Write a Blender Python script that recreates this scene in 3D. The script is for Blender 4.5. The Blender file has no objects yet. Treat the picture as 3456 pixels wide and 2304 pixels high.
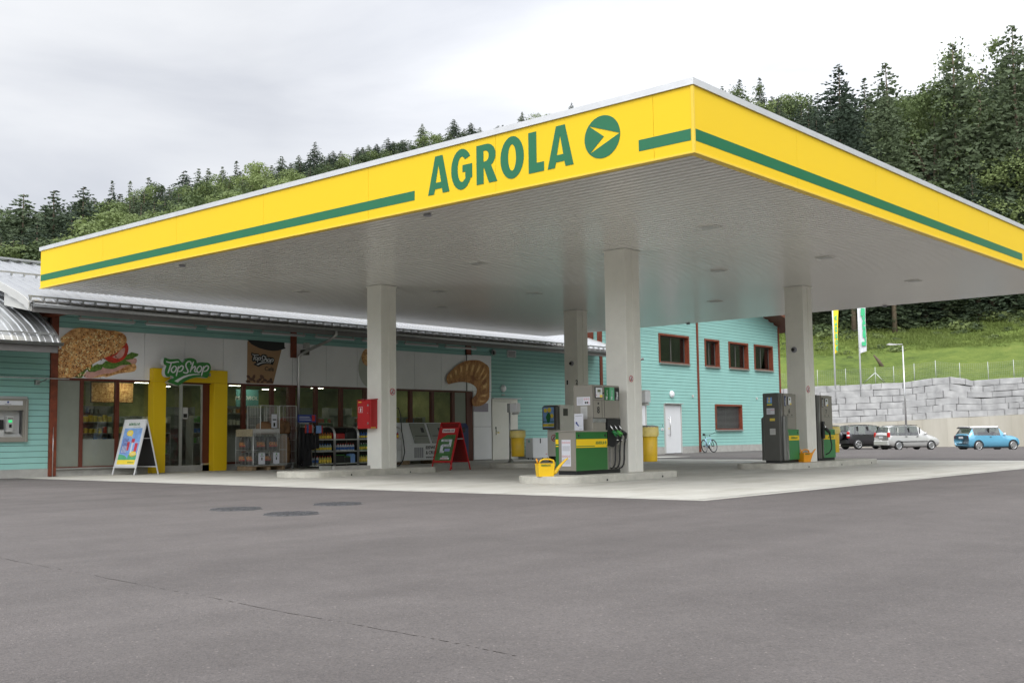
import bpy, math, random
from mathutils import Vector, Matrix
random.seed(7)
S = bpy.context.scene
COL = S.collection
PI = math.pi

# ------------------------------------------------------------------ camera
CP = Vector((-14.0336, -8.5109, 0.9761))
FW = Vector((0.75176605, 0.65373667, 0.08646488))
RT = Vector((0.6569807, -0.75379802, -0.01284192))
UP = Vector((-0.05678182, -0.06645987, 0.99617213))
F = 3687.83
cam = bpy.data.cameras.new('camera')
co = bpy.data.objects.new('camera', cam); COL.objects.link(co)
cam.sensor_width = 36; cam.lens = 38.415; cam.clip_end = 5000; cam.clip_start = 0.05
m = Matrix((RT, UP, -FW)).transposed().to_4x4(); m.translation = CP
co.matrix_world = m
S.camera = co

def ray(x, y):
    return FW + RT*((x-1728)/F) + UP*((1152-y)/F)
def onY(x, y, v):
    d = ray(x, y); return CP + d*((v-CP.y)/d.y)
def onX(x, y, v):
    d = ray(x, y); return CP + d*((v-CP.x)/d.x)
def onZ(x, y, v):
    d = ray(x, y); return CP + d*((v-CP.z)/d.z)
def dep(x, y, t):
    return CP + ray(x, y)*t

# ------------------------------------------------------------------ mesh helpers
class MB:
    def __init__(s): s.v = []; s.f = []; s.m = []; s.mi = 0; s.smooth = False; s.sm = []
    def add(s, vs, fs):
        b = len(s.v); s.v += [tuple(v) for v in vs]
        for f in fs: s.f.append([b+i for i in f]); s.m.append(s.mi); s.sm.append(s.smooth)
        return s
    def box(s, x0, x1, y0, y1, z0, z1):
        vs = [(x, y, z) for z in (z0, z1) for y in (y0, y1) for x in (x0, x1)]
        return s.add(vs, [(0,2,3,1),(4,5,7,6),(0,1,5,4),(2,6,7,3),(0,4,6,2),(1,3,7,5)])
    def bbox(s, x0, x1, y0, y1, z0, z1, b=.01):
        # box with chamfered vertical and top edges
        pts = [(x0+b,y0),(x1-b,y0),(x1,y0+b),(x1,y1-b),(x1-b,y1),(x0+b,y1),(x0,y1-b),(x0,y0+b)]
        cx, cy = (x0+x1)/2, (y0+y1)/2
        lo = [(x,y,z0) for x,y in pts]; mi = [(x,y,z1-b) for x,y in pts]
        kx = 1-b/max(abs(x1-x0)/2,1e-6); ky = 1-b/max(abs(y1-y0)/2,1e-6)
        hi = [(cx+(x-cx)*kx, cy+(y-cy)*ky, z1) for x,y in pts]
        n = 8; fs = [tuple(range(n-1,-1,-1)), tuple(range(2*n,3*n))]
        for k in range(2):
            for i in range(n): j=(i+1)%n; fs.append((k*n+i,k*n+j,(k+1)*n+j,(k+1)*n+i))
        return s.add(lo+mi+hi, fs)
    def prism(s, pts, d):  # pts: 3-D polygon, d: extrusion vector
        n = len(pts); P = [Vector(p) for p in pts]; d = Vector(d)
        fs = [tuple(range(n)), tuple(range(2*n-1, n-1, -1))]
        fs += [(i, i+n, (i+1)%n+n, (i+1)%n) for i in range(n)]
        return s.add(P+[p+d for p in P], fs)
    def poly(s, pts): return s.add(pts, [tuple(range(len(pts)))])
    def tube(s, pts, r, n=8, closed=False, cap=True):
        P = [Vector(p) for p in pts]; N = len(P); R = r if isinstance(r, (list, tuple)) else [r]*N
        vs = []; ref = None
        for i, p in enumerate(P):
            if closed: t = P[(i+1)%N]-P[i-1]
            else: t = P[min(i+1,N-1)]-P[max(i-1,0)]
            t.normalize()
            if ref is None: ref = Vector((0,0,1)) if abs(t.z) < .9 else Vector((1,0,0))
            a = t.cross(ref); 
            if a.length < 1e-4: a = t.orthogonal()
            a.normalize(); b = a.cross(t); b.normalize(); ref = b
            for k in range(n):
                q = 2*PI*k/n; vs.append(p+a*math.cos(q)*R[i]+b*math.sin(q)*R[i])
        fs = []
        for i in range(N if closed else N-1):
            j = (i+1) % N
            for k in range(n): l=(k+1)%n; fs.append((i*n+k, i*n+l, j*n+l, j*n+k))
        if not closed and cap: fs += [tuple(range(n-1,-1,-1)), tuple(range((N-1)*n, N*n))]
        o = s.smooth; s.smooth = True; s.add(vs, fs); s.smooth = o
        return s
    def lathe(s, prof, c=(0,0,0), n=20, axis='z', cap=True):
        vs = []; c = Vector(c)
        for r, h in prof:
            for k in range(n):
                a = 2*PI*k/n; x, y = r*math.cos(a), r*math.sin(a)
                vs.append(c+(Vector((x,y,h)) if axis=='z' else Vector((x,h,y)) if axis=='y' else Vector((h,x,y))))
        fs = []
        for i in range(len(prof)-1):
            for k in range(n): l=(k+1)%n; fs.append((i*n+k, i*n+l, (i+1)*n+l, (i+1)*n+k))
        if cap: fs += [tuple(range(n-1,-1,-1)), tuple(range((len(prof)-1)*n, len(prof)*n))]
        o = s.smooth; s.smooth = True; s.add(vs, fs); s.smooth = o
        return s
    def disc(s, c, r, nrm, th=.004, n=20, r2=None):
        nrm = Vector(nrm).normalized(); a = nrm.orthogonal().normalized()
        if abs(nrm.z) < .9: a = Vector((0,0,1))
        b = nrm.cross(a)
        pts = [Vector(c)+a*math.cos(2*PI*k/n)*r+b*math.sin(2*PI*k/n)*(r2 or r) for k in range(n)]
        return s.prism(pts, nrm*th)
    def mesh(s, me, M):
        return s.add([M@v.co for v in me.vertices], [tuple(p.vertices) for p in me.polygons])
    def build(s, name, mats, parent=None, off=None):
        me = bpy.data.meshes.new(name)
        if off is None and parent is not None and getattr(s, 'world', True):
            r = parent
            off = Vector((0,0,0))
            while r is not None:
                off += r.location; r = r.parent
        off = off or Vector((0,0,0))
        me.from_pydata([(v[0]-off[0], v[1]-off[1], v[2]-off[2]) for v in s.v], [], s.f)
        if not isinstance(mats, (list, tuple)): mats = [mats]
        for k in mats: me.materials.append(k)
        me.polygons.foreach_set('material_index', s.m)
        me.polygons.foreach_set('use_smooth', s.sm)
        me.update()
        o = bpy.data.objects.new(name, me); COL.objects.link(o)
        if parent: o.parent = parent
        return o

def W():   # builder in world coordinates (offset by the parent when built)
    return MB()
def Lc():  # builder in the thing's own coordinates
    b = MB(); b.world = False; return b

def tag(o, label=None, cat=None, group=None, kind=None):
    if label: o['label'] = label
    if cat: o['category'] = cat
    if group: o['group'] = group
    if kind: o['kind'] = kind
    return o
def thing(name, label, cat, loc=(0,0,0), rz=0, group=None):
    o = bpy.data.objects.new(name, None); COL.objects.link(o)
    o.location = loc; o.rotation_euler = (0,0,rz); o.empty_display_size = .2
    return tag(o, label, cat, group)
def single(mb, name, mats, label, cat, loc=None, group=None):
    loc = Vector(loc) if loc is not None else Vector((0,0,0))
    o = mb.build(name, mats, None, loc); o.location = loc
    return tag(o, label, cat, group)
KIDS = {}
def copy_tree(o, parent=None):
    c = o.copy(); COL.objects.link(c)
    if parent: c.parent = parent
    kids = KIDS.get(o.name)
    if kids is None: kids = KIDS[o.name] = [k for k in COL.objects if k.parent == o]
    for k in kids: copy_tree(k, c)
    return c

DG = None
def curve_mesh(rings, ext=.003):
    """flat filled outline with holes; rings of 2-D points -> mesh in xy plane, thickness ext"""
    cu = bpy.data.curves.new('outline', 'CURVE'); cu.dimensions = '2D'; cu.fill_mode = 'BOTH'; cu.extrude = ext
    for r in rings:
        sp = cu.splines.new('POLY'); sp.points.add(len(r)-1)
        for p, q in zip(sp.points, r): p.co = (q[0], q[1], 0, 1)
        sp.use_cyclic_u = True
    return _tomesh(cu)
def _tomesh(cu):
    ob = bpy.data.objects.new('tmp', cu); COL.objects.link(ob)
    bpy.context.view_layer.update()
    dg = bpy.context.evaluated_depsgraph_get()
    me = bpy.data.meshes.new_from_object(ob.evaluated_get(dg))
    bpy.data.objects.remove(ob)
    return me
TXT = {}
def text_mesh(s, bold=0.0, ext=.01, shear=0, sx=1.0, spacing=1.0):
    k = (s, bold, ext, shear, sx, spacing)
    if k not in TXT:
        cu = bpy.data.curves.new('txt', 'FONT'); cu.body = s; cu.size = 1; cu.extrude = ext; cu.offset = bold
        cu.shear = shear; cu.space_character = spacing; cu.resolution_u = 3
        me = _tomesh(cu)
        xs = [v.co.x for v in me.vertices] or [0]; ys = [v.co.y for v in me.vertices] or [0]
        TXT[k] = (me, min(xs), max(xs), min(ys), max(ys))
    return TXT[k]
def frame(o, right, up, sx=1, sy=1, sz=1):
    r = Vector(right).normalized(); u = Vector(up).normalized(); n = r.cross(u)
    M = Matrix((r*sx, u*sy, n*sz)).transposed().to_4x4(); M.translation = Vector(o)
    return M
def put_text(mb, s, o, right, up, w, h, bold=0.02, shear=0, spacing=1.0, th=.002):
    """fit text s into a w x h box whose lower left corner is o"""
    me, a, b, c, d = text_mesh(s, bold, .5, shear, 1.0, spacing)
    M = frame(o, right, up, w/max(b-a,1e-3), h/max(d-c,1e-3), th*2) @ Matrix.Translation((-a, -c, 0))
    mb.mesh(me, M)

# ------------------------------------------------------------------ materials
def nt(name):
    mt = bpy.data.materials.new(name); mt.use_nodes = True
    t = mt.node_tree; return mt, t, t.nodes['Principled BSDF'], t.nodes, t.links
def mat(name, col, rough=.6, metal=0, var=.12, scale=3, bump=0, bscale=80, spec=.5, coat=0, emit=None, es=1):
    rv = .015 if rough < .42 else .06
    mt, t, b, N, L = nt(name)
    b.inputs['Roughness'].default_value = rough; b.inputs['Metallic'].default_value = metal
    b.inputs['Specular IOR Level'].default_value = spec
    if coat: b.inputs['Coat Weight'].default_value = coat; b.inputs['Coat Roughness'].default_value = .06
    tc = N.new('ShaderNodeTexCoord')
    n = N.new('ShaderNodeTexNoise'); n.inputs['Scale'].default_value = scale; n.inputs['Detail'].default_value = 6
    n.inputs['Roughness'].default_value = .65
    L.new(tc.outputs['Object'], n.inputs['Vector'])
    r = N.new('ShaderNodeValToRGB')
    r.color_ramp.elements[0].position = .3; r.color_ramp.elements[1].position = .7
    r.color_ramp.elements[0].color = (*[c*(1-var) for c in col], 1)
    r.color_ramp.elements[1].color = (*[min(1, c*(1+var)) for c in col], 1)
    L.new(n.outputs['Fac'], r.inputs['Fac']); L.new(r.outputs['Color'], b.inputs['Base Color'])
    rr = N.new('ShaderNodeMapRange'); rr.inputs['To Min'].default_value = max(0, rough-rv); rr.inputs['To Max'].default_value = min(1, rough+rv)
    L.new(n.outputs['Fac'], rr.inputs['Value']); L.new(rr.outputs['Result'], b.inputs['Roughness'])
    if bump:
        n2 = N.new('ShaderNodeTexNoise'); n2.inputs['Scale'].default_value = bscale; n2.inputs['Detail'].default_value = 4
        L.new(tc.outputs['Object'], n2.inputs['Vector'])
        bp = N.new('ShaderNodeBump'); bp.inputs['Strength'].default_value = bump; bp.inputs['Distance'].default_value = .01
        L.new(n2.outputs['Fac'], bp.inputs['Height']); L.new(bp.outputs['Normal'], b.inputs['Normal'])
    if emit:
        b.inputs['Emission Color'].default_value = (*emit, 1); b.inputs['Emission Strength'].default_value = es
    return mt

YEL = (.80,.52,.012)
M = {}
M['yellow'] = mat('yellow_enamel', (.78,.525,.012), .45, var=.012, scale=.5, spec=.3)
M['yellow_trim'] = mat('yellow_trim_paint', (.76,.53,.05), .4, var=.03)
M['green'] = mat('green_film', (.010,.14,.06), .3, var=.04)
M['dgreen'] = mat('dark_green_film', (.01,.15,.035), .35, var=.05)
M['pgreen'] = mat('pump_green_paint', (.012,.125,.02), .3, var=.06, coat=.4)
M['cap'] = mat('zinc_cap_metal', (.66,.67,.68), .42, .45, var=.06)
M['soffit'] = mat('cream_grey_sheet_metal', (.78,.765,.72), .22, .15, var=.01, scale=.5, spec=.6)
M['column'] = mat('cream_column_paint', (.76,.745,.68), .35, var=.04, coat=.15)
M['white'] = mat('white_paint', (.62,.63,.64), .45, var=.03)
M['panel'] = mat('white_facade_panel', (.80,.80,.81), .4, var=.04, scale=1)
M['black'] = mat('black_plastic', (.012,.012,.013), .45, var=.2)
M['rubber'] = mat('black_rubber', (.015,.015,.015), .6, var=.2)
M['dkgrey'] = mat('anthracite_paint', (.075,.073,.066), .3, var=.06, coat=.2)
M['taupe'] = mat('pump_taupe_paint', (.24,.225,.19), .38, var=.04)
M['greylt'] = mat('light_grey_paint', (.45,.45,.43), .4, var=.05)
M['alu'] = mat('brushed_aluminium', (.55,.55,.55), .32, .85, var=.08)
M['chrome'] = mat('chrome', (.75,.75,.75), .12, 1, var=.03)
M['zinc'] = mat('galvanised_steel', (.36,.37,.37), .42, .75, var=.18, scale=9)
M['roofm'] = mat('corrugated_roof_metal', (.42,.43,.44), .32, .62, var=.06, scale=2)
M['roofd'] = mat('dull_roof_metal', (.44,.45,.45), .34, .7, var=.12, scale=3)
M['brown'] = mat('red_brown_timber', (.165,.035,.013), .55, var=.35, scale=7, bump=.2)
M['dbrown'] = mat('dark_red_window_frame', (.10,.02,.010), .45, var=.15)
M['sofw'] = mat('brown_timber_boarding', (.14,.045,.02), .6, var=.3, scale=8)
M['eave'] = mat('eave_fascia_grey', (.16,.155,.15), .5, var=.08)
M['plinth'] = mat('plinth_concrete', (.34,.335,.31), .8, var=.14, bump=.3, bscale=30)
M['kerb'] = mat('island_concrete', (.46,.445,.39), .8, var=.16, scale=4, bump=.3, bscale=60)
M['red'] = mat('red_enamel', (.42,.008,.012), .3, var=.06, coat=.3)
M['redm'] = mat('red_board', (.20,.006,.006), .5, var=.1)
M['ylab'] = mat('yellow_label', (.8,.62,.06), .5, var=.05)
M['bin'] = mat('yellow_bin_plastic', (.72,.46,.02), .42, var=.1, scale=6)
M['can'] = mat('yellow_can_plastic', (.80,.50,.010), .33, var=.06)
M['orange'] = mat('orange_can_plastic', (.80,.32,.01), .35, var=.06)
M['lcd'] = mat('lcd_grey_green', (.16,.18,.10), .2, var=.1)
M['dfloor'] = mat('dark_interior_floor', (.12,.11,.09), .4, var=.2)
M['intw'] = mat('olive_interior_wall', (.36,.36,.15), .7, var=.4, scale=1.2)
M['ceil'] = mat('interior_ceiling', (.30,.33,.14), .8, var=.1)
M['frost'] = mat('frosted_panel', (.20,.215,.18), .35, var=.06, coat=.4)
M['wire'] = mat('bright_zinc_wire', (.62,.64,.62), .35, .55, var=.1)
M['wood'] = mat('pallet_wood', (.27,.19,.11), .8, var=.35, scale=12)
M['sack'] = mat('brown_paper_sack', (.22,.12,.055), .8, var=.25, scale=7, bump=.5, bscale=12)
M['cloth'] = mat('black_cloth', (.008,.008,.01), .9, var=.3)
M['blue'] = mat('blue_board', (.02,.045,.22), .4, var=.1)
M['navy'] = mat('navy_blue_paint', (.015,.03,.11), .4, var=.1)
M['paper'] = mat('white_paper', (.62,.63,.68), .6, var=.03)
M['ink'] = mat('black_ink', (.015,.015,.015), .5, var=.1)
M['inkg'] = mat('grey_ink', (.25,.25,.27), .5, var=.1)
M['inkr'] = mat('red_ink', (.50,.02,.02), .5, var=.1)
M['skyb'] = mat('printed_sky_blue', (.20,.36,.68), .4, var=.25, scale=6)
M['grn2'] = mat('printed_leaf_green', (.06,.30,.05), .4, var=.3, scale=10)
M['teal2'] = mat('printed_green', (.10,.38,.20), .4, var=.15, scale=6)
M['lcdg'] = mat('lit_green_display', (.05,.6,.2), .3, emit=(.05,.8,.25), es=.5)
M['lamp'] = mat('frosted_lamp_glass', (.75,.76,.78), .3, var=.02)
M['tube'] = mat('fluorescent_batten', (.42,.42,.40), .4, var=.05)
M['lightp'] = mat('lit_ceiling_panel', (.9,.9,.8), .5, emit=(1,.95,.78), es=22)
M['pole'] = mat('white_flag_pole', (.75,.77,.78), .35, var=.03)
M['flagY'] = mat('yellow_flag_cloth', (.85,.66,.03), .7, var=.06)
M['flagW'] = mat('white_flag_cloth', (.60,.61,.64), .7, var=.04)
M['flagG'] = mat('green_flag_print', (.05,.45,.20), .7, var=.05)
M['bread'] = None

def teal(name, col):
    return mat(name, col, .5, var=.05, scale=1.5)
M['felt'] = mat('dark_wall_felt', (.02,.04,.035), .9)  # near-black colour standing in for shade in the board grooves
M['teal'] = teal('turquoise_weatherboard', (.255,.485,.44))

def glass(name, tint, fac_t=.85, rough=.02):
    mt, t, b, N, L = nt(name)
    out = N['Material Output']; N.remove(b)
    tr = N.new('ShaderNodeBsdfTransparent'); tr.inputs['Color'].default_value = (*tint, 1)
    gl = N.new('ShaderNodeBsdfGlossy'); gl.inputs['Roughness'].default_value = rough
    ge = N.new('ShaderNodeNewGeometry'); dt = N.new('ShaderNodeVectorMath'); dt.operation = 'DOT_PRODUCT'
    L.new(ge.outputs['Normal'], dt.inputs[0]); L.new(ge.outputs['Incoming'], dt.inputs[1])
    ab = N.new('ShaderNodeMath'); ab.operation = 'ABSOLUTE'; L.new(dt.outputs['Value'], ab.inputs[0])
    om = N.new('ShaderNodeMath'); om.operation = 'SUBTRACT'; om.inputs[0].default_value = 1; L.new(ab.outputs[0], om.inputs[1])
    pw = N.new('ShaderNodeMath'); pw.operation = 'POWER'; pw.inputs[1].default_value = 5; L.new(om.outputs[0], pw.inputs[0])
    mu = N.new('ShaderNodeMath'); mu.operation = 'MULTIPLY_ADD'; mu.inputs[1].default_value = .9; mu.inputs[2].default_value = max(.05, 1-fac_t-.06)
    mu.use_clamp = True
    L.new(pw.outputs[0], mu.inputs[0])
    mx = N.new('ShaderNodeMixShader'); L.new(mu.outputs[0], mx.inputs[0]); L.new(tr.outputs[0], mx.inputs[1]); L.new(gl.outputs[0], mx.inputs[2])
    L.new(mx.outputs[0], out.inputs['Surface'])
    return mt
M['glass'] = glass('shop_window_glass', (.86,.90,.84), .98)
M['dglass'] = glass('office_window_glass', (.32,.34,.33), .80)
M['cglass'] = glass('car_window_glass', (.42,.49,.46), .80)
M['bag'] = mat('pale_yellow_bag_film', (.74,.60,.20), .35, var=.12, scale=8)

def asphalt():
    mt, t, b, N, L = nt('asphalt')
    tc = N.new('ShaderNodeTexCoord')
    def noise(sc, de=5, ro=.6, dist=0):
        n = N.new('ShaderNodeTexNoise'); n.inputs['Scale'].default_value = sc; n.inputs['Detail'].default_value = de
        n.inputs['Roughness'].default_value = ro; n.inputs['Distortion'].default_value = dist
        L.new(tc.outputs['Object'], n.inputs['Vector']); return n
    big = noise(.22, 6, .62, 1.0); mid = noise(1.7, 8, .72, .4)
    mp = N.new('ShaderNodeMapping'); mp.inputs['Scale'].default_value = (.10,1.1,1); mp.inputs['Rotation'].default_value = (0,0,.35); L.new(tc.outputs['Object'], mp.inputs['Vector'])
    trk = N.new('ShaderNodeTexNoise'); trk.inputs['Scale'].default_value = 1.0; trk.inputs['Detail'].default_value = 5; trk.inputs['Distortion'].default_value = .5; L.new(mp.outputs['Vector'], trk.inputs['Vector'])
    r = N.new('ShaderNodeValToRGB'); e = r.color_ramp.elements
    e[0].position = .36; e[0].color = (.070,.0615,.0585,1); e[1].position = .62; e[1].color = (.118,.105,.100,1)
    a = N.new('ShaderNodeMath'); a.operation = 'MULTIPLY_ADD'; a.inputs[1].default_value = .30
    m2 = N.new('ShaderNodeMath'); m2.operation = 'MULTIPLY'; m2.inputs[1].default_value = .40
    m3 = N.new('ShaderNodeMath'); m3.operation = 'MULTIPLY_ADD'; m3.inputs[1].default_value = .30
    L.new(big.outputs['Fac'], m2.inputs[0]); L.new(trk.outputs['Fac'], m3.inputs[0]); L.new(m2.outputs[0], m3.inputs[2])
    L.new(mid.outputs['Fac'], a.inputs[0]); L.new(m3.outputs[0], a.inputs[2]); L.new(a.outputs[0], r.inputs['Fac'])
    v = N.new('ShaderNodeTexVoronoi'); v.inputs['Scale'].default_value = 105; L.new(tc.outputs['Object'], v.inputs['Vector'])
    r2 = N.new('ShaderNodeValToRGB'); r2.color_ramp.elements[0].color = (.70,.70,.70,1); r2.color_ramp.elements[1].color = (1.12,1.11,1.10,1)
    r2.color_ramp.elements[0].position = .05; r2.color_ramp.elements[1].position = .9
    x2 = r2.color_ramp.elements.new(.985); x2.color = (2.2,2.15,2.1,1)
    L.new(v.outputs['Color'], r2.inputs['Fac'])
    mx = N.new('ShaderNodeMix'); mx.data_type = 'RGBA'; mx.blend_type = 'MULTIPLY'; mx.inputs['Factor'].default_value = 1
    L.new(r.outputs['Color'], mx.inputs['A']); L.new(r2.outputs['Color'], mx.inputs['B'])
    n4 = N.new('ShaderNodeTexNoise'); n4.inputs['Scale'].default_value = 26; n4.inputs['Detail'].default_value = 4; n4.inputs['Roughness'].default_value = .8; L.new(tc.outputs['Object'], n4.inputs['Vector'])
    r4 = N.new('ShaderNodeValToRGB'); r4.color_ramp.elements[0].position = .30; r4.color_ramp.elements[0].color = (.55,.55,.55,1); r4.color_ramp.elements[1].position = .44; r4.color_ramp.elements[1].color = (1,1,1,1)
    L.new(n4.outputs['Fac'], r4.inputs['Fac'])
    mx4 = N.new('ShaderNodeMix'); mx4.data_type = 'RGBA'; mx4.blend_type = 'MULTIPLY'; mx4.inputs['Factor'].default_value = 1
    L.new(mx.outputs['Result'], mx4.inputs['A']); L.new(r4.outputs['Color'], mx4.inputs['B'])
    L.new(mx4.outputs['Result'], b.inputs['Base Color'])
    b.inputs['Roughness'].default_value = .82
    bp = N.new('ShaderNodeBump'); bp.inputs['Strength'].default_value = .5; bp.inputs['Distance'].default_value = .006
    L.new(v.outputs['Distance'], bp.inputs['Height']); L.new(bp.outputs['Normal'], b.inputs['Normal'])
    return mt
M['asphalt'] = asphalt()

def concrete(name, c0, c1, sc=.5, streak=0):
    mt, t, b, N, L = nt(name)
    tc = N.new('ShaderNodeTexCoord')
    mp = N.new('ShaderNodeMapping'); L.new(tc.outputs['Object'], mp.inputs['Vector'])
    if streak: mp.inputs['Scale'].default_value = (1, 1, streak)
    n = N.new('ShaderNodeTexNoise'); n.inputs['Scale'].default_value = sc; n.inputs['Detail'].default_value = 9; n.inputs['Roughness'].default_value = .7
    L.new(mp.outputs['Vector'], n.inputs['Vector'])
    r = N.new('ShaderNodeValToRGB'); e = r.color_ramp.elements
    e[0].position = .33; e[0].color = (*c0,1); e[1].position = .66; e[1].color = (*c1,1)
    L.new(n.outputs['Fac'], r.inputs['Fac']); L.new(r.outputs['Color'], b.inputs['Base Color'])
    b.inputs['Roughness'].default_value = .75
    n2 = N.new('ShaderNodeTexNoise'); n2.inputs['Scale'].default_value = 60; L.new(tc.outputs['Object'], n2.inputs['Vector'])
    bp = N.new('ShaderNodeBump'); bp.inputs['Strength'].default_value = .15; bp.inputs['Distance'].default_value = .005
    L.new(n2.outputs['Fac'], bp.inputs['Height']); L.new(bp.outputs['Normal'], b.inputs['Normal'])
    return mt
M['apron'] = concrete('apron_concrete', (.385,.375,.335), (.50,.49,.445), .45)
def stains(mt):
    t = mt.node_tree; N = t.nodes; L = t.links; b = N['Principled BSDF']; src = b.inputs['Base Color'].links[0].from_socket
    tc = N.new('ShaderNodeTexCoord'); n = N.new('ShaderNodeTexNoise'); n.inputs['Scale'].default_value = 1.1; n.inputs['Detail'].default_value = 8; n.inputs['Roughness'].default_value = .7
    mp = N.new('ShaderNodeMapping'); mp.inputs['Scale'].default_value = (.35,1.3,1); L.new(tc.outputs['Object'], mp.inputs['Vector']); L.new(mp.outputs['Vector'], n.inputs['Vector'])
    r = N.new('ShaderNodeValToRGB'); e = r.color_ramp.elements; e[0].position = .30; e[0].color = (.72,.70,.66,1); e[1].position = .52; e[1].color = (1,1,1,1); L.new(n.outputs['Fac'], r.inputs['Fac'])
    mx = N.new('ShaderNodeMix'); mx.data_type = 'RGBA'; mx.blend_type = 'MULTIPLY'; mx.inputs['Factor'].default_value = 1
    L.new(src, mx.inputs['A']); L.new(r.outputs['Color'], mx.inputs['B']); L.new(mx.outputs['Result'], b.inputs['Base Color'])
stains(M['apron'])
M['wallc'] = concrete('retaining_wall_concrete', (.36,.335,.27), (.47,.445,.38), .35, .15)

def rand_mat(name, cols, rough=.8, sc=.8, transl=0, objvar=.35):
    """colour from a ramp driven by noise and by the object's own random number"""
    mt, t, b, N, L = nt(name)
    tc = N.new('ShaderNodeTexCoord'); oi = N.new('ShaderNodeObjectInfo')
    n = N.new('ShaderNodeTexNoise'); n.inputs['Scale'].default_value = sc; n.inputs['Detail'].default_value = 5
    L.new(tc.outputs['Object'], n.inputs['Vector'])
    a = N.new('ShaderNodeMath'); a.operation = 'MULTIPLY_ADD'; a.inputs[1].default_value = objvar; 
    s2 = N.new('ShaderNodeMath'); s2.operation = 'SUBTRACT'; s2.inputs[1].default_value = objvar/2
    L.new(oi.outputs['Random'], a.inputs[0]); L.new(n.outputs['Fac'], s2.inputs[0]); L.new(s2.outputs[0], a.inputs[2])
    r = N.new('ShaderNodeValToRGB'); e = r.color_ramp.elements
    e[0].position = .3; e[1].position = .72; e[0].color = (*cols[0],1); e[1].color = (*cols[-1],1)
    for k, c in enumerate(cols[1:-1]):
        x = e.new(.3+.42*(k+1)/(len(cols)-1)); x.color = (*c,1)
    L.new(a.outputs[0], r.inputs['Fac']); L.new(r.outputs['Color'], b.inputs['Base Color'])
    b.inputs['Roughness'].default_value = rough; b.inputs['Specular IOR Level'].default_value = .25
    if transl:
        out = N['Material Output']; tl = N.new('ShaderNodeBsdfTranslucent'); L.new(r.outputs['Color'], tl.inputs['Color'])
        ad = N.new('ShaderNodeMixShader'); ad.inputs[0].default_value = transl
        L.new(b.outputs[0], ad.inputs[1]); L.new(tl.outputs[0], ad.inputs[2]); L.new(ad.outputs[0], out.inputs['Surface'])
    return mt
M['spruce'] = rand_mat('spruce_needles', [(.030,.046,.030),(.060,.084,.047),(.11,.14,.07)], .75, .45, .12)
M['leaf'] = rand_mat('broad_leaves', [(.062,.090,.036),(.12,.158,.058),(.20,.25,.092)], .6, .35, .3, .5)
M['leafl'] = rand_mat('light_broad_leaves', [(.085,.12,.045),(.145,.19,.068),(.22,.275,.10)], .6, .35, .3, .4)
M['bark'] = mat('tree_bark', (.10,.075,.05), .9, var=.3, scale=5)
M['stone'] = rand_mat('granite_block', [(.29,.29,.287),(.37,.37,.365),(.45,.45,.44)], .8, 1.5, 0, 0)

def grassmat():
    mt, t, b, N, L = nt('meadow_grass')
    tc = N.new('ShaderNodeTexCoord')
    def noise(sc, de=6, ro=.65):
        n = N.new('ShaderNodeTexNoise'); n.inputs['Scale'].default_value = sc; n.inputs['Detail'].default_value = de; n.inputs['Roughness'].default_value = ro
        L.new(tc.outputs['Object'], n.inputs['Vector']); return n
    a = noise(.16, 8, .75); c = noise(1.1, 9, .85)
    ad = N.new('ShaderNodeMath'); ad.operation = 'MULTIPLY_ADD'; ad.inputs[1].default_value = .6
    mu = N.new('ShaderNodeMath'); mu.operation = 'MULTIPLY'; mu.inputs[1].default_value = .4
    L.new(c.outputs['Fac'], mu.inputs[0]); L.new(a.outputs['Fac'], ad.inputs[0]); L.new(mu.outputs[0], ad.inputs[2])
    r = N.new('ShaderNodeValToRGB'); e = r.color_ramp.elements
    e[0].position = .38; e[0].color = (.065,.09,.03,1); e[1].position = .66; e[1].color = (.24,.25,.075,1)
    x = e.new(.46); x.color = (.115,.165,.04,1); x = e.new(.56); x.color = (.165,.215,.052,1)
    L.new(ad.outputs[0], r.inputs['Fac']); L.new(r.outputs['Color'], b.inputs['Base Color'])
    b.inputs['Roughness'].default_value = .9; b.inputs['Specular IOR Level'].default_value = .1
    bp = N.new('ShaderNodeBump'); bp.inputs['Strength'].default_value = 1; bp.inputs['Distance'].default_value = .25
    L.new(c.outputs['Fac'], bp.inputs['Height']); L.new(bp.outputs['Normal'], b.inputs['Normal'])
    return mt
M['grass'] = grassmat()
M['forestfloor'] = mat('forest_floor', (.035,.04,.018), .9, var=.4, scale=1)

def striped(name, c0, c1, scale, axis_scale, wave='BANDS', dist=4):
    mt, t, b, N, L = nt(name)
    tc = N.new('ShaderNodeTexCoord'); mp = N.new('ShaderNodeMapping'); mp.inputs['Scale'].default_value = axis_scale
    L.new(tc.outputs['Object'], mp.inputs['Vector'])
    w = N.new('ShaderNodeTexNoise'); w.inputs['Scale'].default_value = scale; w.inputs['Detail'].default_value = 8; w.inputs['Roughness'].default_value = .75
    w.inputs['Distortion'].default_value = dist
    L.new(mp.outputs['Vector'], w.inputs['Vector'])
    r = N.new('ShaderNodeValToRGB'); e = r.color_ramp.elements
    e[0].position = .38; e[0].color = (*c0,1); e[1].position = .63; e[1].color = (*c1,1)
    L.new(w.outputs['Fac'], r.inputs['Fac']); L.new(r.outputs['Color'], b.inputs['Base Color']); b.inputs['Roughness'].default_value = .4
    return mt
M['bread'] = striped('printed_bread_crust', (.30,.085,.015), (.95,.60,.25), 9, (1,1,1.3), dist=.3)
M['croi'] = striped('printed_croissant', (.24,.08,.02), (.55,.26,.075), 3, (1.6,1,1), dist=.6)
M['tomato'] = mat('printed_tomato', (.50,.035,.02), .4, var=.3, scale=8)
M['ham'] = mat('printed_ham', (.60,.33,.28), .4, var=.2, scale=5)
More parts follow.
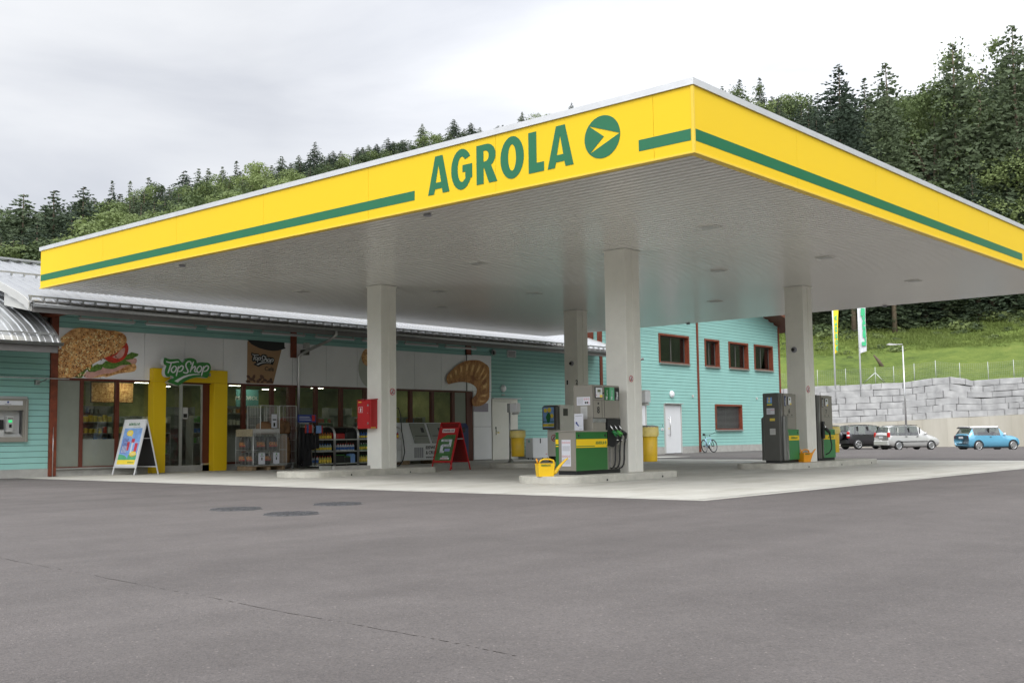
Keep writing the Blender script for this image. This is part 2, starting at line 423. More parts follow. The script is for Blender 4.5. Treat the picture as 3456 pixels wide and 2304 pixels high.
M['salad'] = mat('printed_salad', (.10,.20,.03), .4, var=.6, scale=14)
M['cup'] = mat('printed_cup_tan', (.34,.20,.10), .4, var=.05)
M['bean'] = mat('printed_coffee_beans', (.10,.045,.03), .4, var=.5, scale=12)

# ------------------------------------------------------------------ sky, sun
w = bpy.data.worlds.new('World'); S.world = w; w.use_nodes = True
N = w.node_tree.nodes; L = w.node_tree.links
bg = N['Background']; bg.inputs['Strength'].default_value = .1
sky = N.new('ShaderNodeTexSky'); sky.sky_type = 'NISHITA'; sky.sun_disc = False
SUN_EL, SUN_AZ = 50, 216     # azimuth measured from +X towards +Y
sky.sun_elevation = math.radians(SUN_EL); sky.sun_rotation = math.radians(90-SUN_AZ)
tc = N.new('ShaderNodeTexCoord'); sx = N.new('ShaderNodeSeparateXYZ'); L.new(tc.outputs['Generated'], sx.inputs[0])
mp = N.new('ShaderNodeMapping'); mp.inputs['Scale'].default_value = (1.0,1.0,3.2); mp.inputs['Location'].default_value = (.7,.35,.2)
mp.inputs['Rotation'].default_value = (.12,-.12,0)
L.new(tc.outputs['Generated'], mp.inputs['Vector'])
n1 = N.new('ShaderNodeTexNoise'); n1.inputs['Scale'].default_value = 2.3; n1.inputs['Detail'].default_value = 7; n1.inputs['Roughness'].default_value = .5; n1.inputs['Distortion'].default_value = .35
L.new(mp.outputs['Vector'], n1.inputs['Vector'])
cr = N.new('ShaderNodeValToRGB'); e = cr.color_ramp.elements
e[0].position = .34; e[0].color = (.500,.518,.565,1); e[1].position = .64; e[1].color = (.73,.74,.76,1)
L.new(n1.outputs['Fac'], cr.inputs['Fac'])
# brighter cloud towards the right of the picture
dp = N.new('ShaderNodeVectorMath'); dp.operation = 'DOT_PRODUCT'; dp.inputs[1].default_value = (.93,.10,.34)
L.new(tc.outputs['Generated'], dp.inputs[0])
mr = N.new('ShaderNodeMapRange'); mr.inputs['From Min'].default_value = .70; mr.inputs['From Max'].default_value = .97
mr.inputs['To Min'].default_value = 1.0; mr.inputs['To Max'].default_value = 1.45; L.new(dp.outputs['Value'], mr.inputs['Value'])
# overcast skies are about three times brighter overhead than at the horizon
zr = N.new('ShaderNodeMapRange'); zr.inputs['From Min'].default_value = .38; zr.inputs['From Max'].default_value = 1.0
zr.inputs['To Min'].default_value = 1.0; zr.inputs['To Max'].default_value = 1.75; L.new(sx.outputs['Z'], zr.inputs['Value'])
# the veiled sun stands behind the camera: the cloud is brightest round it
d2 = N.new('ShaderNodeVectorMath'); d2.operation = 'DOT_PRODUCT'; L.new(tc.outputs['Generated'], d2.inputs[0])
ga, ge_ = math.radians(SUN_AZ+4), math.radians(34); d2.inputs[1].default_value = (math.cos(ga)*math.cos(ge_), math.sin(ga)*math.cos(ge_), math.sin(ge_))
g2 = N.new('ShaderNodeMapRange'); g2.interpolation_type = 'SMOOTHSTEP'; g2.inputs['From Min'].default_value = .05; g2.inputs['From Max'].default_value = .95
g2.inputs['To Min'].default_value = 1.0; g2.inputs['To Max'].default_value = 2.9; L.new(d2.outputs['Value'], g2.inputs['Value'])
mu0 = N.new('ShaderNodeMath'); mu0.operation = 'MULTIPLY'; L.new(mr.outputs[0], mu0.inputs[0]); L.new(g2.outputs[0], mu0.inputs[1])
mu = N.new('ShaderNodeMath'); mu.operation = 'MULTIPLY'; L.new(mu0.outputs[0], mu.inputs[0]); L.new(zr.outputs[0], mu.inputs[1])
mu2 = N.new('ShaderNodeMath'); mu2.operation = 'MULTIPLY'; mu2.inputs[1].default_value = 10; L.new(mu.outputs[0], mu2.inputs[0])
vs = N.new('ShaderNodeVectorMath'); vs.operation = 'SCALE'; L.new(cr.outputs['Color'], vs.inputs[0]); L.new(mu2.outputs[0], vs.inputs['Scale'])
mx = N.new('ShaderNodeMix'); mx.data_type = 'RGBA'; mx.inputs['Factor'].default_value = .93
L.new(sky.outputs[0], mx.inputs['A']); L.new(vs.outputs[0], mx.inputs['B']); L.new(mx.outputs['Result'], bg.inputs['Color'])

sl = bpy.data.lights.new('sun', 'SUN'); sl.energy = 1.3; sl.angle = math.radians(28); sl.color = (1,.96,.9)
so = bpy.data.objects.new('sun', sl); COL.objects.link(so)
az, el = math.radians(SUN_AZ), math.radians(SUN_EL)
dirv = Vector((math.cos(az)*math.cos(el), math.sin(az)*math.cos(el), math.sin(el)))
so.rotation_euler = dirv.to_track_quat('Z', 'Y').to_euler(); so.location = (0,0,60)
S.cycles.sample_clamp_indirect = 6; S.cycles.adaptive_threshold = .006
S.view_settings.view_transform = 'Standard'; S.view_settings.look = 'None'; S.view_settings.exposure = .40; S.view_settings.gamma = 1

# ------------------------------------------------------------------ ground
g = MB(); g.poly([(-2500,-2500,-1.2),(2500,-2500,-1.2),(2500,2500,-1.2),(-2500,2500,-1.2)])
o = g.build('ground', M['grass']); tag(o, kind='structure')
def azp(x): # asphalt height as a function of world x
    if x <= 44.5: return 0.0
    if x >= 52: return -.30
    return -.30*(x-44.5)/7.5
a = MB(); xs = [-60,-30,-10,0,10,20,30,40,44.5,47,50,52,60,70,84]
ys = [-70,-40,-20,0,20,40,60,80]
vs_ = [(x,y,azp(x)) for y in ys for x in xs]; n = len(xs)
a.smooth = True
a.add(vs_, [(j*n+i, j*n+i+1, (j+1)*n+i+1, (j+1)*n+i) for j in range(len(ys)-1) for i in range(n-1)])
tag(a.build('asphalt_yard', M['asphalt']), kind='structure')
p = MB()
# concrete apron under the canopy, cast in slabs with narrow joints
xe = [0,3.2,6.6,10.0,13.4,16.8,20.0,22.7]; ye = [.22,3.6,7.0,10.4,13.8,17.2,20.6,22.02]
for i in range(len(xe)-1):
    for j in range(len(ye)-1):
        p.box(xe[i]+(.006 if i else .22), xe[i+1]-.006, ye[j]+.006, ye[j+1]-.006, -.05, .005)
p.box(22.9,27.3,17.2,22.0,-.05,.005)
p.box(0,22.7,0,.13,-.05,.006); p.box(0,.13,.13,22.4,-.05,.006); p.box(22.72,22.86,0,17.1,-.05,.006)
p.mi = 1
p.box(.13,22.7,.135,.21,-.05,.002); p.box(.135,.21,.22,22.02,-.05,.002)
tag(p.build('concrete_apron', [M['apron'], M['zinc']]), kind='structure')
p = MB(); p.poly([(18.9,9.55,.012),(19.5,9.6,.012),(18.95,10.85,.012),(18.35,10.8,.012)])
tag(p.build('painted_marking', M['white']), kind='structure')

# the joint between two paving lanes
b = MB(); rs = random.Random(2); A = onZ(-500,1790,0); Bq = onZ(167,1912,0); Cq = onZ(1093,2086,0); Dq = onZ(1760,2213,0)
pts = []
for P0, P1 in ((A,Bq),(Bq,Cq),(Cq,Dq)):
    for k in range(60): pts.append(P0.lerp(P1, k/60))
off = 0; vs = []
for k, p_ in enumerate(pts):
    t_ = (pts[min(k+1,len(pts)-1)]-pts[max(k-1,0)]).normalized(); n_ = Vector((-t_.y,t_.x,0)); off += rs.uniform(-.006,.006); off *= .93
    w_ = rs.uniform(.001,.007)
    vs += [p_+n_*(off-w_)+Vector((0,0,.003)), p_+n_*off+Vector((0,0,.0035)), p_+n_*(off+w_)+Vector((0,0,.003))]
fs = []
for k in range(len(pts)-1):
    if rs.random() < .35+.3*math.sin(k*.21): continue
    fs += [(3*k,3*k+1,3*k+4,3*k+3),(3*k+1,3*k+2,3*k+5,3*k+4)]
b.add(vs, fs); tag(b.build('asphalt_joint', mat('crumbled_asphalt', (.098,.087,.081), .85, var=.25, scale=30)), kind='structure')

# manholes
def manhole(c, rx, label):
    t = thing('manhole_cover', label, 'manhole cover', (c.x,c.y,0))
    b = Lc(); b.disc((0,0,-.03), rx*1.08, (0,0,1), .036, 36); b.build('frame_ring', M['castiron'], t)
    b = Lc(); b.disc((0,0,-.02), rx, (0,0,1), .032, 32)
    k = -rx
    while k < rx:
        h = math.sqrt(max(0, rx*rx-k*k))*.92; y = -h
        while y < h:
            b.box(k-.014,k+.014,y,y+.03,.008,.019); y += .055
        k += .055
    b.build('lid', M['castiron'], t)
M['castiron'] = mat('worn_cast_iron', (.10,.10,.105), .5, .3, var=.5, scale=14)
manhole(onZ(797,1718,0), .34, 'leftmost of the three round iron covers in the asphalt')
manhole(onZ(984,1734,0), .34, 'round iron cover nearest the camera, middle of the three')
manhole(onZ(1141,1701,0), .34, 'rightmost of the three round iron covers, closest to the apron edge')

# ------------------------------------------------------------------ AGROLA lettering (unit height 1)
def arc(cx, cy, rx, ry, a0, a1, n=14):
    return [(cx+rx*math.cos(math.radians(a0+(a1-a0)*k/n)), cy+ry*math.sin(math.radians(a0+(a1-a0)*k/n))) for k in range(n+1)]
def A_(x):
    w = .78
    return [[(x,0),(x+.27,1),(x+w-.27+.03,1),(x+w,0),(x+w-.24,0),(x+w-.27,.13),(x+.26,.13),(x+.22,0)],
            [(x+.285,.30),(x+.39,.76),(x+w-.30,.30)]]
LET = []
LET += A_(0)
x = .85   # G
LET.append(arc(x+.37,.5,.37,.53,35,330,22)+[(x+.74,.24),(x+.74,.60),(x+.40,.60),(x+.40,.42),(x+.50,.42),(x+.50,.24)]+arc(x+.38,.5,.15,.33,300,60,18)+[(x+.50,.74)])
x = 1.74  # R
LET.append([(x,0),(x,1)]+arc(x+.34,.70,.31,.30,90,-60,12)+[(x+.70,0),(x+.42,0),(x+.26,.40),(x+.24,.40),(x+.24,0)])
LET.append([(x+.24,.84),(x+.24,.56)]+arc(x+.30,.70,.12,.14,-90,90,8))
x = 2.55  # O
LET.append(arc(x+.38,.5,.38,.53,0,350,30)); LET.append(arc(x+.38,.5,.13,.33,0,350,24))
x = 3.46  # L
LET.append([(x,0),(x,1),(x+.25,1),(x+.25,.23),(x+.48,.23),(x+.48,0)])
LET += A_(4.05)
LETW = 4.83
CIRC = [arc(.5,.5,.5,.5,0,354,40), [(.13,.82),(.99,.50),(.14,.16),(.55,.50)]]
ME_LET = curve_mesh(LET, .5); ME_CIRC = curve_mesh(CIRC, .5)
def agrola(mb, o, right, up, h, wscale=1.0, th=.004, circ=True):
    mb.mesh(ME_LET, frame(o, right, up, h*wscale, h, th))
    if circ:
        oc = Vector(o)+Vector(right)*(h*wscale*(LETW+.3))
        mb.mesh(ME_CIRC, frame(oc, right, up, h, h*1.0, th))

# ------------------------------------------------------------------ canopy
CX, CY, CZ0, CZ1 = 22.05, 20.95, 5.2, 6.25
can = thing('canopy', 'large flat filling station canopy with yellow fascia and green stripe', 'canopy', (CX/2,CY/2,0))
f = W()
sY = [0.03,.72,4.02,7.36,10.75,14.14,17.55,20.93]
for i in range(7): f.box(0,.10,sY[i]+.003,sY[i+1]-.003,CZ0+.03,CZ1)
sX = [0.03,3.4,6.8,10.2,13.6,17.0,20.4,22.03]
for i in range(7): f.box(sX[i]+.003,sX[i+1]-.003,0,.10,CZ0+.03,CZ1)
f.box(0.1,CX,CY-.10,CY,CZ0+.03,CZ1); f.box(CX-.10,CX,.10,CY-.1,CZ0+.03,CZ1)
f.build('fascia_panel', M['yellow'], can)
f = W()
f.box(-.012,.12,-.012,CY,CZ0,CZ0+.03); f.box(.12,CX+.01,-.012,.12,CZ0,CZ0+.03)
f.box(-.012,.03,-.012,.03,CZ0+.03,CZ1)
f.build('edge_trim', M['yellow_trim'], can)
f = W(); f.box(-.004,0,6.06,20.9,5.40,5.58); f.box(-.004,0,.05,1.0,5.40,5.58); f.box(.05,16.2,-.004,0,5.395,5.58)
f.build('green_stripe', M['green'], can)
f = W()
f.box(-.03,.16,-.03,CY+.03,CZ1,CZ1+.105); f.box(.16,CX+.03,-.03,.16,CZ1,CZ1+.105)
f.box(.16,CX+.03,CY-.16,CY+.03,CZ1,CZ1+.105); f.box(CX-.16,CX+.03,.16,CY-.16,CZ1,CZ1+.105)
f.build('metal_coping', M['cap'], can)
f = W(); f.box(.16,CX-.16,.16,CY-.16,CZ1-.1,CZ1+.02); f.build('roof_deck', M['plinth'], can)
# lettering: reads from Y=5.70 towards smaller Y
f = W(); agrola(f, (-.004,5.70,5.425), (0,-1,0), (0,0,1), .705, 1.0, .004, False)
f.build('lettering', M['green'], can)
f = W(); f.mesh(ME_CIRC, frame((-.004,2.06,5.42), (0,-1,0), (0,0,1), .71, .70, .004)); f.build('arrow_emblem', M['green'], can)
# ribbed soffit
f = W(); x = .12; P = .19; D = .10; prof = []
while x < CX-P:
    prof += [(x,5.206+D),(x+.05,5.206+D),(x+.062,5.206),(x+.178,5.206)]; x += P
prof.append((CX-.0,5.206+D))
vv = [(a_,.12,b_) for a_,b_ in prof]+[(a_,CY-.0,b_) for a_,b_ in prof]; n = len(prof)
f.add(vv, [(i,i+n,i+n+1,i+1) for i in range(n-1)])
f.build('ribbed_soffit', M['soffit'], can)
f = W(); f.box(.2,CX-.2,.2,CY-.2,5.36,5.40); f.build('soffit_backing', M['soffit'], can)
for (lx, ly) in ((5.36,2.95),(5.39,9.49),(5.54,16.5),(10.8,2.98),(10.75,5.9),(10.77,12.16),(11.1,16.4),(16.5,3.0),(16.5,9.4),(8.3,13.7)):
    f = W(); f.bbox(lx-.19,lx+.19,ly-.19,ly+.19,5.190,5.205,.004); l_ = f.build('ceiling_light', M['soffit'], can)
    f = W(); f.box(lx-.15,lx+.15,ly-.15,ly+.15,5.183,5.187); f.build('diffuser', M['greylt'], l_)
for (lx, ly) in ((.38,6.11),(.48,14.64),(21.8,6.0),(21.8,13.7)):
    f = W(); f.lathe([(.06,5.15),(.075,5.16),(.075,5.2)], (lx,ly,0), 14); f.build('sensor', M['inkg'], can)

# columns
def column(cx, cy, label):
    t = thing('canopy_column', label, 'column', (cx+.29,cy+.29,.15), group='square columns carrying the canopy')
    w_ = .578
    b = W(); b.bbox(cx,cx+w_*.5-.006,cy,cy+w_,.15,5.2,.012); b.bbox(cx+w_*.5+.006,cx+w_,cy,cy+w_,.15,5.2,.012)
    b.box(cx+.05,cx+w_-.05,cy+.012,cy+w_-.012,.16,5.19)
    b.build('casing', M['column'], t)
    b = W()
    for q in (cx+.29-.035, cx+.29+.02): b.box(q,q+.006,cy-.004,cy,.16,5.15)
    b.build('joint_bead', M['column'], t)
    b = W(); b.box(cx-.02,cx+w_+.02,cy-.02,cy+w_+.02,5.165,5.197); b.build('top_collar', M['column'], t)
    return t
colA = column(6.195,5.665,'nearest square cream column, behind the pump numbered 8')
colB = column(6.195,13.858,'left square cream column with a red cabinet on its side')
colC = column(15.04,13.858,'rear square column with the numbers 1 and 2 on its face')
colD = column(15.04,5.665,'right square cream column between the two dark pumps')
def nosmoke(parent, c, r=.055, n=(0,-1,0)):
    n = Vector(n); c = Vector(c)
    b = W(); b.disc(c, r, n, .003); s_ = b.build('no_smoking_sticker', M['inkr'], parent)
    rt = Vector((0,0,1)).cross(n)*-1; up = Vector((0,0,1))
    b = W(); b.disc(c+n*.003, r*.80, n, .001); b.build('disc', M['white'], s_)
    b = W()
    def q(u, v): return c+n*.0042+rt*u*r+up*v*r
    b.prism([q(-.2,-.55),(q(-.02,-.6)),q(.02,.45),q(-.14,.5)], n*.001)
    b.prism([q(-.55,-.5),q(.1,-.5),q(.1,-.36),q(-.55,-.36)], n*.001)
    b.build('mark', M['ink'], s_)
    b = W(); b.prism([q(-.68,.52),q(-.52,.68),q(.68,-.52),q(.52,-.68)], n*.0022); b.build('bar', M['inkr'], s_)
nosmoke(colA, (6.345,5.656,2.24), .075); nosmoke(colB, (6.61,13.849,2.25), .095); nosmoke(colD, (15.17,5.656,2.21), .10)
b = W(); put_text(b, '1', (15.035,14.345,2.69), (0,-1,0), (0,0,1), .06,.15, .03); put_text(b, '2', (15.035,13.955,2.69), (0,-1,0), (0,0,1), .09,.15, .03)
b.build('numbers', M['ink'], colC)
def camera_dome(c):
    t = thing('surveillance_camera', None, 'camera', c)
    b = W(); b.lathe([(.085,0),(.085,-.03),(.07,-.05)], c, 18, 'x'); b.build('housing', M['inkg'], t)
    b = W(); b.lathe([(.05,-.05),(.045,-.085),(.02,-.1)], Vector(c)+Vector((0,.015,0)), 14, 'x'); b.build('lens', M['black'], t)
    return t
tag(camera_dome((15.04,14.11,3.40)), 'round camera on the rear column above the number 1')
tag(camera_dome((15.04,5.98,3.36)), 'round camera on the right column above the dark pump')

# red cabinet on column B
t = thing('extinguisher_cabinet', 'red fire extinguisher cabinet hung on the left column', 'cabinet', (6.195,14.3,1.24))
b = W(); b.bbox(5.93,6.195,14.0,14.53,1.24,2.03,.012); b.build('housing', M['red'], t)
b = W(); b.box(5.915,5.93,14.02,14.51,1.26,2.0); dr = b.build('door', M['red'], t)
b = W(); b.prism([(5.90,13.98,2.03),(6.195,13.98,2.03),(6.195,13.98,2.06),(5.90,13.98,2.035)], (0,.57,0)); b.build('lid', M['red'], t)
b = W(); b.box(5.911,5.915,14.35,14.47,1.955,1.975); b.box(5.95,6.12,13.996,14.0,1.255,1.275); b.build('yellow_label', M['ylab'], t)
b = W()
y0,y1,z0,z1 = 14.30,14.46,1.68,1.84
b.box(5.911,5.915,y0,y1,z0,z0+.008); b.box(5.911,5.915,y0,y1,z1-.008,z1); b.box(5.911,5.915,y0,y0+.008,z0,z1); b.box(5.911,5.915,y1-.008,y1,z0,z1)
b.prism([(5.914,14.40,1.70),(5.914,14.36,1.70),(5.914,14.35,1.78),(5.914,14.37,1.81),(5.914,14.40,1.79)], (-.002,0,0)); b.build('pictogram', M['white'], dr)
b = W(); b.lathe([(.012,0),(.012,-.012)], (5.915,14.08,1.66), 10, 'x'); b.box(5.905,5.915,14.05,14.10,1.85,1.90); b.box(5.905,5.915,14.05,14.10,1.36,1.41); b.build('lock', M['chrome'], dr)

# pump islands
def island(x0, x1, y0, y1, label):
    c = .32
    pts = [(x0+c,y0),(x1-c,y0),(x1,y0+c),(x1,y1-c),(x1-c,y1),(x0+c,y1),(x0,y1-c),(x0,y0+c)]
    rp = []
    n = len(pts)
    for i in range(n):   # round off the corners
        p0, p1, p2 = Vector(pts[i-1]), Vector(pts[i]), Vector(pts[(i+1)%n])
        a_ = p1+(p0-p1).normalized()*.12; b_ = p1+(p2-p1).normalized()*.12
        for k in range(4):
            u = k/3; rp.append((1-u)**2*a_+2*u*(1-u)*p1+u*u*b_)
    b = MB(); m_ = len(rp)
    cx, cy = (x0+x1)/2, (y0+y1)/2
    rings = []
    for z, ins in ((-.02,0),(.135,0),(.15,.015)):
        rings.append([((q.x-cx)*(1-ins/((x1-x0)/2))+cx, (q.y-cy)*(1-ins/((y1-y0)/2))+cy, z) for q in rp])
    vs = sum(rings, []); fs = [tuple(range(2*m_, 3*m_))]
    for k in range(2):
        for i in range(m_): j=(i+1)%m_; fs.append((k*m_+i,k*m_+j,(k+1)*m_+j,(k+1)*m_+i))
    b.add(vs, fs)
    b.mi = 1
    xx = x0+1.35
    while xx < x1-.3: b.lathe([(.022,-.012),(.022,.0)], (xx, y0+.0, .045), 8, 'y'); xx += 2.1
    return single(b, 'pump_island', [M['kerb'], M['black']], label, 'kerb island', (cx,cy,0))
island(3.35,7.75,5.18,6.75,'pale concrete island under the pump numbered 8')
island(3.35,8.1,13.35,15.05,'long concrete island around the left column')
island(12.75,19.1,5.2,6.85,'concrete island carrying the dark pumps at the right column')
island(11.5,18.2,13.3,15.0,'rear concrete island with the poster pump')
# ramp plate on island B
t = thing('drain_plate', 'aluminium chequer plate step standing on the left island', 'step plate', (4.66,14.6,.15))
b = W(); b.box(4.46,4.86,14.35,14.36,.15,.27); b.box(4.46,4.86,14.35,14.75,.262,.27)
for i in range(7):
    for j in range(2): b.box(4.49+i*.05,4.515+i*.05,14.345,14.35,.17+j*.045,.195+j*.045)
b.build('plate', M['alu'], t)
b = W(); b.box(4.9,6.19,14.3,14.9,.15,.235); 
single(b, 'manhole_slab', M['plinth'], 'low dark ribbed cover strip on the left island beside the column', 'cover strip', (5.5,14.6,.15))

# ------------------------------------------------------------------ pump with the number 8
t = thing('fuel_pump', 'grey and green pump numbered 8 with three nozzles and grade signs', 'fuel pump', (5.1,5.93,.15))
x0,x1,y0,y1 = 4.28,5.89,5.67,6.2
b = W(); b.box(x0+.04,x1+.02,y0+.03,y1-.03,.15,.235); b.build('plinth', M['black'], t)
b = W(); b.bbox(x0,5.385,y0,y1,.235,1.055,.008); b.box(5.385,x1,y0+.03,y1-.03,.235,.86); b.build('cabinet', M['taupe'], t)
b = W(); b.bbox(x0-.012,5.40,y0-.014,y1+.012,1.055,1.085,.006); b.build('ledge', M['taupe'], t)
b = W(); b.bbox(4.9,5.385,y0+.02,y1-.02,1.085,1.34,.006); b.box(5.385,x1,y0+.14,y1-.02,.86,1.34); b.build('neck', M['taupe'], t)
b = W(); b.bbox(4.9,x1,y0,y1,1.34,2.065,.01); hd = b.build('head', M['taupe'], t)
b = W(); b.box(4.905,4.915,y0-.002,y0,1.35,2.05); b.box(4.9,x1,y0-.004,y0,1.345,1.352); b.box(4.93,5.32,y0-.004,y0,1.73,1.736); b.box(5.315,5.321,y0-.004,y0,1.36,2.05); b.box(5.23,5.234,y0-.004,y0,1.36,1.73)
b.build('door_gap', M['black'], hd)
for s_, yy in ((-1,y0),(1,y1)):
    b = W(); b.box(x0+.0,5.383,yy-(.012 if s_<0 else 0),yy+(.012 if s_>0 else 0),.235,1.05); gp = b.build('green_panel', M['pgreen'], t)
    ya = yy+s_*.012
    b = W(); b.box(x0,5.383,min(ya,ya+s_*.003),max(ya,ya+s_*.003),.72,.90); b.build('yellow_band', M['yellow'], gp)
    yb = ya+s_*.004
    b = W()
    if s_ < 0:
        agrola(b, (4.955,yb,.785), (1,0,0), (0,0,1), .066, .98, .002)
        b.box(4.28,4.93,yb-.001,yb+.001,.742,.757); b.box(5.33,5.383,yb-.001,yb+.001,.742,.757)
        b.build('lettering', M['dgreen'], gp)
        b = W(); b.lathe([(.028,-.006),(.028,.0)], (4.37,yb+.003,.975), 12, 'y'); b.lathe([(.028,-.006),(.028,.0)], (5.31,yb+.003,.975), 12, 'y'); b.build('lock', M['black'], gp)
b = W(); b.box(x0-.008,x0,6.13,6.212,.235,1.05); b.build('edge_strip', M['pgreen'], t)
b = W(); b.box(x0-.010,x0-.008,6.13,6.212,.80,.90); b.box(x0-.010,x0-.008,6.13,6.212,.745,.765); b.build('yellow_edge', M['yellow'], t)
# display
b = W(); b.bbox(4.975,5.235,y0-.02,y0,1.78,2.0+.02,.004); d_ = b.build('display_frame', M['black'], t)
b = W(); b.box(4.99,5.22,y0-.024,y0-.02,1.795,2.005); b.build('display_face', M['white'], d_)
b = W(); b.box(5.05,5.16,y0-.026,y0-.024,1.91,1.965); b.build('screen', M['lcd'], d_)
b = W(); b.box(5.13,5.22,y0-.026,y0-.024,1.80,1.85); b.build('yellow_corner', M['ylab'], d_)
b = W(); b.box(5.12,5.15,y0-.026,y0-.024,1.875,1.885); b.build('key_slot', M['ink'], d_)
b = W(); b.disc((5.01,y0-.024,1.84), .012, (0,-1,0), .002); b.build('red_mark', M['inkr'], d_)
for i, (mt_, s1, s2) in enumerate(((M['dgreen'],'95','bleifrei'),(M['teal2'],'98','bleifrei'),(M['black'],'Diesel',''))):
    xa = 5.335+i*.185
    b = W(); b.box(xa,xa+.172,y0-.006,y0,1.74,2.02); g_ = b.build('grade_sign', mt_, t)
    b = W(); put_text(b, s1, (xa+.10 if s2 else xa+.125,y0-.008,1.755), (0,0,1), (-1,0,0), .07 if s2 else .17,.06 if s2 else .08, .035)
    if s2: put_text(b, s2, (xa+.10,y0-.008,1.84), (0,0,1), (-1,0,0), .12,.035, .0)
    b.build('writing', M['white'], g_)
b = W(); put_text(b, '8', (5.055,y0-.004,1.45), (1,0,0), (0,0,1), .085,.15, .015); b.disc((5.10,y0,1.665), .024, (0,-1,0), .006, 16); b.disc((5.285,y0,1.89), .018, (0,-1,0), .012, 12)
b.build('number', M['ink'], hd)
b = W(); b.box(4.92,5.37,y0-.0,y0+.022,1.26,1.335); b.build('trim_bar', M['zinc'], t)
# nozzle bay
b = W(); b.box(5.40,5.885,y0-.02,y0+.14,.86,1.335); b.prism([(5.40,y0-.02,.75),(5.62,y0-.02,.72),(5.885,y0-.02,.86),(5.40,y0-.02,.86)], (0,.06,0)); b.build('nozzle_bay', M['black'], t)
for i, mt_ in enumerate((M['dgreen'], M['grn2'], M['black'])):
    xa = 5.50+i*.165
    b = W(); b.tube([(xa-.03,y0-.03,1.20),(xa+.0,y0-.06,1.13),(xa+.035,y0-.09,1.05)], [.012,.014,.016], 8); n_ = b.build('nozzle', M['chrome'], t)
    b = W(); b.smooth = True
    b.tube([(xa+.01,y0-.07,1.07),(xa+.05,y0-.11,1.02),(xa+.11,y0-.14,.99)], [.032,.045,.03], 10); b.tube([(xa+.02,y0-.08,1.02),(xa+.03,y0-.13,.96),(xa+.09,y0-.14,.95)], .012, 6)
    b.build('grip', mt_, n_)
    b = W(); b.tube([(xa+.09,y0-.13,.98),(xa+.085,y0-.125,.90),(xa+.07,y0-.11,.80),(xa+.06,y0-.10,.62),(xa+.055,y0-.10,.44),(xa+.04,y0-.09,.33),(xa+.015,y0-.06,.27),(xa-.01,y0-.02,.25)], [.03,.026,.018,.018,.018,.018,.018,.018], 8); b.build('hose', M['rubber'], t)
    b = W(); b.box(xa-.035,xa-.02,y0-.012,y0+.03,.245,.76); b.box(xa-.008,xa+.007,y0-.012,y0+.03,.245,.76); b.build('guide_rail', M['chrome'], t)
    b = W(); b.lathe([(.03,0),(.03,.02)], (xa+.095,y0-.135,.86), 10); b.build('hose_collar', M['chrome'], t)
# stickers on the end face
def sheet(parent, o, right, w_, h_, lines, reds=0, name='sticker', mt_=None):
    n_ = Vector(right).cross(Vector((0,0,1))); o = Vector(o)
    b = W(); P_ = lambda u, v, d=0: o+Vector(right)*u+Vector((0,0,v))+n_*d
    b.prism([P_(0,0),P_(w_,0),P_(w_,h_),P_(0,h_)], n_*.003); s_ = b.build(name, mt_ or M['paper'], parent)
    b = W()
    for (u, v, ww, hh) in lines: b.prism([P_(u,v,.0032),P_(u+ww,v,.0032),P_(u+ww,v+hh,.0032),P_(u,v+hh,.0032)], n_*.001)
    if lines: b.build('writing', M['inkg'], s_)
    if reds:
        b = W()
        for (u, v, r_) in reds:
            for k in range(4):
                a0, a1 = k*PI/2, (k+1)*PI/2; q = r_
                b.prism([P_(u+q*math.cos(a0),v+q*math.sin(a0),.0032),P_(u+q*math.cos(a1),v+q*math.sin(a1),.0032),P_(u+q*.68*math.cos(a1),v+q*.68*math.sin(a1),.0032),P_(u+q*.68*math.cos(a0),v+q*.68*math.sin(a0),.0032)], n_*.001)
        b.build('warning_marks', M['inkr'], s_)
    return s_
RV = (0,-1,0)
sheet(t, (x0,6.05,.33), RV, .24, .56, [(.02,.33+.018*k,.20,.006) for k in range(6)]+[(.02,.05+.018*k,.20,.006) for k in range(6)], [(.035+.056*k,.50,.026) for k in range(4)]+[(.035+.056*k,.21,.026) for k in range(4)])
sheet(t, (4.9,6.10,1.63), RV, .36, .18, [(.02,.03+.02*k,.15,.006) for k in range(7)], [(.21+.055*k,.13,.024) for k in range(3)]+[(.32,.05,.024)])
sheet(t, (4.9,6.00,1.33), RV, .18, .28, [(.02,.03+.03*k,.12,.006) for k in range(7)], 0, 'plate', M['greylt'])
b = W(); b.disc((4.895,5.86,1.685), .022, (-1,0,0), .002); b.disc((4.895,5.81,1.685), .022, (-1,0,0), .002); b.build('black_marks', M['ink'], t)
nb = sheet(t, (4.75,6.06,1.085), RV, .24, .36, [(.03,.31,.18,.012),(.08,.10,.13,.004),(.13,.03,.08,.006)], 0, 'notice_board', M['paper'])
b = W(); b.disc((4.746,6.00,1.25), .025, (-1,0,0), .002, 8); b.prism([(4.745,5.99,1.25),(4.745,5.93,1.19),(4.745,5.94,1.17),(4.745,6.01,1.22)], (-.001,0,0)); b.build('drawing', M['blue'], nb)

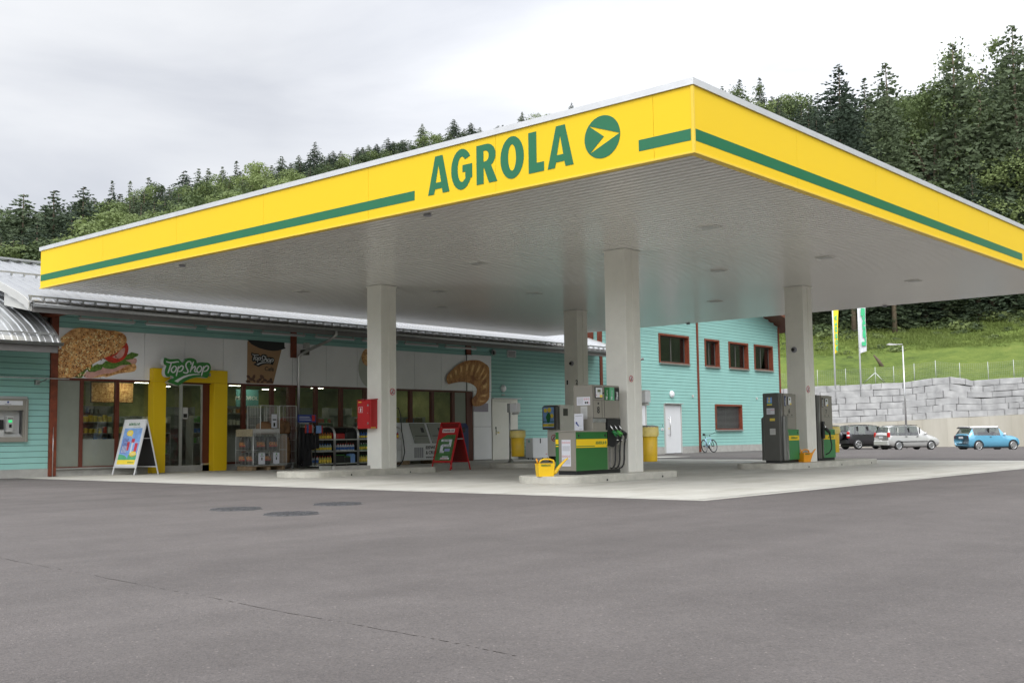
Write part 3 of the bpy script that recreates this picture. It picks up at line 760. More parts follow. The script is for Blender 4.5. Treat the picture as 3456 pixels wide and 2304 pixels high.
# ------------------------------------------------------------------ diesel pumps 6 and 7
def diesel(x0, y0, num, label, mirror_hose):
    t = thing('fuel_pump', label, 'fuel pump', (x0+.7,y0+.25,.15))
    y1 = y0+.5
    b = W(); b.box(x0+.04,x0+1.12,y0+.03,y1-.03,.15,.23); b.build('plinth', M['black'], t)
    b = W(); b.bbox(x0,x0+.12,y0,y1,.225,2.075,.02); b.build('end_panel', M['dkgrey'], t)
    b = W(); b.lathe([(.075,.225),(.075,2.07)], (x0+.155,y0+.075,0), 16); b.build('rounded_post', M['steel'], t)
    b = W(); b.box(x0+.12,x0+1.1,y0+.05,y1-.05,.23,2.06); b.bbox(x0+.30,x0+.82,y0,y1,1.08,2.07,.01); b.build('body', M['taupe'], t)
    b = W(); b.bbox(x0+.34,x0+1.12,y0-.01,y1+.01,.235,1.07,.008); gp = b.build('green_panel', M['pgreen2'], t)
    b = W(); b.box(x0+.34,x0+1.12,y0-.014,y0-.01,.77,.90); b.build('yellow_band', M['yellow'], gp)
    b = W(); agrola(b, (x0+.62,y0-.016,.805), (1,0,0), (0,0,1), .062, 1, .002); b.build('lettering', M['dgreen'], gp)
    b = W(); b.disc((x0+1.03,y0-.01,.98), .025, (0,-1,0), .004, 10); b.build('lock', M['black'], gp)
    # bay at the back side, seen beyond the end panel
    b = W(); b.prism([(x0+.1,y1,.225),(x0+.1,y1+.11,.225),(x0+.1,y1+.11,1.38),(x0+.1,y1,1.47)], (.4,0,0)); b.build('rear_nozzle_bay', M['dkgrey'], t)
    b = W(); b.bbox(x0+.50,x0+.70,y0-.018,y0,1.74,1.98,.004); d_ = b.build('display_frame', M['black'], t)
    b = W(); b.box(x0+.515,x0+.685,y0-.021,y0-.018,1.75,1.97); b.build('display_face', M['white'], d_)
    b = W(); b.box(x0+.55,x0+.63,y0-.023,y0-.021,1.88,1.94); b.build('screen', M['lcd'], d_)
    b = W(); b.box(x0+.60,x0+.685,y0-.023,y0-.021,1.755,1.80); b.build('yellow_corner', M['ylab'], d_)
    b = W(); b.box(x0+.31,x0+.40,y0-.006,y0,1.72,2.0); g_ = b.build('grade_sign', M['navy'] if num == '6' else M['black'], t)
    b = W(); put_text(b, 'AdBlue' if num == '6' else 'Diesel', (x0+.385,y0-.008,1.74), (0,0,1), (-1,0,0), .20,.05, .02); b.build('writing', M['white'], g_)
    b = W(); put_text(b, num, (x0+.55,y0-.004,1.52), (1,0,0), (0,0,1), .07,.13, .01); b.disc((x0+.5,y0,1.47), .02, (0,-1,0), .005, 10); b.disc((x0+.74,y0,1.47), .02, (0,-1,0), .005, 10)
    b.box(x0+.42,x0+.82,y0-.002,y0,1.42,1.426); b.build('number', M['ink'], t)
    # nozzle, hose
    if mirror_hose:
        b = W(); b.box(x0+.24,x0+.36,y0-.05,y0,.80,1.30); b.build('nozzle_bay', M['black'], t)
        b = W(); b.tube([(x0+.28,y0-.06,1.22),(x0+.31,y0-.09,1.12),(x0+.33,y0-.12,1.05)], .015, 8); n_ = b.build('nozzle', M['chrome'], t)
        b = W(); b.tube([(x0+.30,y0-.09,1.10),(x0+.36,y0-.14,1.02),(x0+.43,y0-.16,.97)], [.04,.05,.035], 8); b.build('grip', M['black'], n_)
        b = W(); b.tube([(x0+.43,y0-.16,.97),(x0+.45,y0-.17,.80),(x0+.50,y0-.18,.62),(x0+.49,y0-.17,.48),(x0+.42,y0-.13,.38),(x0+.33,y0-.06,.33)], [.03,.022,.018,.018,.018,.018], 8); b.build('hose', M['rubber'], t)
        b = W(); b.box(x0+.30,x0+.315,y0-.01,y0+.02,.25,.8); b.box(x0+.325,x0+.335,y0-.01,y0+.02,.25,.8); b.build('guide_rail', M['chrome'], t)
    else:
        b = W(); b.bbox(x0+.14,x0+.36,y0-.07,y0+.02,.23,1.46,.03); b.build('side_pod', M['steel'], t)
        b = W(); b.box(x0+.30,x0+.32,y0-.085,y0-.07,.25,1.0); b.box(x0+.335,x0+.352,y0-.085,y0-.07,.25,1.0); b.build('guide_rail', M['chrome'], t)
    return t
M['steel'] = mat('grey_steel_paint', (.20,.20,.19), .28, .5, var=.06)
M['pgreen2'] = mat('pump_green_paint_pale', (.035,.20,.06), .35, var=.06)
d6 = diesel(13.45,5.70,'6','tall dark grey pump numbered 6, left of the right column',False)
d7 = diesel(16.0,5.80,'7','narrow dark pump with a hanging black nozzle, right of the right column',True)
s6 = sheet(d6, (13.45,6.08,1.62), RV, .24, .17, [(.02,.03+.02*k,.10,.006) for k in range(6)], [(.14+.04*k,.12,.018) for k in range(3)])
s6.location.z = -.13
sheet(d6, (13.45,5.99,1.31), RV, .15, .07, [(.01,.03,.12,.006)], 0, 'yellow_notice', M['ylab'])
sheet(d6, (13.45,6.0,.93), RV, .17, .17, [(.02,.04+.03*k,.12,.004) for k in range(4)], 0, 'plate', M['greylt'])
pp = sheet(d6, (13.45,6.06,1.74), RV, .15, .22, [], 0, 'poster', M['skyb'])
b = W(); b.box(13.443,13.446,5.91,6.06,1.74,1.77); b.disc((13.446,5.99,1.93), .025, (-1,0,0), .002); b.disc((13.446,5.99,1.85), .03, (-1,0,0), .002); b.build('yellow_marks', M['ylab'], pp)
b = W(); b.box(13.443,13.446,5.91,6.06,1.775,1.80); b.build('green_mark', M['grn2'], pp)

# rear pump with poster display (end face seen)
t = thing('fuel_pump', 'beige pump with a dark poster case on its end, in front of the rear column', 'fuel pump', (14.2,13.8,.15))
b = W(); b.bbox(13.6,14.85,13.49,14.06,.32,1.975,.02); b.build('body', M['greyb'] if 'greyb' in M else M['taupe2'] if 'taupe2' in M else M['column'], t)
b = W(); b.box(13.64,14.85,13.53,14.03,.15,.32); b.build('plinth', M['black'], t)
b = W(); b.bbox(13.42,13.6,13.49,14.14,1.18,1.955,.05); pc = b.build('poster_case', M['dkgrey'], t)
b = W(); b.box(13.414,13.42,13.62,14.06,1.24,1.90); b.build('poster', M['skyb'], pc)
b = W(); b.box(13.410,13.414,13.62,14.06,1.28,1.37); b.disc((13.414,13.96,1.80), .07, (-1,0,0), .002); b.disc((13.414,13.80,1.81), .08, (-1,0,0), .002); b.disc((13.414,13.70,1.62), .07, (-1,0,0), .002); b.build('yellow_marks', M['ylab'], pc)
b = W(); b.prism([(13.413,13.88,1.40),(13.413,13.80,1.40),(13.413,13.74,1.60),(13.413,13.80,1.74),(13.413,13.88,1.70),(13.413,13.95,1.58)], (-.002,0,0)); b.box(13.411,13.414,13.62,14.06,1.42,1.45); b.build('green_mark', M['dgreen'], pc)
b = W(); agrola(b, (13.408,13.84,1.31), RV, (0,0,1), .035, 1, .001); b.build('lettering', M['dgreen'], pc)
b = W(); b.box(13.75,13.95,13.46,13.49,1.62,1.85); b.build('side_box', M['dkgrey'], t)
nosmoke(t, (13.596,13.775,.91), .11, (-1,0,0))

# ------------------------------------------------------------------ bins, dispensers
def bin_post(px, py, bx, by, label, disp=True, z=.35, grp='yellow litter bins on posts'):
    t = thing('litter_bin', label, 'bin', (px,py,.15), group=grp)
    b = W(); b.smooth = True
    b.lathe([(.195,z),(.205,z+.02),(.22,z+.8),(.215,z+.8),(.19,z+.05)], (bx,by,0), 28); b.build('bucket', M['bin'], t)
    b = W(); b.lathe([(.235,z+.58),(.255,z+.64),(.245,z+.81),(.225,z+.815)], (bx,by,0), 20, cap=False); b.build('bag_edge', M['bag'], t)
    b = W(); b.lathe([(.18,z+.80),(.245,z+.80),(.245,z+.825),(.12,z+.845)], (bx,by,0), 24); b.build('rim', M['zinc'], t)
    b = W(); b.tube([(px,py,.15),(px,py,2.0)], .028, 10); b.prism([(px-.06,py-.06,.15),(px+.12,py-.06,.15),(px+.02,py-.06,.28)], (0,.12,0)); b.build('post', M['zinc'], t)
    b = W()
    for zz in (z+.12,z+.68): b.box(min(px,bx),max(px,bx)+.02,min(py,by),max(py,by)+.02,zz,zz+.04)
    b.build('bracket', M['zinc'], t)
    if disp:
        d = thing('towel_dispenser', label.replace('yellow bin','grey white towel dispenser').replace('litter','paper'), 'dispenser', (px,py,1.7))
        b = W(); b.bbox(px-.09,px+.12,py-.37,py-.07,1.73,2.02,.03); b.build('cover', M['lamp'], d)
        b = W(); b.bbox(px-.08,px+.1,py-.35,py-.13,1.66,1.73,.03); b.build('outlet', M['greylt'], d)
        b = W(); b.box(px-.06,px+.06,py-.07,py+.05,1.73,2.01); b.build('bracket', M['zinc'], d)
        return t, d
    return t, None
t1, dd = bin_post(11.98,14.25,12.03,13.97,'yellow bin on the rear island in front of the grey door')
tag(dd, 'white paper towel dispenser on the post beside the rear grey door')
t2, dd = bin_post(7.35,6.25,7.45,5.98,'yellow bin peeking out behind the nearest column')
tag(dd, 'towel dispenser mostly hidden behind the nearest column')
bin_post(18.45,6.78,18.62,6.58,'yellow bin behind the narrow dark pump at the right', False)

# watering cans
def wcan(loc, rz, label, mt_):
    t = thing('watering_can', label, 'watering can', loc, rz)
    b = Lc(); w0,d0,w1,d1,h = .36*.5,.085,.40*.5,.105,.265
    vs = [(-w0,-d0,0),(w0*.8,-d0,0),(w0*.8,d0,0),(-w0,d0,0),(-w1,-d1,h),(w1*.8,-d1,h),(w1*.8,d1,h),(-w1,d1,h)]
    b.add(vs, [(3,2,1,0),(0,1,5,4),(1,2,6,5),(2,3,7,6),(3,0,4,7)])
    vi = [(-w1+.01,-d1+.01,h),(w1*.8-.01,-d1+.01,h),(w1*.8-.01,d1-.01,h),(-w1+.01,d1-.01,h)]
    b.add(vs[4:]+vi+[(v[0],v[1],h-.05) for v in vi], [(0,1,5,4),(1,2,6,5),(2,3,7,6),(3,0,4,7),(4,5,9,8),(5,6,10,9),(6,7,11,10),(7,4,8,11),(8,9,10,11)])
    b.box(-w1-.006,w1*.8+.006,-d1-.006,-d1,h-.014,h); b.box(-w1-.006,-w1,-d1,d1,h-.014,h)
    b.build('tank', mt_, t)
    b = Lc(); b.tube([(-w1*.72,0,h-.01),(-w1*.6,0,h+.055),(-w1*.2,0,h+.085),(w1*.35,0,h+.085),(w1*.85,0,h+.055),(w1*.95,0,h-.03),(w1*.85,0,h-.12)], [.014,.016,.018,.018,.022,.022,.018], 8)
    b.build('handle', mt_, t)
    b = Lc(); b.tube([(w0*.7,0,.05),(w0*1.2,0,.09),(w0*1.75,0,.21),(w0*2.5,0,.335),(w0*2.75,0,.355)], [.05,.045,.03,.018,.016], 10)
    b.build('spout', mt_, t)
    b = Lc(); b.tube([(-w1*.85,0,h),(-w1*1.02,0,h+.10)], [.02,.016], 8); b.build('filler_horn', M['orange'], t)
    b = Lc(); agrola(b, (-.14,-d1-.008,h-.055), (1,0,0), (0,0,1), .034, 1, .002); b.build('lettering', M['dgreen'], t)
    return t
wcan((3.50,5.86,.15), math.radians(-30), 'yellow watering can standing on the end of the near island', M['can'])
wcan((14.75,5.62,.15), math.radians(-10), 'orange watering can with spout up, beside the right column', M['orange'])


# ------------------------------------------------------------------ wall helpers
def rects(x0, x1, z0, z1, ops):
    """split a wall into rectangles around its openings"""
    xs = sorted({x0, x1, *[min(max(q, x0), x1) for o in ops for q in o[:2]]}); out = []
    zs = sorted({z0, z1, *[min(max(q, z0), z1) for o in ops for q in o[2:]]})
    for i in range(len(zs)-1):
        run = None
        for j in range(len(xs)-1):
            cx, cz = (xs[j]+xs[j+1])/2, (zs[i]+zs[i+1])/2
            hit = any(o[0] < cx < o[1] and o[2] < cz < o[3] for o in ops)
            if hit:
                if run: out.append(run); run = None
            elif run: run = (run[0], xs[j+1], run[2], run[3])
            else: run = (xs[j], xs[j+1], zs[i], zs[i+1])
        if run: out.append(run)
    return out
def boards(mb, x0, x1, z0, z1, y, ops=(), h=.165, top=None):
    """lapped boards on a wall that faces -Y; top(x) gives a sloping upper limit"""
    z = z0; k = 0
    while z < z1-.01:
        zt = min(z+h, z1)
        cuts = rects(x0, x1, z, zt, ops)
        for (a, b_, c, d) in cuts:
            fc, fd = (c-z)/(zt-z), (d-z)/(zt-z)
            if d >= zt-1e-6: d -= .013
            if d-c < .01: continue
            if top:
                lim = top(z+.5*h); 
                a, b_ = max(a, lim[0]), min(b_, lim[1])
                if b_-a < .05: continue
            yb, yt = y-.030+.008*fc, y-.030+.008*fd
            vs = [(a,yb,c),(b_,yb,c),(b_,yt,d),(a,yt,d),(a,y,c),(b_,y,c),(b_,y,d),(a,y,d)]
            mb.add(vs, [(0,1,2,3),(4,5,1,0),(3,2,6,7),(0,3,7,4),(1,5,6,2)])
        z = zt
    return mb
def felt(parent, rs, y):  # dark sheet added behind the boards to paint the groove shade
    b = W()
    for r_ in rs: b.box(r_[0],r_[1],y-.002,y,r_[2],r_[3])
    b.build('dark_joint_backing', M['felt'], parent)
def boards_x(mb, y0, y1, z0, z1, x, h=.165, s=-1):
    z = z0
    while z < z1-.01:
        zt = min(z+h, z1); yb, yt = x+s*.03, x+s*.008
        mb.add([(yb,y0,z),(yb,y1,z),(yt,y1,zt),(yt,y0,zt),(x,y0,z),(x,y1,z),(x,y0,zt),(x,y1,zt)], [(0,1,2,3),(0,4,5,1),(3,2,7,6),(0,3,6,4),(1,5,7,2)])
        z = zt

# ------------------------------------------------------------------ shop
FY = 22.0
shop = thing('shop_building', 'long low shop with white picture panels, red brown frames and a metal roof', 'shop', (14,27,0))
b = W()
boards(b, 1.05,18.1,4.285,4.75,FY); boards(b, 18.5,19.62,4.315,4.75,FY); boards(b, 19.62,27.25,.20,4.75,FY, [(19.62,21.28,.0,2.56)])
b.build('weatherboarding', M['teal'], shop)
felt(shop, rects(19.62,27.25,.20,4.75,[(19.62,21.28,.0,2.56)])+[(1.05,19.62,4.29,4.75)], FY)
b = W()
b.box(.84,27.25,22.02,22.2,4.3,4.9); b.box(18.5,27.25,22.02,22.2,0,4.3); b.box(.84,1.05,22.2,31.5,0,5.2); b.box(1.05,27.2,31.3,31.5,0,4.9); b.box(18.5,18.6,22.2,31.3,0,4.3)
b.build('wall', M['greylt'], shop)
b = W(); b.box(.9,18.5,22.06,31.3,.0,.07); b.build('floor', M['dfloor'], shop)
b = W(); b.box(1.05,18.5,22.2,31.3,3.15,3.2); b.build('ceiling', M['ceil'], shop)
b = W(); b.box(1.06,18.49,31.2,31.28,.1,3.15); b.box(1.055,1.10,22.25,31.2,.1,3.15); b.box(18.44,18.49,22.25,31.2,.1,3.15); b.build('interior_wall', M['intw'], shop)
b = W(); b.box(1.06,18.5,21.97,22.15,0,.20); b.box(18.5,27.25,21.975,22.02,0,.2); b.build('base', M['plinth'], shop)
# timber posts
for (xa, xb, zt) in ((.84,1.05,4.85),):
    b = W(); b.box(xa,xb,21.90 if xa<1 else 21.95,22.2,0.02 if xa<1 else .2,zt)
    q = b.build('timber_post', M['brown'], shop)
b = W(); b.box(18.14,18.50,21.95,22.15,.02,2.80); b.build('timber_post', M['dbrown'], shop)
b = W(); b.box(9.30,9.55,21.95,22.15,.2,2.80); b.build('timber_post', M['dbrown'], shop)
b = W(); b.box(9.32,9.56,21.90,21.945,3.78,4.78); b.build('timber_post', M['brown'], shop)
b = W(); b.box(18.16,18.42,21.93,21.965,4.32,4.78); b.build('timber_post', M['brown'], shop)
b = W(); b.box(.50,.84,21.0,22.0,4.55,4.85); b.build('rafter_end', M['brown'], shop)
# white facade panels with their pictures
seams = [1.05,2.38,3.80,5.20,6.62,8.06,9.42]; s2_ = [9.43,10.91,12.35,13.8,15.25,16.71,18.15]
b = W()
for sq in (seams, s2_):
    for i in range(len(sq)-1): b.box(sq[i]+.006,sq[i+1]-.006,21.955,22.02,2.83,4.28)
b.box(18.44,19.60,21.90,21.93,2.83,4.315); b.box(18.16,18.43,21.90,21.93,2.83,4.30)
b.box(18.52,19.60,21.92,22.02,1.395,2.82); b.box(18.52,19.60,21.92,22.02,.06,1.385)
pan = b.build('facade_panel', M['panel'], shop)
b = W(); b.box(1.06,18.1,21.975,22.02,2.83,4.28); b.box(18.2,19.6,21.955,22.0,2.84,4.3); b.box(18.53,19.6,21.955,22.0,.06,2.84); b.build('panel_gap', M['black'], shop)

def pic(pts, z, y=21.951, k=.44643, o=(0,960), th=.003, mb=None):
    mb = mb or W()
    P = [onY(o[0]+x_*k, o[1]+y_*k, y-z*.0035) for x_, y_ in pts]
    mb.prism([(q.x, q.y, q.z) for q in P], (0,-.003,0)); return mb
def blob(pts, n=3, jit=0):
    """Catmull-Rom smoothed closed outline"""
    N_ = len(pts); out = []
    for i in range(N_):
        p0, p1, p2, p3 = pts[i-1], pts[i], pts[(i+1)%N_], pts[(i+2)%N_]
        for k_ in range(n):
            t_ = k_/n
            out.append(tuple(.5*((2*p1[c])+(-p0[c]+p2[c])*t_+(2*p0[c]-5*p1[c]+4*p2[c]-p3[c])*t_*t_+(-p0[c]+3*p1[c]-3*p2[c]+p3[c])*t_**3)+random.uniform(-jit,jit) for c in (0,1)))
    return out
hamp = pic(blob([(640,700),(720,705),(860,665),(940,630),(1020,605),(1030,560),(970,560),(850,600),(720,650),(650,660)]), 0); hamp.build('printed_ham', M['ham'], shop)
b = pic(blob([(800,700),(900,672),(1015,655),(1028,610),(990,600),(880,655),(800,680)]), 1)
pic(blob([(700,706),(800,690),(830,672),(760,680)]),1, mb=b); b.build('printed_bread_base', M['bread'], shop)
b = pic(blob([(560,700),(620,705),(650,650),(700,640),(690,600),(620,620),(560,660)],3,5), 2)
pic(blob([(770,620),(850,635),(930,610),(990,600),(950,570),(1000,560),(1045,525),(990,512),(940,545),(860,570),(780,590)],3,5), 2, mb=b)
pic(blob([(660,650),(700,660),(760,640),(778,612),(740,600),(700,620)],3,6), 3, mb=b); b.build('printed_salad', M['salad'], shop)
b = pic(blob([(790,550),(850,592),(920,575),(960,530),(970,470),(940,430),(880,480)]), 3); b.build('printed_tomato', M['tomato'], shop)
b = pic(blob([(850,548),(900,560),(935,530),(945,480),(915,490),(880,530)]), 4); b.build('printed_tomato_heart', M['ham'], shop)
b = pic(blob([(417,690),(417,560),(420,470),(470,400),(560,335),(680,332),(800,345),(900,355),(950,390),(958,430),(925,475),(880,515),(800,550),(720,590),(650,640),(600,670),(560,700),(480,700)],3,2), 5)
b.build('printed_roll', M['bread'], shop)
random.seed(8)
for nm_, c_, n_, lo in (('printed_crust_shade',(.16,.045,.012),210,0),('printed_crust_flakes',(.98,.70,.36),230,1),('printed_crust_glaze',(.72,.34,.09),180,2)):
    b = W()
    for k in range(n_):
        for _ in range(30):
            x_, y_ = random.uniform(425,950), random.uniform(340,695)
            if ((x_-560)/150)**2+((y_-560)/145)**2 < .95 or ((x_-760)/190)**2+((y_-445)/100)**2 < .9 or ((x_-500)/80)**2+((y_-470)/90)**2 < .9: break
        if lo == 0 and random.random() < .5: y_ = min(690, y_+60)
        a0 = random.uniform(0,3); r1, r2 = random.uniform(4,13), random.uniform(2,6); m_ = random.randint(4,6)
        pic([(x_+r1*math.cos(2*PI*q/m_)*math.cos(a0)-r2*math.sin(2*PI*q/m_)*math.sin(a0), y_+r1*math.cos(2*PI*q/m_)*math.sin(a0)+r2*math.sin(2*PI*q/m_)*math.cos(a0)) for q in range(m_)], 6.2+lo*.9+random.random()*.6, mb=b)
    b.build(nm_, mat(nm_+'_ink', c_, .45, var=.3, scale=20), shop)
# coffee cup
zc_ = (820,1130); kc = .11478
def P2(pts, z, mb=None): return pic(pts, z, 21.951, kc, zc_, mb=mb)
b = P2([(130,180),(1135,430),(885,1440),(115,1415)], 0); b.build('printed_cup', M['cup'], shop)
b = P2([(120,140),(1220,225)]+blob([(1222,350),(1130,430),(960,470),(760,455),(480,385),(250,270),(130,190)],2)[:-3], 1); b.build('printed_lid', M['black'], shop)
b = W()
random.seed(3)
for (x_, y_) in ((160,1230),(320,1230),(250,1300),(560,1230),(500,1310),(650,1330),(820,1330),(150,1370),(330,1350),(440,1380),(740,1395),(560,1390),(850,1400)):
    a0 = random.uniform(0,3); rr_ = random.uniform(38,62)
    P2([(x_+rr_*1.25*math.cos(q)*math.cos(a0)-rr_*.8*math.sin(q)*math.sin(a0), min(1412,y_+rr_*1.25*math.cos(q)*math.sin(a0)+rr_*.8*math.sin(q)*math.cos(a0))) for q in [2*PI*k/12 for k in range(12)]], 1+random.random()*.8, b)
b.build('printed_beans', M['bean'], shop)
random.seed(11)
# the script lettering used on the sign and on the cup, in sign pixels
OUT = [(210,190),(350,240),(480,255),(680,240),(780,262),(870,370),(930,380),(1000,275),(1100,220),(1250,208),(1400,250),(1460,320),(1490,430),(1560,392),(1690,375),(1800,388),(1920,392),(2000,455),(2035,580),(2010,720),(1960,810),(1905,990),(1760,972),(1600,965),(1400,985),(1200,1040),(1000,1140),(870,1225),(740,1300),(520,1225),(330,1160),(550,1000),(515,925),(420,905),(385,962),(260,920),(212,800),(225,650),(270,520),(190,470),(157,370),(175,260)]
STR = [[(255,345),(400,388),(550,380),(690,355),(765,365)],[(465,400),(400,600),(330,810)],
 [(590,520),(530,565),(465,650),(470,730),(530,778),(600,745),(655,650),(655,575),(600,520)],
 [(748,530),(715,680),(655,925)],[(735,640),(800,560),(880,515),(935,560),(915,640),(850,720),(745,740)],
 [(1240,465),(1240,385),(1170,342),(1085,385),(1040,480),(1060,580),(1110,680),(1120,760),(1060,800),(980,790),(930,760)],
 [(1345,345),(1275,560),(1205,770)],[(1235,690),(1320,590),(1400,540),(1412,620),(1385,700),(1415,755),(1470,750)],
 [(1595,515),(1535,565),(1480,650),(1485,730),(1540,775),(1615,735),(1665,640),(1655,565),(1600,515)],
 [(1752,530),(1718,680),(1655,915)],[(1740,640),(1800,555),(1880,515),(1935,555),(1920,640),(1850,715),(1745,740)]]
SWO = [(580,1120),(750,1020),(950,920),(1150,862),(1350,840),(1590,850),(1590,872),(1350,878),(1150,925),(950,1005),(800,1100),(720,1172)]
def ribbon(mb, pts, wd, mp, th):
    q = []
    for i in range(len(pts)-1):    # smooth
        p0 = pts[max(i-1,0)]; p1 = pts[i]; p2 = pts[i+1]; p3 = pts[min(i+2,len(pts)-1)]
        for k in range(4):
            t_ = k/4; q.append(tuple(.5*((2*p1[c])+(-p0[c]+p2[c])*t_+(2*p0[c]-5*p1[c]+4*p2[c]-p3[c])*t_*t_+(-p0[c]+3*p1[c]-3*p2[c]+p3[c])*t_**3) for c in (0,1)))
    q.append(pts[-1]); L_, R_ = [], []
    for i, p_ in enumerate(q):
        a_ = q[max(i-1,0)]; c_ = q[min(i+1,len(q)-1)]; dx, dy = c_[0]-a_[0], c_[1]-a_[1]; l_ = math.hypot(dx,dy) or 1
        u = i/(len(q)-1); ww = wd*(.62+.38*math.sin(PI*min(1,max(0,u)))**.5)
        L_.append((p_[0]-dy/l_*ww/2, p_[1]+dx/l_*ww/2)); R_.append((p_[0]+dy/l_*ww/2, p_[1]-dx/l_*ww/2))
    for i in range(len(q)-1): mb.prism([mp(*L_[i]),mp(*L_[i+1]),mp(*R_[i+1]),mp(*R_[i])], th)
def logo(mapf, parent, m_out, depth, th_out=(0,-.09,0), rim=None):
    b = W(); b.prism([mapf(x_,y_,0) for x_,y_ in blob(OUT,2)], th_out); o_ = b.build('sign_board' if depth else 'printed_badge', m_out, parent)
    b = W(); d0 = th_out[1]
    for s_ in STR: ribbon(b, s_, 54, lambda x_,y_: mapf(x_,y_,d0-.001), (0,-.004,0))
    b.prism([mapf(x_,y_,d0-.001) for x_,y_ in SWO], (0,-.004,0)); b.build('script_lettering', M['white'], o_)
    return o_
def signmap(x_, y_, d): 
    q = onY(540+x_*.08503, 1190+y_*.08503, 21.35); return Vector((q.x, 21.35+.12+d, q.z))
sg = thing('shop_sign', 'green script sign board with white edge above the yellow portal', 'sign', (5.3,21.5,3.2))
M['signg'] = mat('sign_green', (.02,.17,.025), .35, var=.05, coat=.3)
b = W(); b.prism([signmap(x_-10, y_+8, .07) for x_,y_ in blob(OUT,2)], (0,-.16,0)); b.build('white_edge', M['white'], sg)
logo(signmap, sg, M['signg'], 1, (0,-.10,0))
b = W(); b.box(4.9,4.96,21.5,21.72,3.0,3.1); b.box(5.8,5.86,21.5,21.72,3.0,3.1); b.build('bracket', M['zinc'], sg)
def cupmap(x_, y_, d):
    u = (x_-157)/(2035-157); v = (y_-190)/(1300-190)
    X_, Y_ = 238+u*690, 505+v*400+u*95-.02*v
    q = onY(zc_[0]+X_*kc, zc_[1]+Y_*kc, 21.945); return Vector((q.x, 21.945+d, q.z))
logo(cupmap, shop, M['black'], 0, (0,-.002,0))
b = W(); q = onY(zc_[0]+640*kc, zc_[1]+1050*kc, 21.94); put_text(b, 'Café', (q.x,21.943,q.z), (1,0,-.02), (0,0,1), .38,.14, .015); b.build('writing', M['ink'], shop)
# round plate picture behind the column, croissant
zp_ = (1300,1060); kp = .38265
q = onY(1265,1265,21.95)
b = W(); b.disc((q.x,21.952,3.55), .80, (0,-1,0), .003, 48); b.build('printed_plate', mat('printed_plate_grey', (.46,.48,.42), .5, var=.05), shop)
b = W(); b.disc((q.x-.32,21.948,3.95), .33, (0,-1,0), .003, 28); b.build('printed_egg', M['bread'], shop)
b = W()
cro = [(540,570),(552,530),(600,480),(650,440),(710,412),(770,404),(830,408),(880,435),(915,470),(919,560),(919,690),(912,752),(860,800),(800,812),(770,800),(765,745),(800,710),(808,660),(780,625),(720,600),(650,598),(580,612),(552,614)]
P_ = []
pic(blob(cro,2), 0, 21.898, kp, zp_, mb=b); b.build('printed_croissant', M['croi'], shop)
b = W(); b.box(18.52,19.40,21.914,21.918,2.0,2.35); b.build('printed_shadow', mat('printed_lilac', (.30,.27,.32), .5, var=.15), shop)
# folds of the croissant: wedge shaped bands across the crescent, each with a lit middle
outer = [(540,575),(552,530),(600,480),(650,440),(710,412),(770,404),(830,408),(880,435),(915,470),(919,560),(919,690),(912,752),(860,800)]
inner = [(552,606),(585,611),(620,604),(655,598),(690,598),(722,601),(755,611),(782,628),(800,645),(808,665),(800,712),(768,745),(768,790)]
fo = [W(), W()]
for k in range(len(outer)-1):
    (ax_,ay_),(bx_,by_) = outer[k], outer[k+1]; (cx_,cy_),(dx_,dy_) = inner[k+1], inner[k]
    mixp = lambda p, q, t_: (p[0]+(q[0]-p[0])*t_, p[1]+(q[1]-p[1])*t_)
    for (u0,u1,v0,v1,w_) in ((.12,.62,.10,.70,0),(.25,.50,.18,.50,1)):
        p0 = mixp(outer[k],outer[k+1],u0); p1 = mixp(outer[k],outer[k+1],u1); q0 = mixp(inner[k],inner[k+1],u0); q1 = mixp(inner[k],inner[k+1],u1)
        pic([mixp(p0,q0,v0),mixp(p1,q1,v0+.05),mixp(p1,q1,(v0+v1)/2),mixp(p1,q1,v1-.06),mixp(p0,q0,v1)], 1+w_, 21.898, kp, zp_, mb=fo[w_])
fo[0].build('printed_folds', striped('printed_fold_gold', (.36,.15,.04), (.66,.35,.12), 6, (1,1,1), dist=.5), shop); fo[1].build('printed_highlights', mat('printed_crust_light', (.80,.50,.20), .45, var=.3, scale=14), shop)
# window band
b = W(); b.box(1.05,18.12,21.93,22.06,2.76,2.83); b.box(1.05,3.96,21.93,22.06,.20,.27); b.box(6.66,18.12,21.93,22.06,.20,.27)
mull = [(1.75,1.85),(2.87,2.98),(7.37,7.50),(8.51,8.64),(10.39,10.52),(11.53,11.67),(12.67,12.82),(13.83,13.97),(14.97,15.12),(16.13,16.28),(17.29,17.44)]
for a_, c_ in mull: b.box(a_,c_,21.93,22.06,.27,2.76)
b.build('window_frame', M['dbrown'], shop)
edges = [1.05]+[q for m_ in mull for q in m_]+[18.12]
spans = [(edges[i],edges[i+1]) for i in range(0,len(edges),2)]
for (a_, c_) in spans:
    if c_ > 3.96 and a_ < 6.66:
        parts_ = [(a_,3.96),(6.66,c_)]
    else: parts_ = [(a_,c_)]
    for (p0, p1) in parts_:
        if p1-p0 < .05: continue
        if p1 < 1.8 or p0 > 17.4:
            b = W(); b.box(p0,p1,21.985,22.0,.27,2.76); b.build('frosted_pane', M['frost'], shop)
        else:
            zl = 1.06 if p1 < 12 else .27
            b = W(); b.box(p0,p1,21.99,22.0,zl,2.76); b.build('window_pane', M['glass'], shop)
            if zl > 1: b = W(); b.box(p0,p1,21.985,22.0,.27,1.055); b.build('frosted_pane', M['frost'], shop)
b = W(); b.box(1.05,3.96,21.88,21.93,.20,.24); b.build('window_sill', M['alu'], shop)
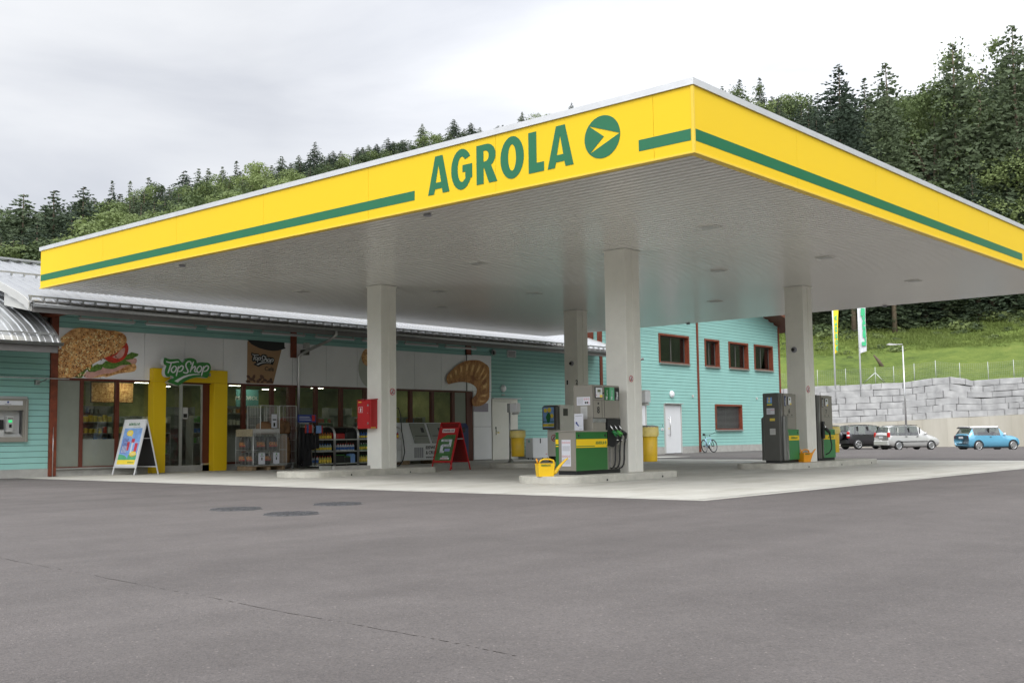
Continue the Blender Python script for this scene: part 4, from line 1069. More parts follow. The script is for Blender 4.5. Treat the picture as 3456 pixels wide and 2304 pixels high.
# yellow portal with the sliding door
por = thing('entrance_portal', 'yellow door surround of the shop with a glass sliding door', 'portal', (5.3,21.8,0))
b = W(); b.bbox(3.98,4.42,21.72,22.02,.0,2.80,.006); b.bbox(6.14,6.64,21.72,22.02,0,2.80,.006); b.bbox(3.98,6.64,21.715,22.02,2.805,3.21,.006); b.build('surround', M['portaly'] if 'portaly' in M else M['yellow'], por)
dr = None
for (p0, p1) in ((4.44,5.12),(5.12,5.90)):
    b = W(); b.box(p0,p0+.05,22.0,22.05,.02,2.78); b.box(p1-.05,p1,22.0,22.05,.02,2.78); b.box(p0+.05,p1-.05,22.0,22.05,.02,.12); b.box(p0+.05,p1-.05,22.0,22.05,2.72,2.78); dr = b.build('sliding_door', M['alu'], por)
    b = W(); b.box(p0+.05,p1-.05,22.02,22.03,.12,2.72); b.build('pane', M['glass'], dr)
b = W(); b.box(5.90,6.14,21.98,22.05,.25,2.80); b.build('side_post', M['dbrown'], por)
b = W(); b.box(5.90,6.14,21.97,22.06,0,.25); b.build('post_foot', M['alu'], por)
b = W(); b.box(5.18,5.36,21.99,22.0,1.66,2.02); q_ = b.build('door_notice', M['greylt'], por)
b = W(); b.box(5.20,5.33,21.985,21.99,1.70,1.82); b.build('writing', M['ink'], q_)
b = W(); b.box(5.13,5.25,21.985,22.0,.10,.15); b.build('yellow_label', M['ylab'], por)

# shop interior: shelves and goods seen through the glass
GC = [mat('goods_red', (.40,.04,.03), .5, var=.3), mat('goods_blue', (.05,.12,.35), .5, var=.3), mat('goods_white', (.6,.6,.55), .5, var=.2), mat('goods_orange', (.55,.22,.04), .5, var=.3),
      mat('goods_green', (.08,.22,.06), .5, var=.3), mat('goods_yellow', (.55,.42,.08), .5, var=.3), mat('goods_brown', (.20,.11,.06), .5, var=.3), mat('goods_grey', (.25,.27,.28), .5, var=.3)]
random.seed(5)
b = Lc(); b.box(-.6,.6,.02,.05,0,1.75)
for z in (.12,.45,.80,1.15,1.50): b.box(-.6,.6,-.38,.02,z,z+.03)
b.box(-.62,-.6,-.40,.05,0,1.75); b.box(.6,.62,-.40,.05,0,1.75)
rack0 = None
goods = []
for k in range(8):
    b = Lc(); b.bbox(-.05,.05,-.05,.05,0,.16,.01); b.box(-.035,.035,-.052,-.05,.04,.12); ob = b.build('goods_packet', GC[k], None, Vector((0,0,0))); ob.location = (0,-60,0)
    goods.append(ob)
used = set(); ng = 0
spots = [(1.9,24.2),(3.3,24.2),(4.7,25.4),(6.0,25.4),(7.6,24.6),(10.0,26.5),(11.6,25.2),(13.0,25.2),(14.6,24.4),(15.9,24.4),(17.2,24.4),(2.6,27.8),(4.2,28.4),(5.8,28.6),(9.0,28.6),(12.2,28.2),(14.0,27.4),(15.8,27.4),(17.4,26.6)]
for i, (sx_, sy_) in enumerate(spots):
    o = b.build('shelf_rack', M['greylt'], None, Vector((0,0,0))) if False else None
rk = Lc(); rk.box(-.6,.6,.02,.05,0,1.75)
for z in (.12,.45,.80,1.15,1.50): rk.box(-.6,.6,-.38,.02,z,z+.03)
rk.box(-.62,-.6,-.40,.05,0,1.75); rk.box(.6,.62,-.40,.05,0,1.75)
rack0 = rk.build('shelf_rack', M['inkg'], None, Vector((0,0,0)))
for i, (sx_, sy_) in enumerate(spots):
    o = rack0 if i == 0 else rack0.copy()
    if i: COL.objects.link(o)
    o.location = (sx_, sy_, .07); o.scale = (1,1,1.25 if sy_ > 26 else 1.0)
    tag(o, 'white shelf rack of goods seen through the shop windows', 'shelf', 'shelf racks inside the shop')
    for z in ((.80,1.15,1.50,.45) if sy_ < 26 else (1.15*1.25,1.5*1.25+.01)):
        if z == .45 and not (4.3 < sx_ < 6.3 or sx_ > 13): continue
        ci = random.randrange(8); x_ = -.50
        while x_ < .55 and ng < 298:
            if random.random() < .28: ci = random.randrange(8)
            src = goods[ci]; c = src if ci not in used else src.copy()
            if ci in used: COL.objects.link(c)
            used.add(ci); ng += 1
            s_ = random.uniform(.8,1.3)
            c.location = (sx_+x_, sy_-.30, .07+z+.031); c.scale = (random.uniform(.9,1.25),1,s_)
            tag(c, 'small %s packet on a shelf rack inside the shop' % src.data.materials[0].name[6:], 'packet', '%s packets on the shelf racks inside the shop' % src.data.materials[0].name[6:])
            x_ += .16
for k in range(8):
    if k not in used: bpy.data.objects.remove(goods[k])
cl0 = None
for i, (lx, ly) in enumerate(((2.1,23.3),(3.7,24.5),(6.7,23.6),(8.9,23.6),(11.0,23.8),(14.8,24.0),(5.3,25.5),(3,27.5),(7,27.5),(11,27.5),(15,27.5),(17,25.5),(3,29.5),(9,29.5),(14,29.5))):  # rear rows are added to brighten the depth of the shop
    if cl0 is None:
        b = Lc(); b.bbox(-.45,.45,-.10,.10,-.05,0,.01); cl0 = b.build('ceiling_light', M['greylt'], None, Vector((0,0,0)))
        q = Lc(); q.box(-.30,.30,-.07,.07,-.055,-.05); q.build('lit_panel', M['lightp'], cl0, Vector((0,0,0)))
        o = cl0
    else: o = copy_tree(cl0)
    o.location = (lx, ly, 3.13); tag(o, 'lit ceiling light inside the shop, rear ones added to brighten it', 'ceiling light', 'lit lights on the shop ceiling')
t = thing('wall_banner', 'teal banner with white slanted letters hanging inside the shop', 'banner', (8.95,24.0,2.3))
b = W(); b.box(8.55,9.5,24.0,24.02,2.15,2.75); b.build('cloth', mat('banner_teal', (.10,.28,.30), .6, var=.15), t)
b = W(); put_text(b, 'MMOROL', (8.5,23.995,2.38), (1,0,0), (0,0,1), .98,.14, .03, .3); b.build('writing', M['white'], t)
t = thing('wall_picture', 'picture of bread loaves on the wall inside behind the door', 'picture', (5.2,25.9,2.5))
b = W(); b.box(4.2,5.7,25.9,25.93,2.3,2.95); b.build('board', M['bread'], t)
b = W(); b.box(4.18,5.72,25.93,25.95,2.28,2.97); b.build('frame', M['black'], t)
# spinning card stand inside
t = thing('card_stand', 'tall grey card stand just inside the window right of the portal', 'stand', (6.95,22.6,.07))
b = W(); b.tube([(6.95,22.6,.07),(6.95,22.6,2.05)], .02, 8); b.lathe([(.2,.07),(.2,.10)], (6.95,22.6,0), 16); b.build('pole', M['zinc'], t)
for z in (1.15,1.4,1.65,1.9): 
    b = W(); b.box(6.80,7.12,22.5,22.7,z,z+.19); b.build('card_tray', GC[7], t)
# wall fittings on the shop front
t = thing('wall_lamp', 'round white lamp on the turquoise wall above the grey door', 'wall lamp', (20.39,21.95,2.99))
b = W(); b.lathe([(.15,0),(.15,-.05),(.11,-.10),(.04,-.125)], (20.39,21.97,2.99), 24, 'y'); b.build('glass_bowl', M['lamp'], t)
b = W(); b.bbox(20.30,20.50,21.93,21.97,2.70,2.75); b.build('sensor', M['greylt'], t)
t = thing('air_vent', 'small white slatted vent high on the turquoise wall', 'vent', (20.95,21.95,4.47))
b = W(); b.box(20.68,21.22,21.93,21.97,4.32,4.62); b.build('frame', M['white'], t)
b = W(); [b.box(20.72,21.18,21.925,21.93,4.35+.05*k,4.372+.05*k) for k in range(5)]; b.build('slot', M['ink'], t)
t = thing('flood_light', 'round dark flood light with a pale rim at the top corner of the croissant panel', 'flood light', (19.75,21.9,4.47))
b = W(); b.lathe([(.11,0),(.13,-.08),(.10,-.08),(.09,-.03)], (19.75,21.95,4.47), 20, 'y'); b.build('rim', M['zinc'], t)
b = W(); b.disc((19.75,21.92,4.47), .09, (0,-1,0), .004); b.build('lens', M['black'], t)
b = W(); b.disc((8.86,21.98,1.9), .001, (0,-1,0), .001)
# grey service door
t = thing('service_door', 'grey metal service door with a brass handle under a thin canopy strip', 'door', (20.3,21.95,0))
b = W(); b.box(19.64,19.76,21.90,22.02,0.02,2.55); b.box(19.76,20.8,21.92,22.02,2.44,2.55); b.box(20.8,21.27,21.92,22.02,.02,2.55); b.build('frame', M['greylt2'] if 'greylt2' in M else M['frost2'] if 'frost2' in M else M['column'], t)
b = W(); b.bbox(19.77,20.79,21.93,22.0,.03,2.43,.004); b.build('leaf', M['column'], t)
b = W(); b.box(19.64,21.4,21.80,21.92,2.555,2.585); b.build('drip_edge', M['white'], t)
b = W(); b.box(19.86,19.90,21.915,21.93,1.05,1.30); b.tube([(19.88,21.92,1.18),(19.88,21.87,1.18),(20.0,21.87,1.18)], .012, 6); b.build('handle', M['chrome'], t)
b = W(); b.box(19.85,19.90,21.91,21.93,1.30,1.38); b.build('lock_case', M['black'], t)
b = W(); b.box(19.92,20.03,21.86,21.875,1.12,1.16); b.build('brass_tag', M['ylab'], t)

# main roof: ribbed metal sheets rising from the eave
def ribroof(x0, x1, prof, mat_, parent, pitch=.372, th=.04):
    b = W(); xs_ = []
    x = x0
    while x < x1-.01:
        xs_ += [(x,0),(x+.02,.038),(x+.065,.038),(x+.085,0),(x+.17,0),(x+.18,.008),(x+.20,.008),(x+.21,0)]; x += pitch
    xs_ = [q for q in xs_ if q[0] < x1]+[(x1,0)]
    n_ = len(xs_); vs = []
    for (y, z) in prof: vs += [(x, y, z+h_) for x, h_ in xs_]
    fs = [(j*n_+i,j*n_+i+1,(j+1)*n_+i+1,(j+1)*n_+i) for j in range(len(prof)-1) for i in range(n_-1)]
    b.add(vs, fs)
    b.add([(x,y,z-th) for (y,z) in prof for x in (x0,x1)], [(2*j,2*j+2,2*j+3,2*j+1) for j in range(len(prof)-1)])
    return b.build('roof_sheet', mat_, parent)
mprof = [(20.36,4.70),(20.6,4.84),(21.0,5.01),(21.6,5.23),(22.3,5.47),(23.5,5.87),(24.7,6.28),(26.0,6.70),(26.6,6.60),(31.8,4.7)]
ribroof(-.53, 26.95, mprof, M['roofm'], shop)
b = W(); b.box(-.56,26.98,25.85,26.15,6.74,6.80); b.build('ridge_cap', M['roofm'], shop)
b = W()
for i in range(len(mprof)-1):
    (ya,za),(yb,zb) = mprof[i], mprof[i+1]
    b.prism([(-.55,ya,za+.05),(-.55,yb,zb+.05),(-.55,yb,zb-.2),(-.55,ya,za-.17)], (-.03,0,0))
b.build('verge_trim', M['greylt'], shop)
b = W()
for i in range(len(mprof)-1):
    (ya,za),(yb,zb) = mprof[i], mprof[i+1]
    b.prism([(26.95,ya,za+.05),(26.95,yb,zb+.05),(26.95,yb,zb-.2),(26.95,ya,za-.17)], (.03,0,0))
b.build('verge_trim', M['greylt'], shop)
b = W()
for (yy, zz) in ((20.48,4.80),(23.3,5.83)):
    b.box(-.53,26.95,yy-.01,yy+.01,zz+.09,zz+.14)
    x = -.49
    while x < 26.9: b.box(x,x+.04,yy-.03,yy+.05,zz+.03,zz+.12); x += .372
b.build('snow_guard', M['zinc'], shop)
# gutter (half round), fascia, boarded eave
def gutter(mb, x0, x1, y, z, r=.075):
    for s_ in (1,):
        pts = [(y+r*math.cos(a_), z+r*math.sin(a_)) for a_ in [PI+PI*k/8 for k in range(9)]]
        pi_ = [(y+(r-.006)*math.cos(a_), z+(r-.006)*math.sin(a_)) for a_ in [2*PI-PI*k/8 for k in range(9)]]
        mb.smooth = True
        mb.prism([(x0,q[0],q[1]) for q in pts+pi_], (x1-x0,0,0)); mb.smooth = False
        mb.tube([(x0,y-r,z),(x1,y-r,z)], .011, 6)
        mb.disc((x0-.003,y,z-.02), r*.95, (-1,0,0), .004, 12)
        x = x0+.5
        while x < x1: mb.box(x,x+.02,y-r-.012,y+r,z-.004,z+.004); x += .93
b = W(); gutter(b, -.46, 26.4, 20.29, 4.69); b.build('gutter', M['zinc'], shop)
b = W(); b.box(-.45,26.9,20.37,20.40,4.48,4.74); b.box(-.45,26.9,20.40,22.0,4.76,4.80); b.build('eave_board', M['eave'], shop)
b = W(); b.prism([(-.5,20.40,4.70),(-.5,22.0,5.2),(-.5,22.0,4.8),(-.5,20.40,4.5)], (.04,0,0)); b.build('verge_board', M['greylt'], shop)
b = W(); b.prism([(26.9,20.40,4.72),(26.9,22.0,5.2),(26.9,22.0,4.8),(26.9,20.40,4.5)], (.04,0,0)); b.build('verge_board', M['greylt'], shop)
b = W()
for (a_, c_) in ((1.37,3.14),(3.49,5.25),(5.62,7.40),(7.72,9.53),(9.95,11.75),(12.1,13.85),(14.2,16.0),(16.37,18.17)):
    b.box(a_,c_,21.36,21.44,4.50,4.545); b.box(a_+.05,a_+.08,21.38,21.42,4.545,4.76); b.box(c_-.08,c_-.05,21.38,21.42,4.545,4.76)
t = b.build('light_batten', M['tube'], shop)
b = W()
for (a_, c_) in ((1.37,3.14),(3.49,5.25),(5.62,7.40),(7.72,9.53),(9.95,11.75),(12.1,13.85),(14.2,16.0),(16.37,18.17)): b.tube([(a_+.03,21.40,4.48),(c_-.03,21.40,4.48)], .02, 6)
b.build('light_tube', M['lamp'], t)
b = W(); b.smooth=True
b.tube([(9.98,20.29,4.64),(9.98,20.29,4.50),(9.95,20.6,4.33),(9.72,21.5,4.02),(9.62,21.85,3.85),(9.62,21.87,3.6),(9.62,21.87,.05)], .05, 12); b.build('downpipe', M['alu'], shop)
t = thing('flood_light', 'small flood light on the wall right of the downpipe', 'flood light', (9.95,21.9,4.1))
b = W(); b.bbox(9.86,10.05,21.8,21.94,4.12,4.32); b.tube([(9.95,21.87,4.12),(9.95,21.8,3.98),(9.85,21.7,3.95)], .02, 6); b.build('housing', M['greylt'], t)
b = W(); b.bbox(9.66,9.90,21.62,21.84,3.88,4.06); b.build('lamp_head', M['dkgrey'], t)

# ------------------------------------------------------------------ low building at the left with the arched roof
low = thing('low_annex', 'low turquoise annex with an arched ribbed metal roof at the left edge', 'building', (-4,24,0))
b = W(); boards(b, -9.0,.84,.24,3.56,FY,[(-1.2,.23,1.0,2.27)]); b.build('weatherboarding', M['teal'], low)
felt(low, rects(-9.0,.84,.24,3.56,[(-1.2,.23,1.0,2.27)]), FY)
b = W(); 
for r_ in rects(-9,.84,0,3.7,[(-1.1,.2,1.0,2.2)]): b.box(r_[0],r_[1],22.0,22.25,r_[2],r_[3])
b.box(-9,-8.8,22.25,31,0,3.7); b.box(-9,.84,30.8,31,0,3.7); b.build('wall', M['greylt'], low)
b = W(); b.box(-9,.88,21.96,22.0,0,.235); b.build('base', M['plinth'], low)
aprof = [(20.28,3.62),(20.42,3.80),(20.62,3.97),(20.89,4.16),(21.4,4.43),(21.9,4.68),(22.4,4.90),(22.92,5.08),(23.41,5.23),(23.9,5.35),(24.6,5.48),(25.4,5.55),(26.4,5.55),(28,5.3),(30,4.6),(31,3.9)]
ribroof(-9.2, .26, aprof, M['roofd'], low)
b = W()
for i in range(len(aprof)-1):
    (ya,za),(yb,zb) = aprof[i], aprof[i+1]
    b.prism([(.26,ya,za+.055),(.26,yb,zb+.055),(.26,yb,zb-.10),(.26,ya,za-.10)], (.06,0,0))
b.build('verge_trim', M['alu'], low)
b = W(); gutter(b, -9.2,.34,20.24,3.66); b.build('gutter', M['zinc'], low)
b = W(); b.box(-9.2,.25,20.33,20.36,3.40,3.62); b.box(-9.2,.25,20.36,22.0,3.575,3.61); b.build('eave_board', M['eave'], low)
b = W(); b.box(-9.2,.26,20.47,20.49,3.90,3.94); x = -9.16
while x < .2: b.box(x,x+.04,20.44,20.52,3.84,3.92); x += .372
b.build('snow_guard', M['zinc'], low)
t = thing('glass_rain_shield', 'clear glass shield on brackets above the cash machine', 'glass shield', (-.3,21.6,2.8))
b = W(); b.prism([(-1.9,21.1,2.74),(.98,21.1,2.74),(.80,21.96,2.86),(-1.9,21.96,2.86)], (0,0,.014)); b.build('glass_sheet', M['glass'], t)
b = W(); b.prism([(.45,21.9,2.66),(.48,21.9,2.66),(.48,21.3,2.76),(.45,21.3,2.76)], (0,0,-.03)); b.box(-1.9,.98,21.085,21.10,2.73,2.758); b.box(.40,.53,21.9,21.98,2.60,2.74); b.build('bracket', M['zinc'], t)
t = thing('cash_machine', 'cash machine with a white sign strip set in the turquoise wall', 'cash machine', (-.5,21.9,1.0))
b = W()
for r_ in rects(-1.3,.21,1.0,2.2,[(-1.1,.08,1.14,1.88)]): b.box(r_[0],r_[1],21.90,21.99,r_[2],r_[3])
b.build('frame', M['taupe'], t)
b = W(); b.bbox(.12,.21,21.86,21.90,1.0,2.2,.02); b.build('side_column', M['taupe'], t)
b = W(); b.box(-1.1,.08,22.15,22.2,1.14,1.88); b.box(-1.1,.08,21.95,22.2,1.88,1.90); b.prism([(-1.1,22.15,1.24),(.07,22.15,1.24),(.07,21.93,1.14),(-1.1,21.93,1.14)], (0,0,.012)); b.build('recess', M['greylt'], t)
b = W(); b.box(-1.06,.05,21.895,21.90,2.02,2.14); q_ = b.build('sign_strip', M['white'], t)
b = W(); b.disc((-.36,21.895,2.10), .03, (0,-1,0), .002, 12); b.build('emblem', M['blue'], q_)
b = W(); b.box(-.45,-.27,21.892,21.895,2.035,2.05); b.build('writing', M['inkg'], q_)
b = W(); b.prism([(-.80,22.1,1.36),(-.38,22.1,1.36),(-.38,22.12,1.62),(-.80,22.12,1.62)], (0,-.02,0)); b.build('screen', M['black'], t)
b = W(); b.bbox(-.34,-.15,22.0,22.14,1.28,1.72,.01); k_ = b.build('card_unit', M['greylt'], t)
b = W(); b.box(-.29,-.19,21.99,22.0,1.54,1.61); b.build('lit_slot', M['lcdg'], k_)
b = W(); b.box(-.27,-.20,21.99,22.0,1.40,1.49); b.box(-.31,-.17,21.99,22.0,1.64,1.66); b.build('card_slot', M['black'], k_)
b = W(); b.bbox(-.85,-.40,22.0,22.12,1.18,1.33,.01); b.build('keypad_shelf', M['greylt'], t)
b = W(); b.disc((-.36,21.90,1.965), .022, (0,-1,0), .01); b.build('eye', M['chrome'], t)
t = W(); t.tube([(.93,21.86,.0),(.93,21.86,1.40)], .012, 6); single(t, 'ground_wire_pipe', M['alu'], 'thin metal pipe on the red brown corner post', 'pipe', (.93,21.86,0))

# ------------------------------------------------------------------ two-storey building
two = thing('office_building', 'two storey turquoise boarded building with red brown framed windows', 'building', (36,28,0))
EX = 45.05; EZ = 7.25; SL = .265; RX = 36.1
def gtop(z):
    if z < EZ: return (27.3, EX)
    d_ = (z-EZ)/SL; return (27.3+d_, EX-d_)
wins = [(32.3,35.1,4.62,6.06,'twin'),(36.72,38.2,4.60,6.04,'twin'),(39.24,41.38,4.60,6.03,'twin'),(42.12,44.3,4.62,6.03,'twin'),(37.62,40.48,1.22,2.55,'blind')]
ops = [(a_-.02,c_+.02,d_-.1,e_+.02) for a_,c_,d_,e_,_ in wins]
doors = [(32.61,34.2,.0,2.52),(28.95,31.0,.0,2.52)]
b = W(); boards(b, 27.45,35.89,.36,9.7,FY,ops+doors,.165,gtop); boards(b, 36.05,EX-.02,.36,9.7,FY,ops,.165,gtop)
boards_x(b, 22.1,34,4.6,7.3,27.3)
b.build('weatherboarding', M['teal'], two)
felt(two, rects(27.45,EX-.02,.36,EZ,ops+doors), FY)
b = W()
for r_ in rects(27.32,EX-.02,0,EZ,ops+doors): b.box(r_[0],r_[1],22.002,22.3,r_[2],r_[3])
b.prism([(27.32,22.002,EZ),(EX-.02,22.002,EZ),(RX,22.002,EZ+(EX-RX)*SL)], (0,.3,0))
b.box(27.33,27.6,22.3,34,0,EZ); b.box(EX-.3,EX-.03,22.3,34,0,EZ); b.box(27.6,EX-.3,33.7,34,0,EZ); b.box(27.6,EX-.3,22.3,33.7,3.0,3.2)
b.build('wall', M['greylt'], two)
b = W(); 
for r_ in rects(27.45,EX,0,.355,doors): b.box(r_[0],r_[1],21.975,22.0,r_[2],r_[3])
b.build('base', M['plinth'], two)
for (xa, xb) in ((27.26,27.45),(35.89,36.05),(EX-.02,EX+.13)):
    b = W(); b.box(xa,xb,21.93,22.1,.05,EZ+ (EX-RX)*SL*.9 if xa>35 and xa<37 else EZ); b.build('timber_post', M['brown'], two)
b = W(); b.box(27.2,27.26,22.3,23.6,4.7,7.0); b.build('side_board', M['brown'], two)
pk = EZ+(EX-RX)*SL
b = W()
for s_ in (1,-1):
    e0 = RX+s_*(EX-RX+1.25); ze = pk-(EX-RX+1.25)*SL
    b.prism([(RX,20.9,pk+.05),(e0,20.9,ze+.05),(e0,20.9,ze+.28),(RX,20.9,pk+.28)], (0,14,0))
b.build('roof', M['sofw'], two)
b = W()
for s_ in (1,-1):
    e0 = RX+s_*(EX-RX+1.3); ze = pk-(EX-RX+1.3)*SL
    b.prism([(RX,20.85,pk+.285),(e0,20.85,ze+.285),(e0,20.85,ze+.33),(RX,20.85,pk+.33)], (0,14.1,0))
b.build('roof_sheet', M['roofd'], two)
b = W(); b.box(EX-.2,EX+1.2,21.2,21.4,6.72,6.92); b.prism([(EX+.1,21.15,6.95),(EX+.1,21.15,6.7),(EX+1.25,21.15,6.65),(EX+1.25,21.15,6.85)], (0,.12,0)); b.build('purlin', M['dkgrey'], two)
for (a_, c_, d_, e_, kd) in wins:
    b = W()
    for r_ in rects(a_-.02,c_+.02,d_-.02,e_+.02,[(a_+.08,c_-.08,d_+.02,e_-.08)]): b.box(r_[0],r_[1],21.93,22.3,r_[2],r_[3])
    wf = b.build('window', M['brown'], two)
    b = W(); xm = a_+(c_-a_)*.50
    for r_ in rects(a_+.08,c_-.08,d_+.02,e_-.08,[(a_+.14,xm-.04,d_+.08,e_-.14),(xm+.04,c_-.14,d_+.08,e_-.14)]): b.box(r_[0],r_[1],22.16,22.22,r_[2],r_[3])
    b.build('sash', M['dkgrey'], wf)
    b = W(); b.box(a_+.14,c_-.14,22.185,22.195,d_+.08,e_-.14); b.build('pane', M['dglass'], wf)
    b = W(); b.box(a_-.0,c_+.0,21.86,22.1,d_-.10,d_-.025); b.build('sill', M['alu'], wf)
    if kd == 'blind':
        b = W(); z = d_+.06
        while z < e_-.1: b.prism([(a_+.1,22.06,z),(c_-.1,22.06,z),(c_-.1,22.12,z+.035),(a_+.1,22.12,z+.035)], (0,0,.005)); z += .065
        b.build('blind', M['alu'], wf)
    else:
        b = W(); b.box(a_+.3,a_+.42,22.35,22.38,d_,e_); b.box(c_-.75,c_-.35,22.4,22.42,d_,e_); b.build('curtain', GC[7] if a_ < 39 else M['intw'], wf)
b = W(); b.box(27.6,EX-.3,26,26.1,.2,7.2); b.build('interior_wall', M['dfloor'], two)
for i, (a_, c_, d_, e_) in enumerate(doors):
    t = thing('entrance_door', ('white door with a long bar handle beside the bicycle','white door half hidden behind the nearest column')[i], 'door', ((a_+c_)/2,21.95,0))
    b = W()
    for r_ in rects(a_,c_,.02,e_,[(a_+.08,c_-.06,.0,e_-.07)]): b.box(r_[0],r_[1],21.92,22.2,r_[2],r_[3])
    b.build('frame', M['greylt'], t)
    b = W(); b.bbox(a_+.09,c_-.07,21.95,22.05,.03,e_-.08,.004); lf = b.build('leaf', M['white'], t)
    b = W(); b.box(a_-.02,c_+.02,21.80,21.92,e_,e_+.03); b.build('drip_edge', M['greylt'], t)
    if i == 0:
        b = W(); b.tube([(a_+.42,21.87,.88),(a_+.42,21.87,1.9)], .018, 8); b.tube([(a_+.42,21.87,1.0),(a_+.30,21.95,1.0)], .012, 6); b.tube([(a_+.42,21.87,1.78),(a_+.30,21.95,1.78)], .012, 6); b.build('bar_handle', M['chrome'], lf)
        b = W(); b.box(a_+.36,a_+.42,21.93,21.95,1.25,1.30); b.build('lock', M['ylab'], lf)
t = thing('wall_lamp', 'oval white lamp above the white door of the two storey building', 'wall lamp', (33.34,21.95,3.01))
b = W(); b.lathe([(.18,0),(.18,-.05),(.14,-.11),(.05,-.14)], (33.34,21.97,3.01), 24, 'y'); b.build('glass_bowl', M['lamp'], t)
t = thing('bell_panel', 'small white bell plate left of the white door with the bar handle', 'door bell', (32.42,21.95,1.26))
b = W(); b.bbox(32.32,32.5,21.93,21.975,1.18,1.30,.005); b.build('plate', M['white'], t); b = W(); b.box(32.38,32.42,21.925,21.93,1.22,1.26); b.tube([(32.4,21.93,1.38),(32.36,21.90,1.48)], .012, 5); b.build('button', M['ink'], t)
for (x_, lb) in ((35.35,'small bell shaped outlet on the wall left of the brown post'),(42.2,'small outlet on the wall above the blinds at the right')):
    b = W(); b.bbox(x_-.05,x_+.05,21.90,21.975,2.90,3.02,.01); single(b, 'wall_outlet', M['greylt'], lb, 'outlet', (x_,21.95,2.95))
b = W(); b.tube([(28.9,20.6,4.55),(28.6,21.2,4.35),(27.95,21.9,4.05),(27.88,21.92,3.8),(27.88,21.92,.1)], .06, 10)
single(b, 'downpipe', M['eave'], 'dark bent downpipe right of the brown corner post', 'downpipe', (27.9,21.9,0))

# ------------------------------------------------------------------ things standing along the shop front
def beam(mb, p, q, w_, d_, up=(0,0,1)):
    p, q = Vector(p), Vector(q); t_ = (q-p).normalized(); a_ = t_.cross(Vector(up))
    if a_.length < .01: a_ = t_.cross(Vector((1,0,0)))
    a_.normalize(); b_ = a_.cross(t_)
    c = [p+a_*sx*w_/2+b_*sy*d_/2 for sx, sy in ((-1,-1),(1,-1),(1,1),(-1,1))]
    mb.prism(c, q-p)
def aframe(name, label, loc, rz, wd, h, spread, frame_m, back_m, legh):
    """local: x across, -y towards the reader"""
    t = thing(name, label, 'pavement sign', loc, rz)
    def F_(u, v, d=0):   # point on the front board: u across, v up the slope 0..1
        n_ = Vector((0,-h,-spread)).normalized(); n_ = Vector((0,-h,spread)).normalized()
        return Vector((u, -spread*(1-v), h*v))+n_*d
    b = Lc()
    for s_ in (-1,1): beam(b, F_(s_*wd/2,0), F_(s_*wd/2,1), .03, .03)
    beam(b, F_(-wd/2,legh), F_(wd/2,legh), .03, .03); beam(b, F_(-wd/2,1), F_(wd/2,1), .03, .03)
    b.build('front_frame', frame_m, t)
    b = Lc()
    def B_(u, v): return Vector((u, spread*(1-v), h*v))
    for s_ in (-1,1): beam(b, B_(s_*wd/2,0), B_(s_*wd/2,1), .03, .03)
    beam(b, B_(-wd/2,legh), B_(wd/2,legh), .03, .03); b.build('rear_frame', frame_m, t)
    b = Lc(); b.prism([B_(-wd/2,legh),B_(wd/2,legh),B_(wd/2,1),B_(-wd/2,1)], (0,.008,0)); b.build('rear_board', back_m, t)
    b = Lc(); beam(b, F_(wd/2,.66), B_(wd/2,.66), .012, .012); beam(b, F_(-wd/2,.66), B_(-wd/2,.66), .012, .012); b.build('strut', M['white'], t)
    return t, F_
def quad(F_, u0, u1, v0, v1, d, th=.003):
    b = Lc(); quad2(b, F_, u0, u1, v0, v1, d, th); return b
def quad2(b, F_, u0, u1, v0, v1, d, th=.003):
    b.prism([F_(u0,v0,d),F_(u1,v0,d),F_(u1,v1,d),F_(u0,v1,d)], F_(0,0,th)-F_(0,0,0))
def ftext(b, F_, s_, u0, v0, wd, hh, d, bold=.02, shear=0):
    o = F_(u0,v0,d); put_text(b, s_, o, F_(1,v0)-F_(0,v0), F_(0,1)-F_(0,0), wd, hh, bold, shear)
# white framed poster stand, left
p0 = Vector((2.37,21.15,0)); p1 = Vector((2.69+.25,20.45,0))
t, F1 = aframe('pavement_sign', 'white framed poster stand with sky blue poster beside the yellow portal', (3.02,21.02,.005), math.radians(-77), .88, 1.60, .46, M['white'], M['black'], .14)
b = quad(F1, -.41,.41,.155,.99,.0,.012); b.build('front_board', M['white'], t)
b = quad(F1, -.36,.36,.19,.845,.013); po = b.build('poster', M['skyb'], t)
b = Lc()
for (cu, cv, ru, rv_) in ((-.10,.755,.13,.055),(.20,.375,.14,.052)):
    P_ = [F1(cu+ru*math.cos(2*PI*k/20), cv+rv_*math.sin(2*PI*k/20), .0165) for k in range(20)]; b.prism(P_, F1(0,0,.002)-F1(0,0,0))
b.prism([F1(-.04,.715,.0165),F1(.04,.66,.0165),F1(-.0,.72,.0165)], F1(0,0,.002)-F1(0,0,0)); b.build('yellow_print', M['ylab'], po)
b = quad(F1, -.36,.36,.19,.27,.0165); b.build('yellow_foot', M['ylab'], po)
b = Lc(); b.prism([F1(-.36,.27,.017)]+[F1(-.36+.38*math.sin(PI/2*k/8), .27+.10*math.cos(PI/2*k/8), .017) for k in range(9)], F1(0,0,.002)-F1(0,0,0))
quad2(b,F1,.02,.36,.27,.36,.0155); b.build('green_print', M['teal2'], po)
b = Lc()
for (u_, v_, w_, h_) in ((-.12,.44,.10,.16),(.20,.42,.11,.15),(.04,.58,.12,.07)): quad2(b,F1,u_,u_+w_,v_,v_+h_,.0165)
b.build('red_print', mat('printed_red', (.55,.05,.07), .4, var=.2), po)
b = Lc()
for k in range(4): quad2(b,F1,-.30+.055*k,-.275+.055*k,.38,.66,.0165)
b.build('dark_print', mat('printed_violet', (.12,.10,.28), .4, var=.3), po)
b = Lc()
for k in range(4): quad2(b,F1,-.28+.055*k,-.262+.055*k,.40,.52,.018)
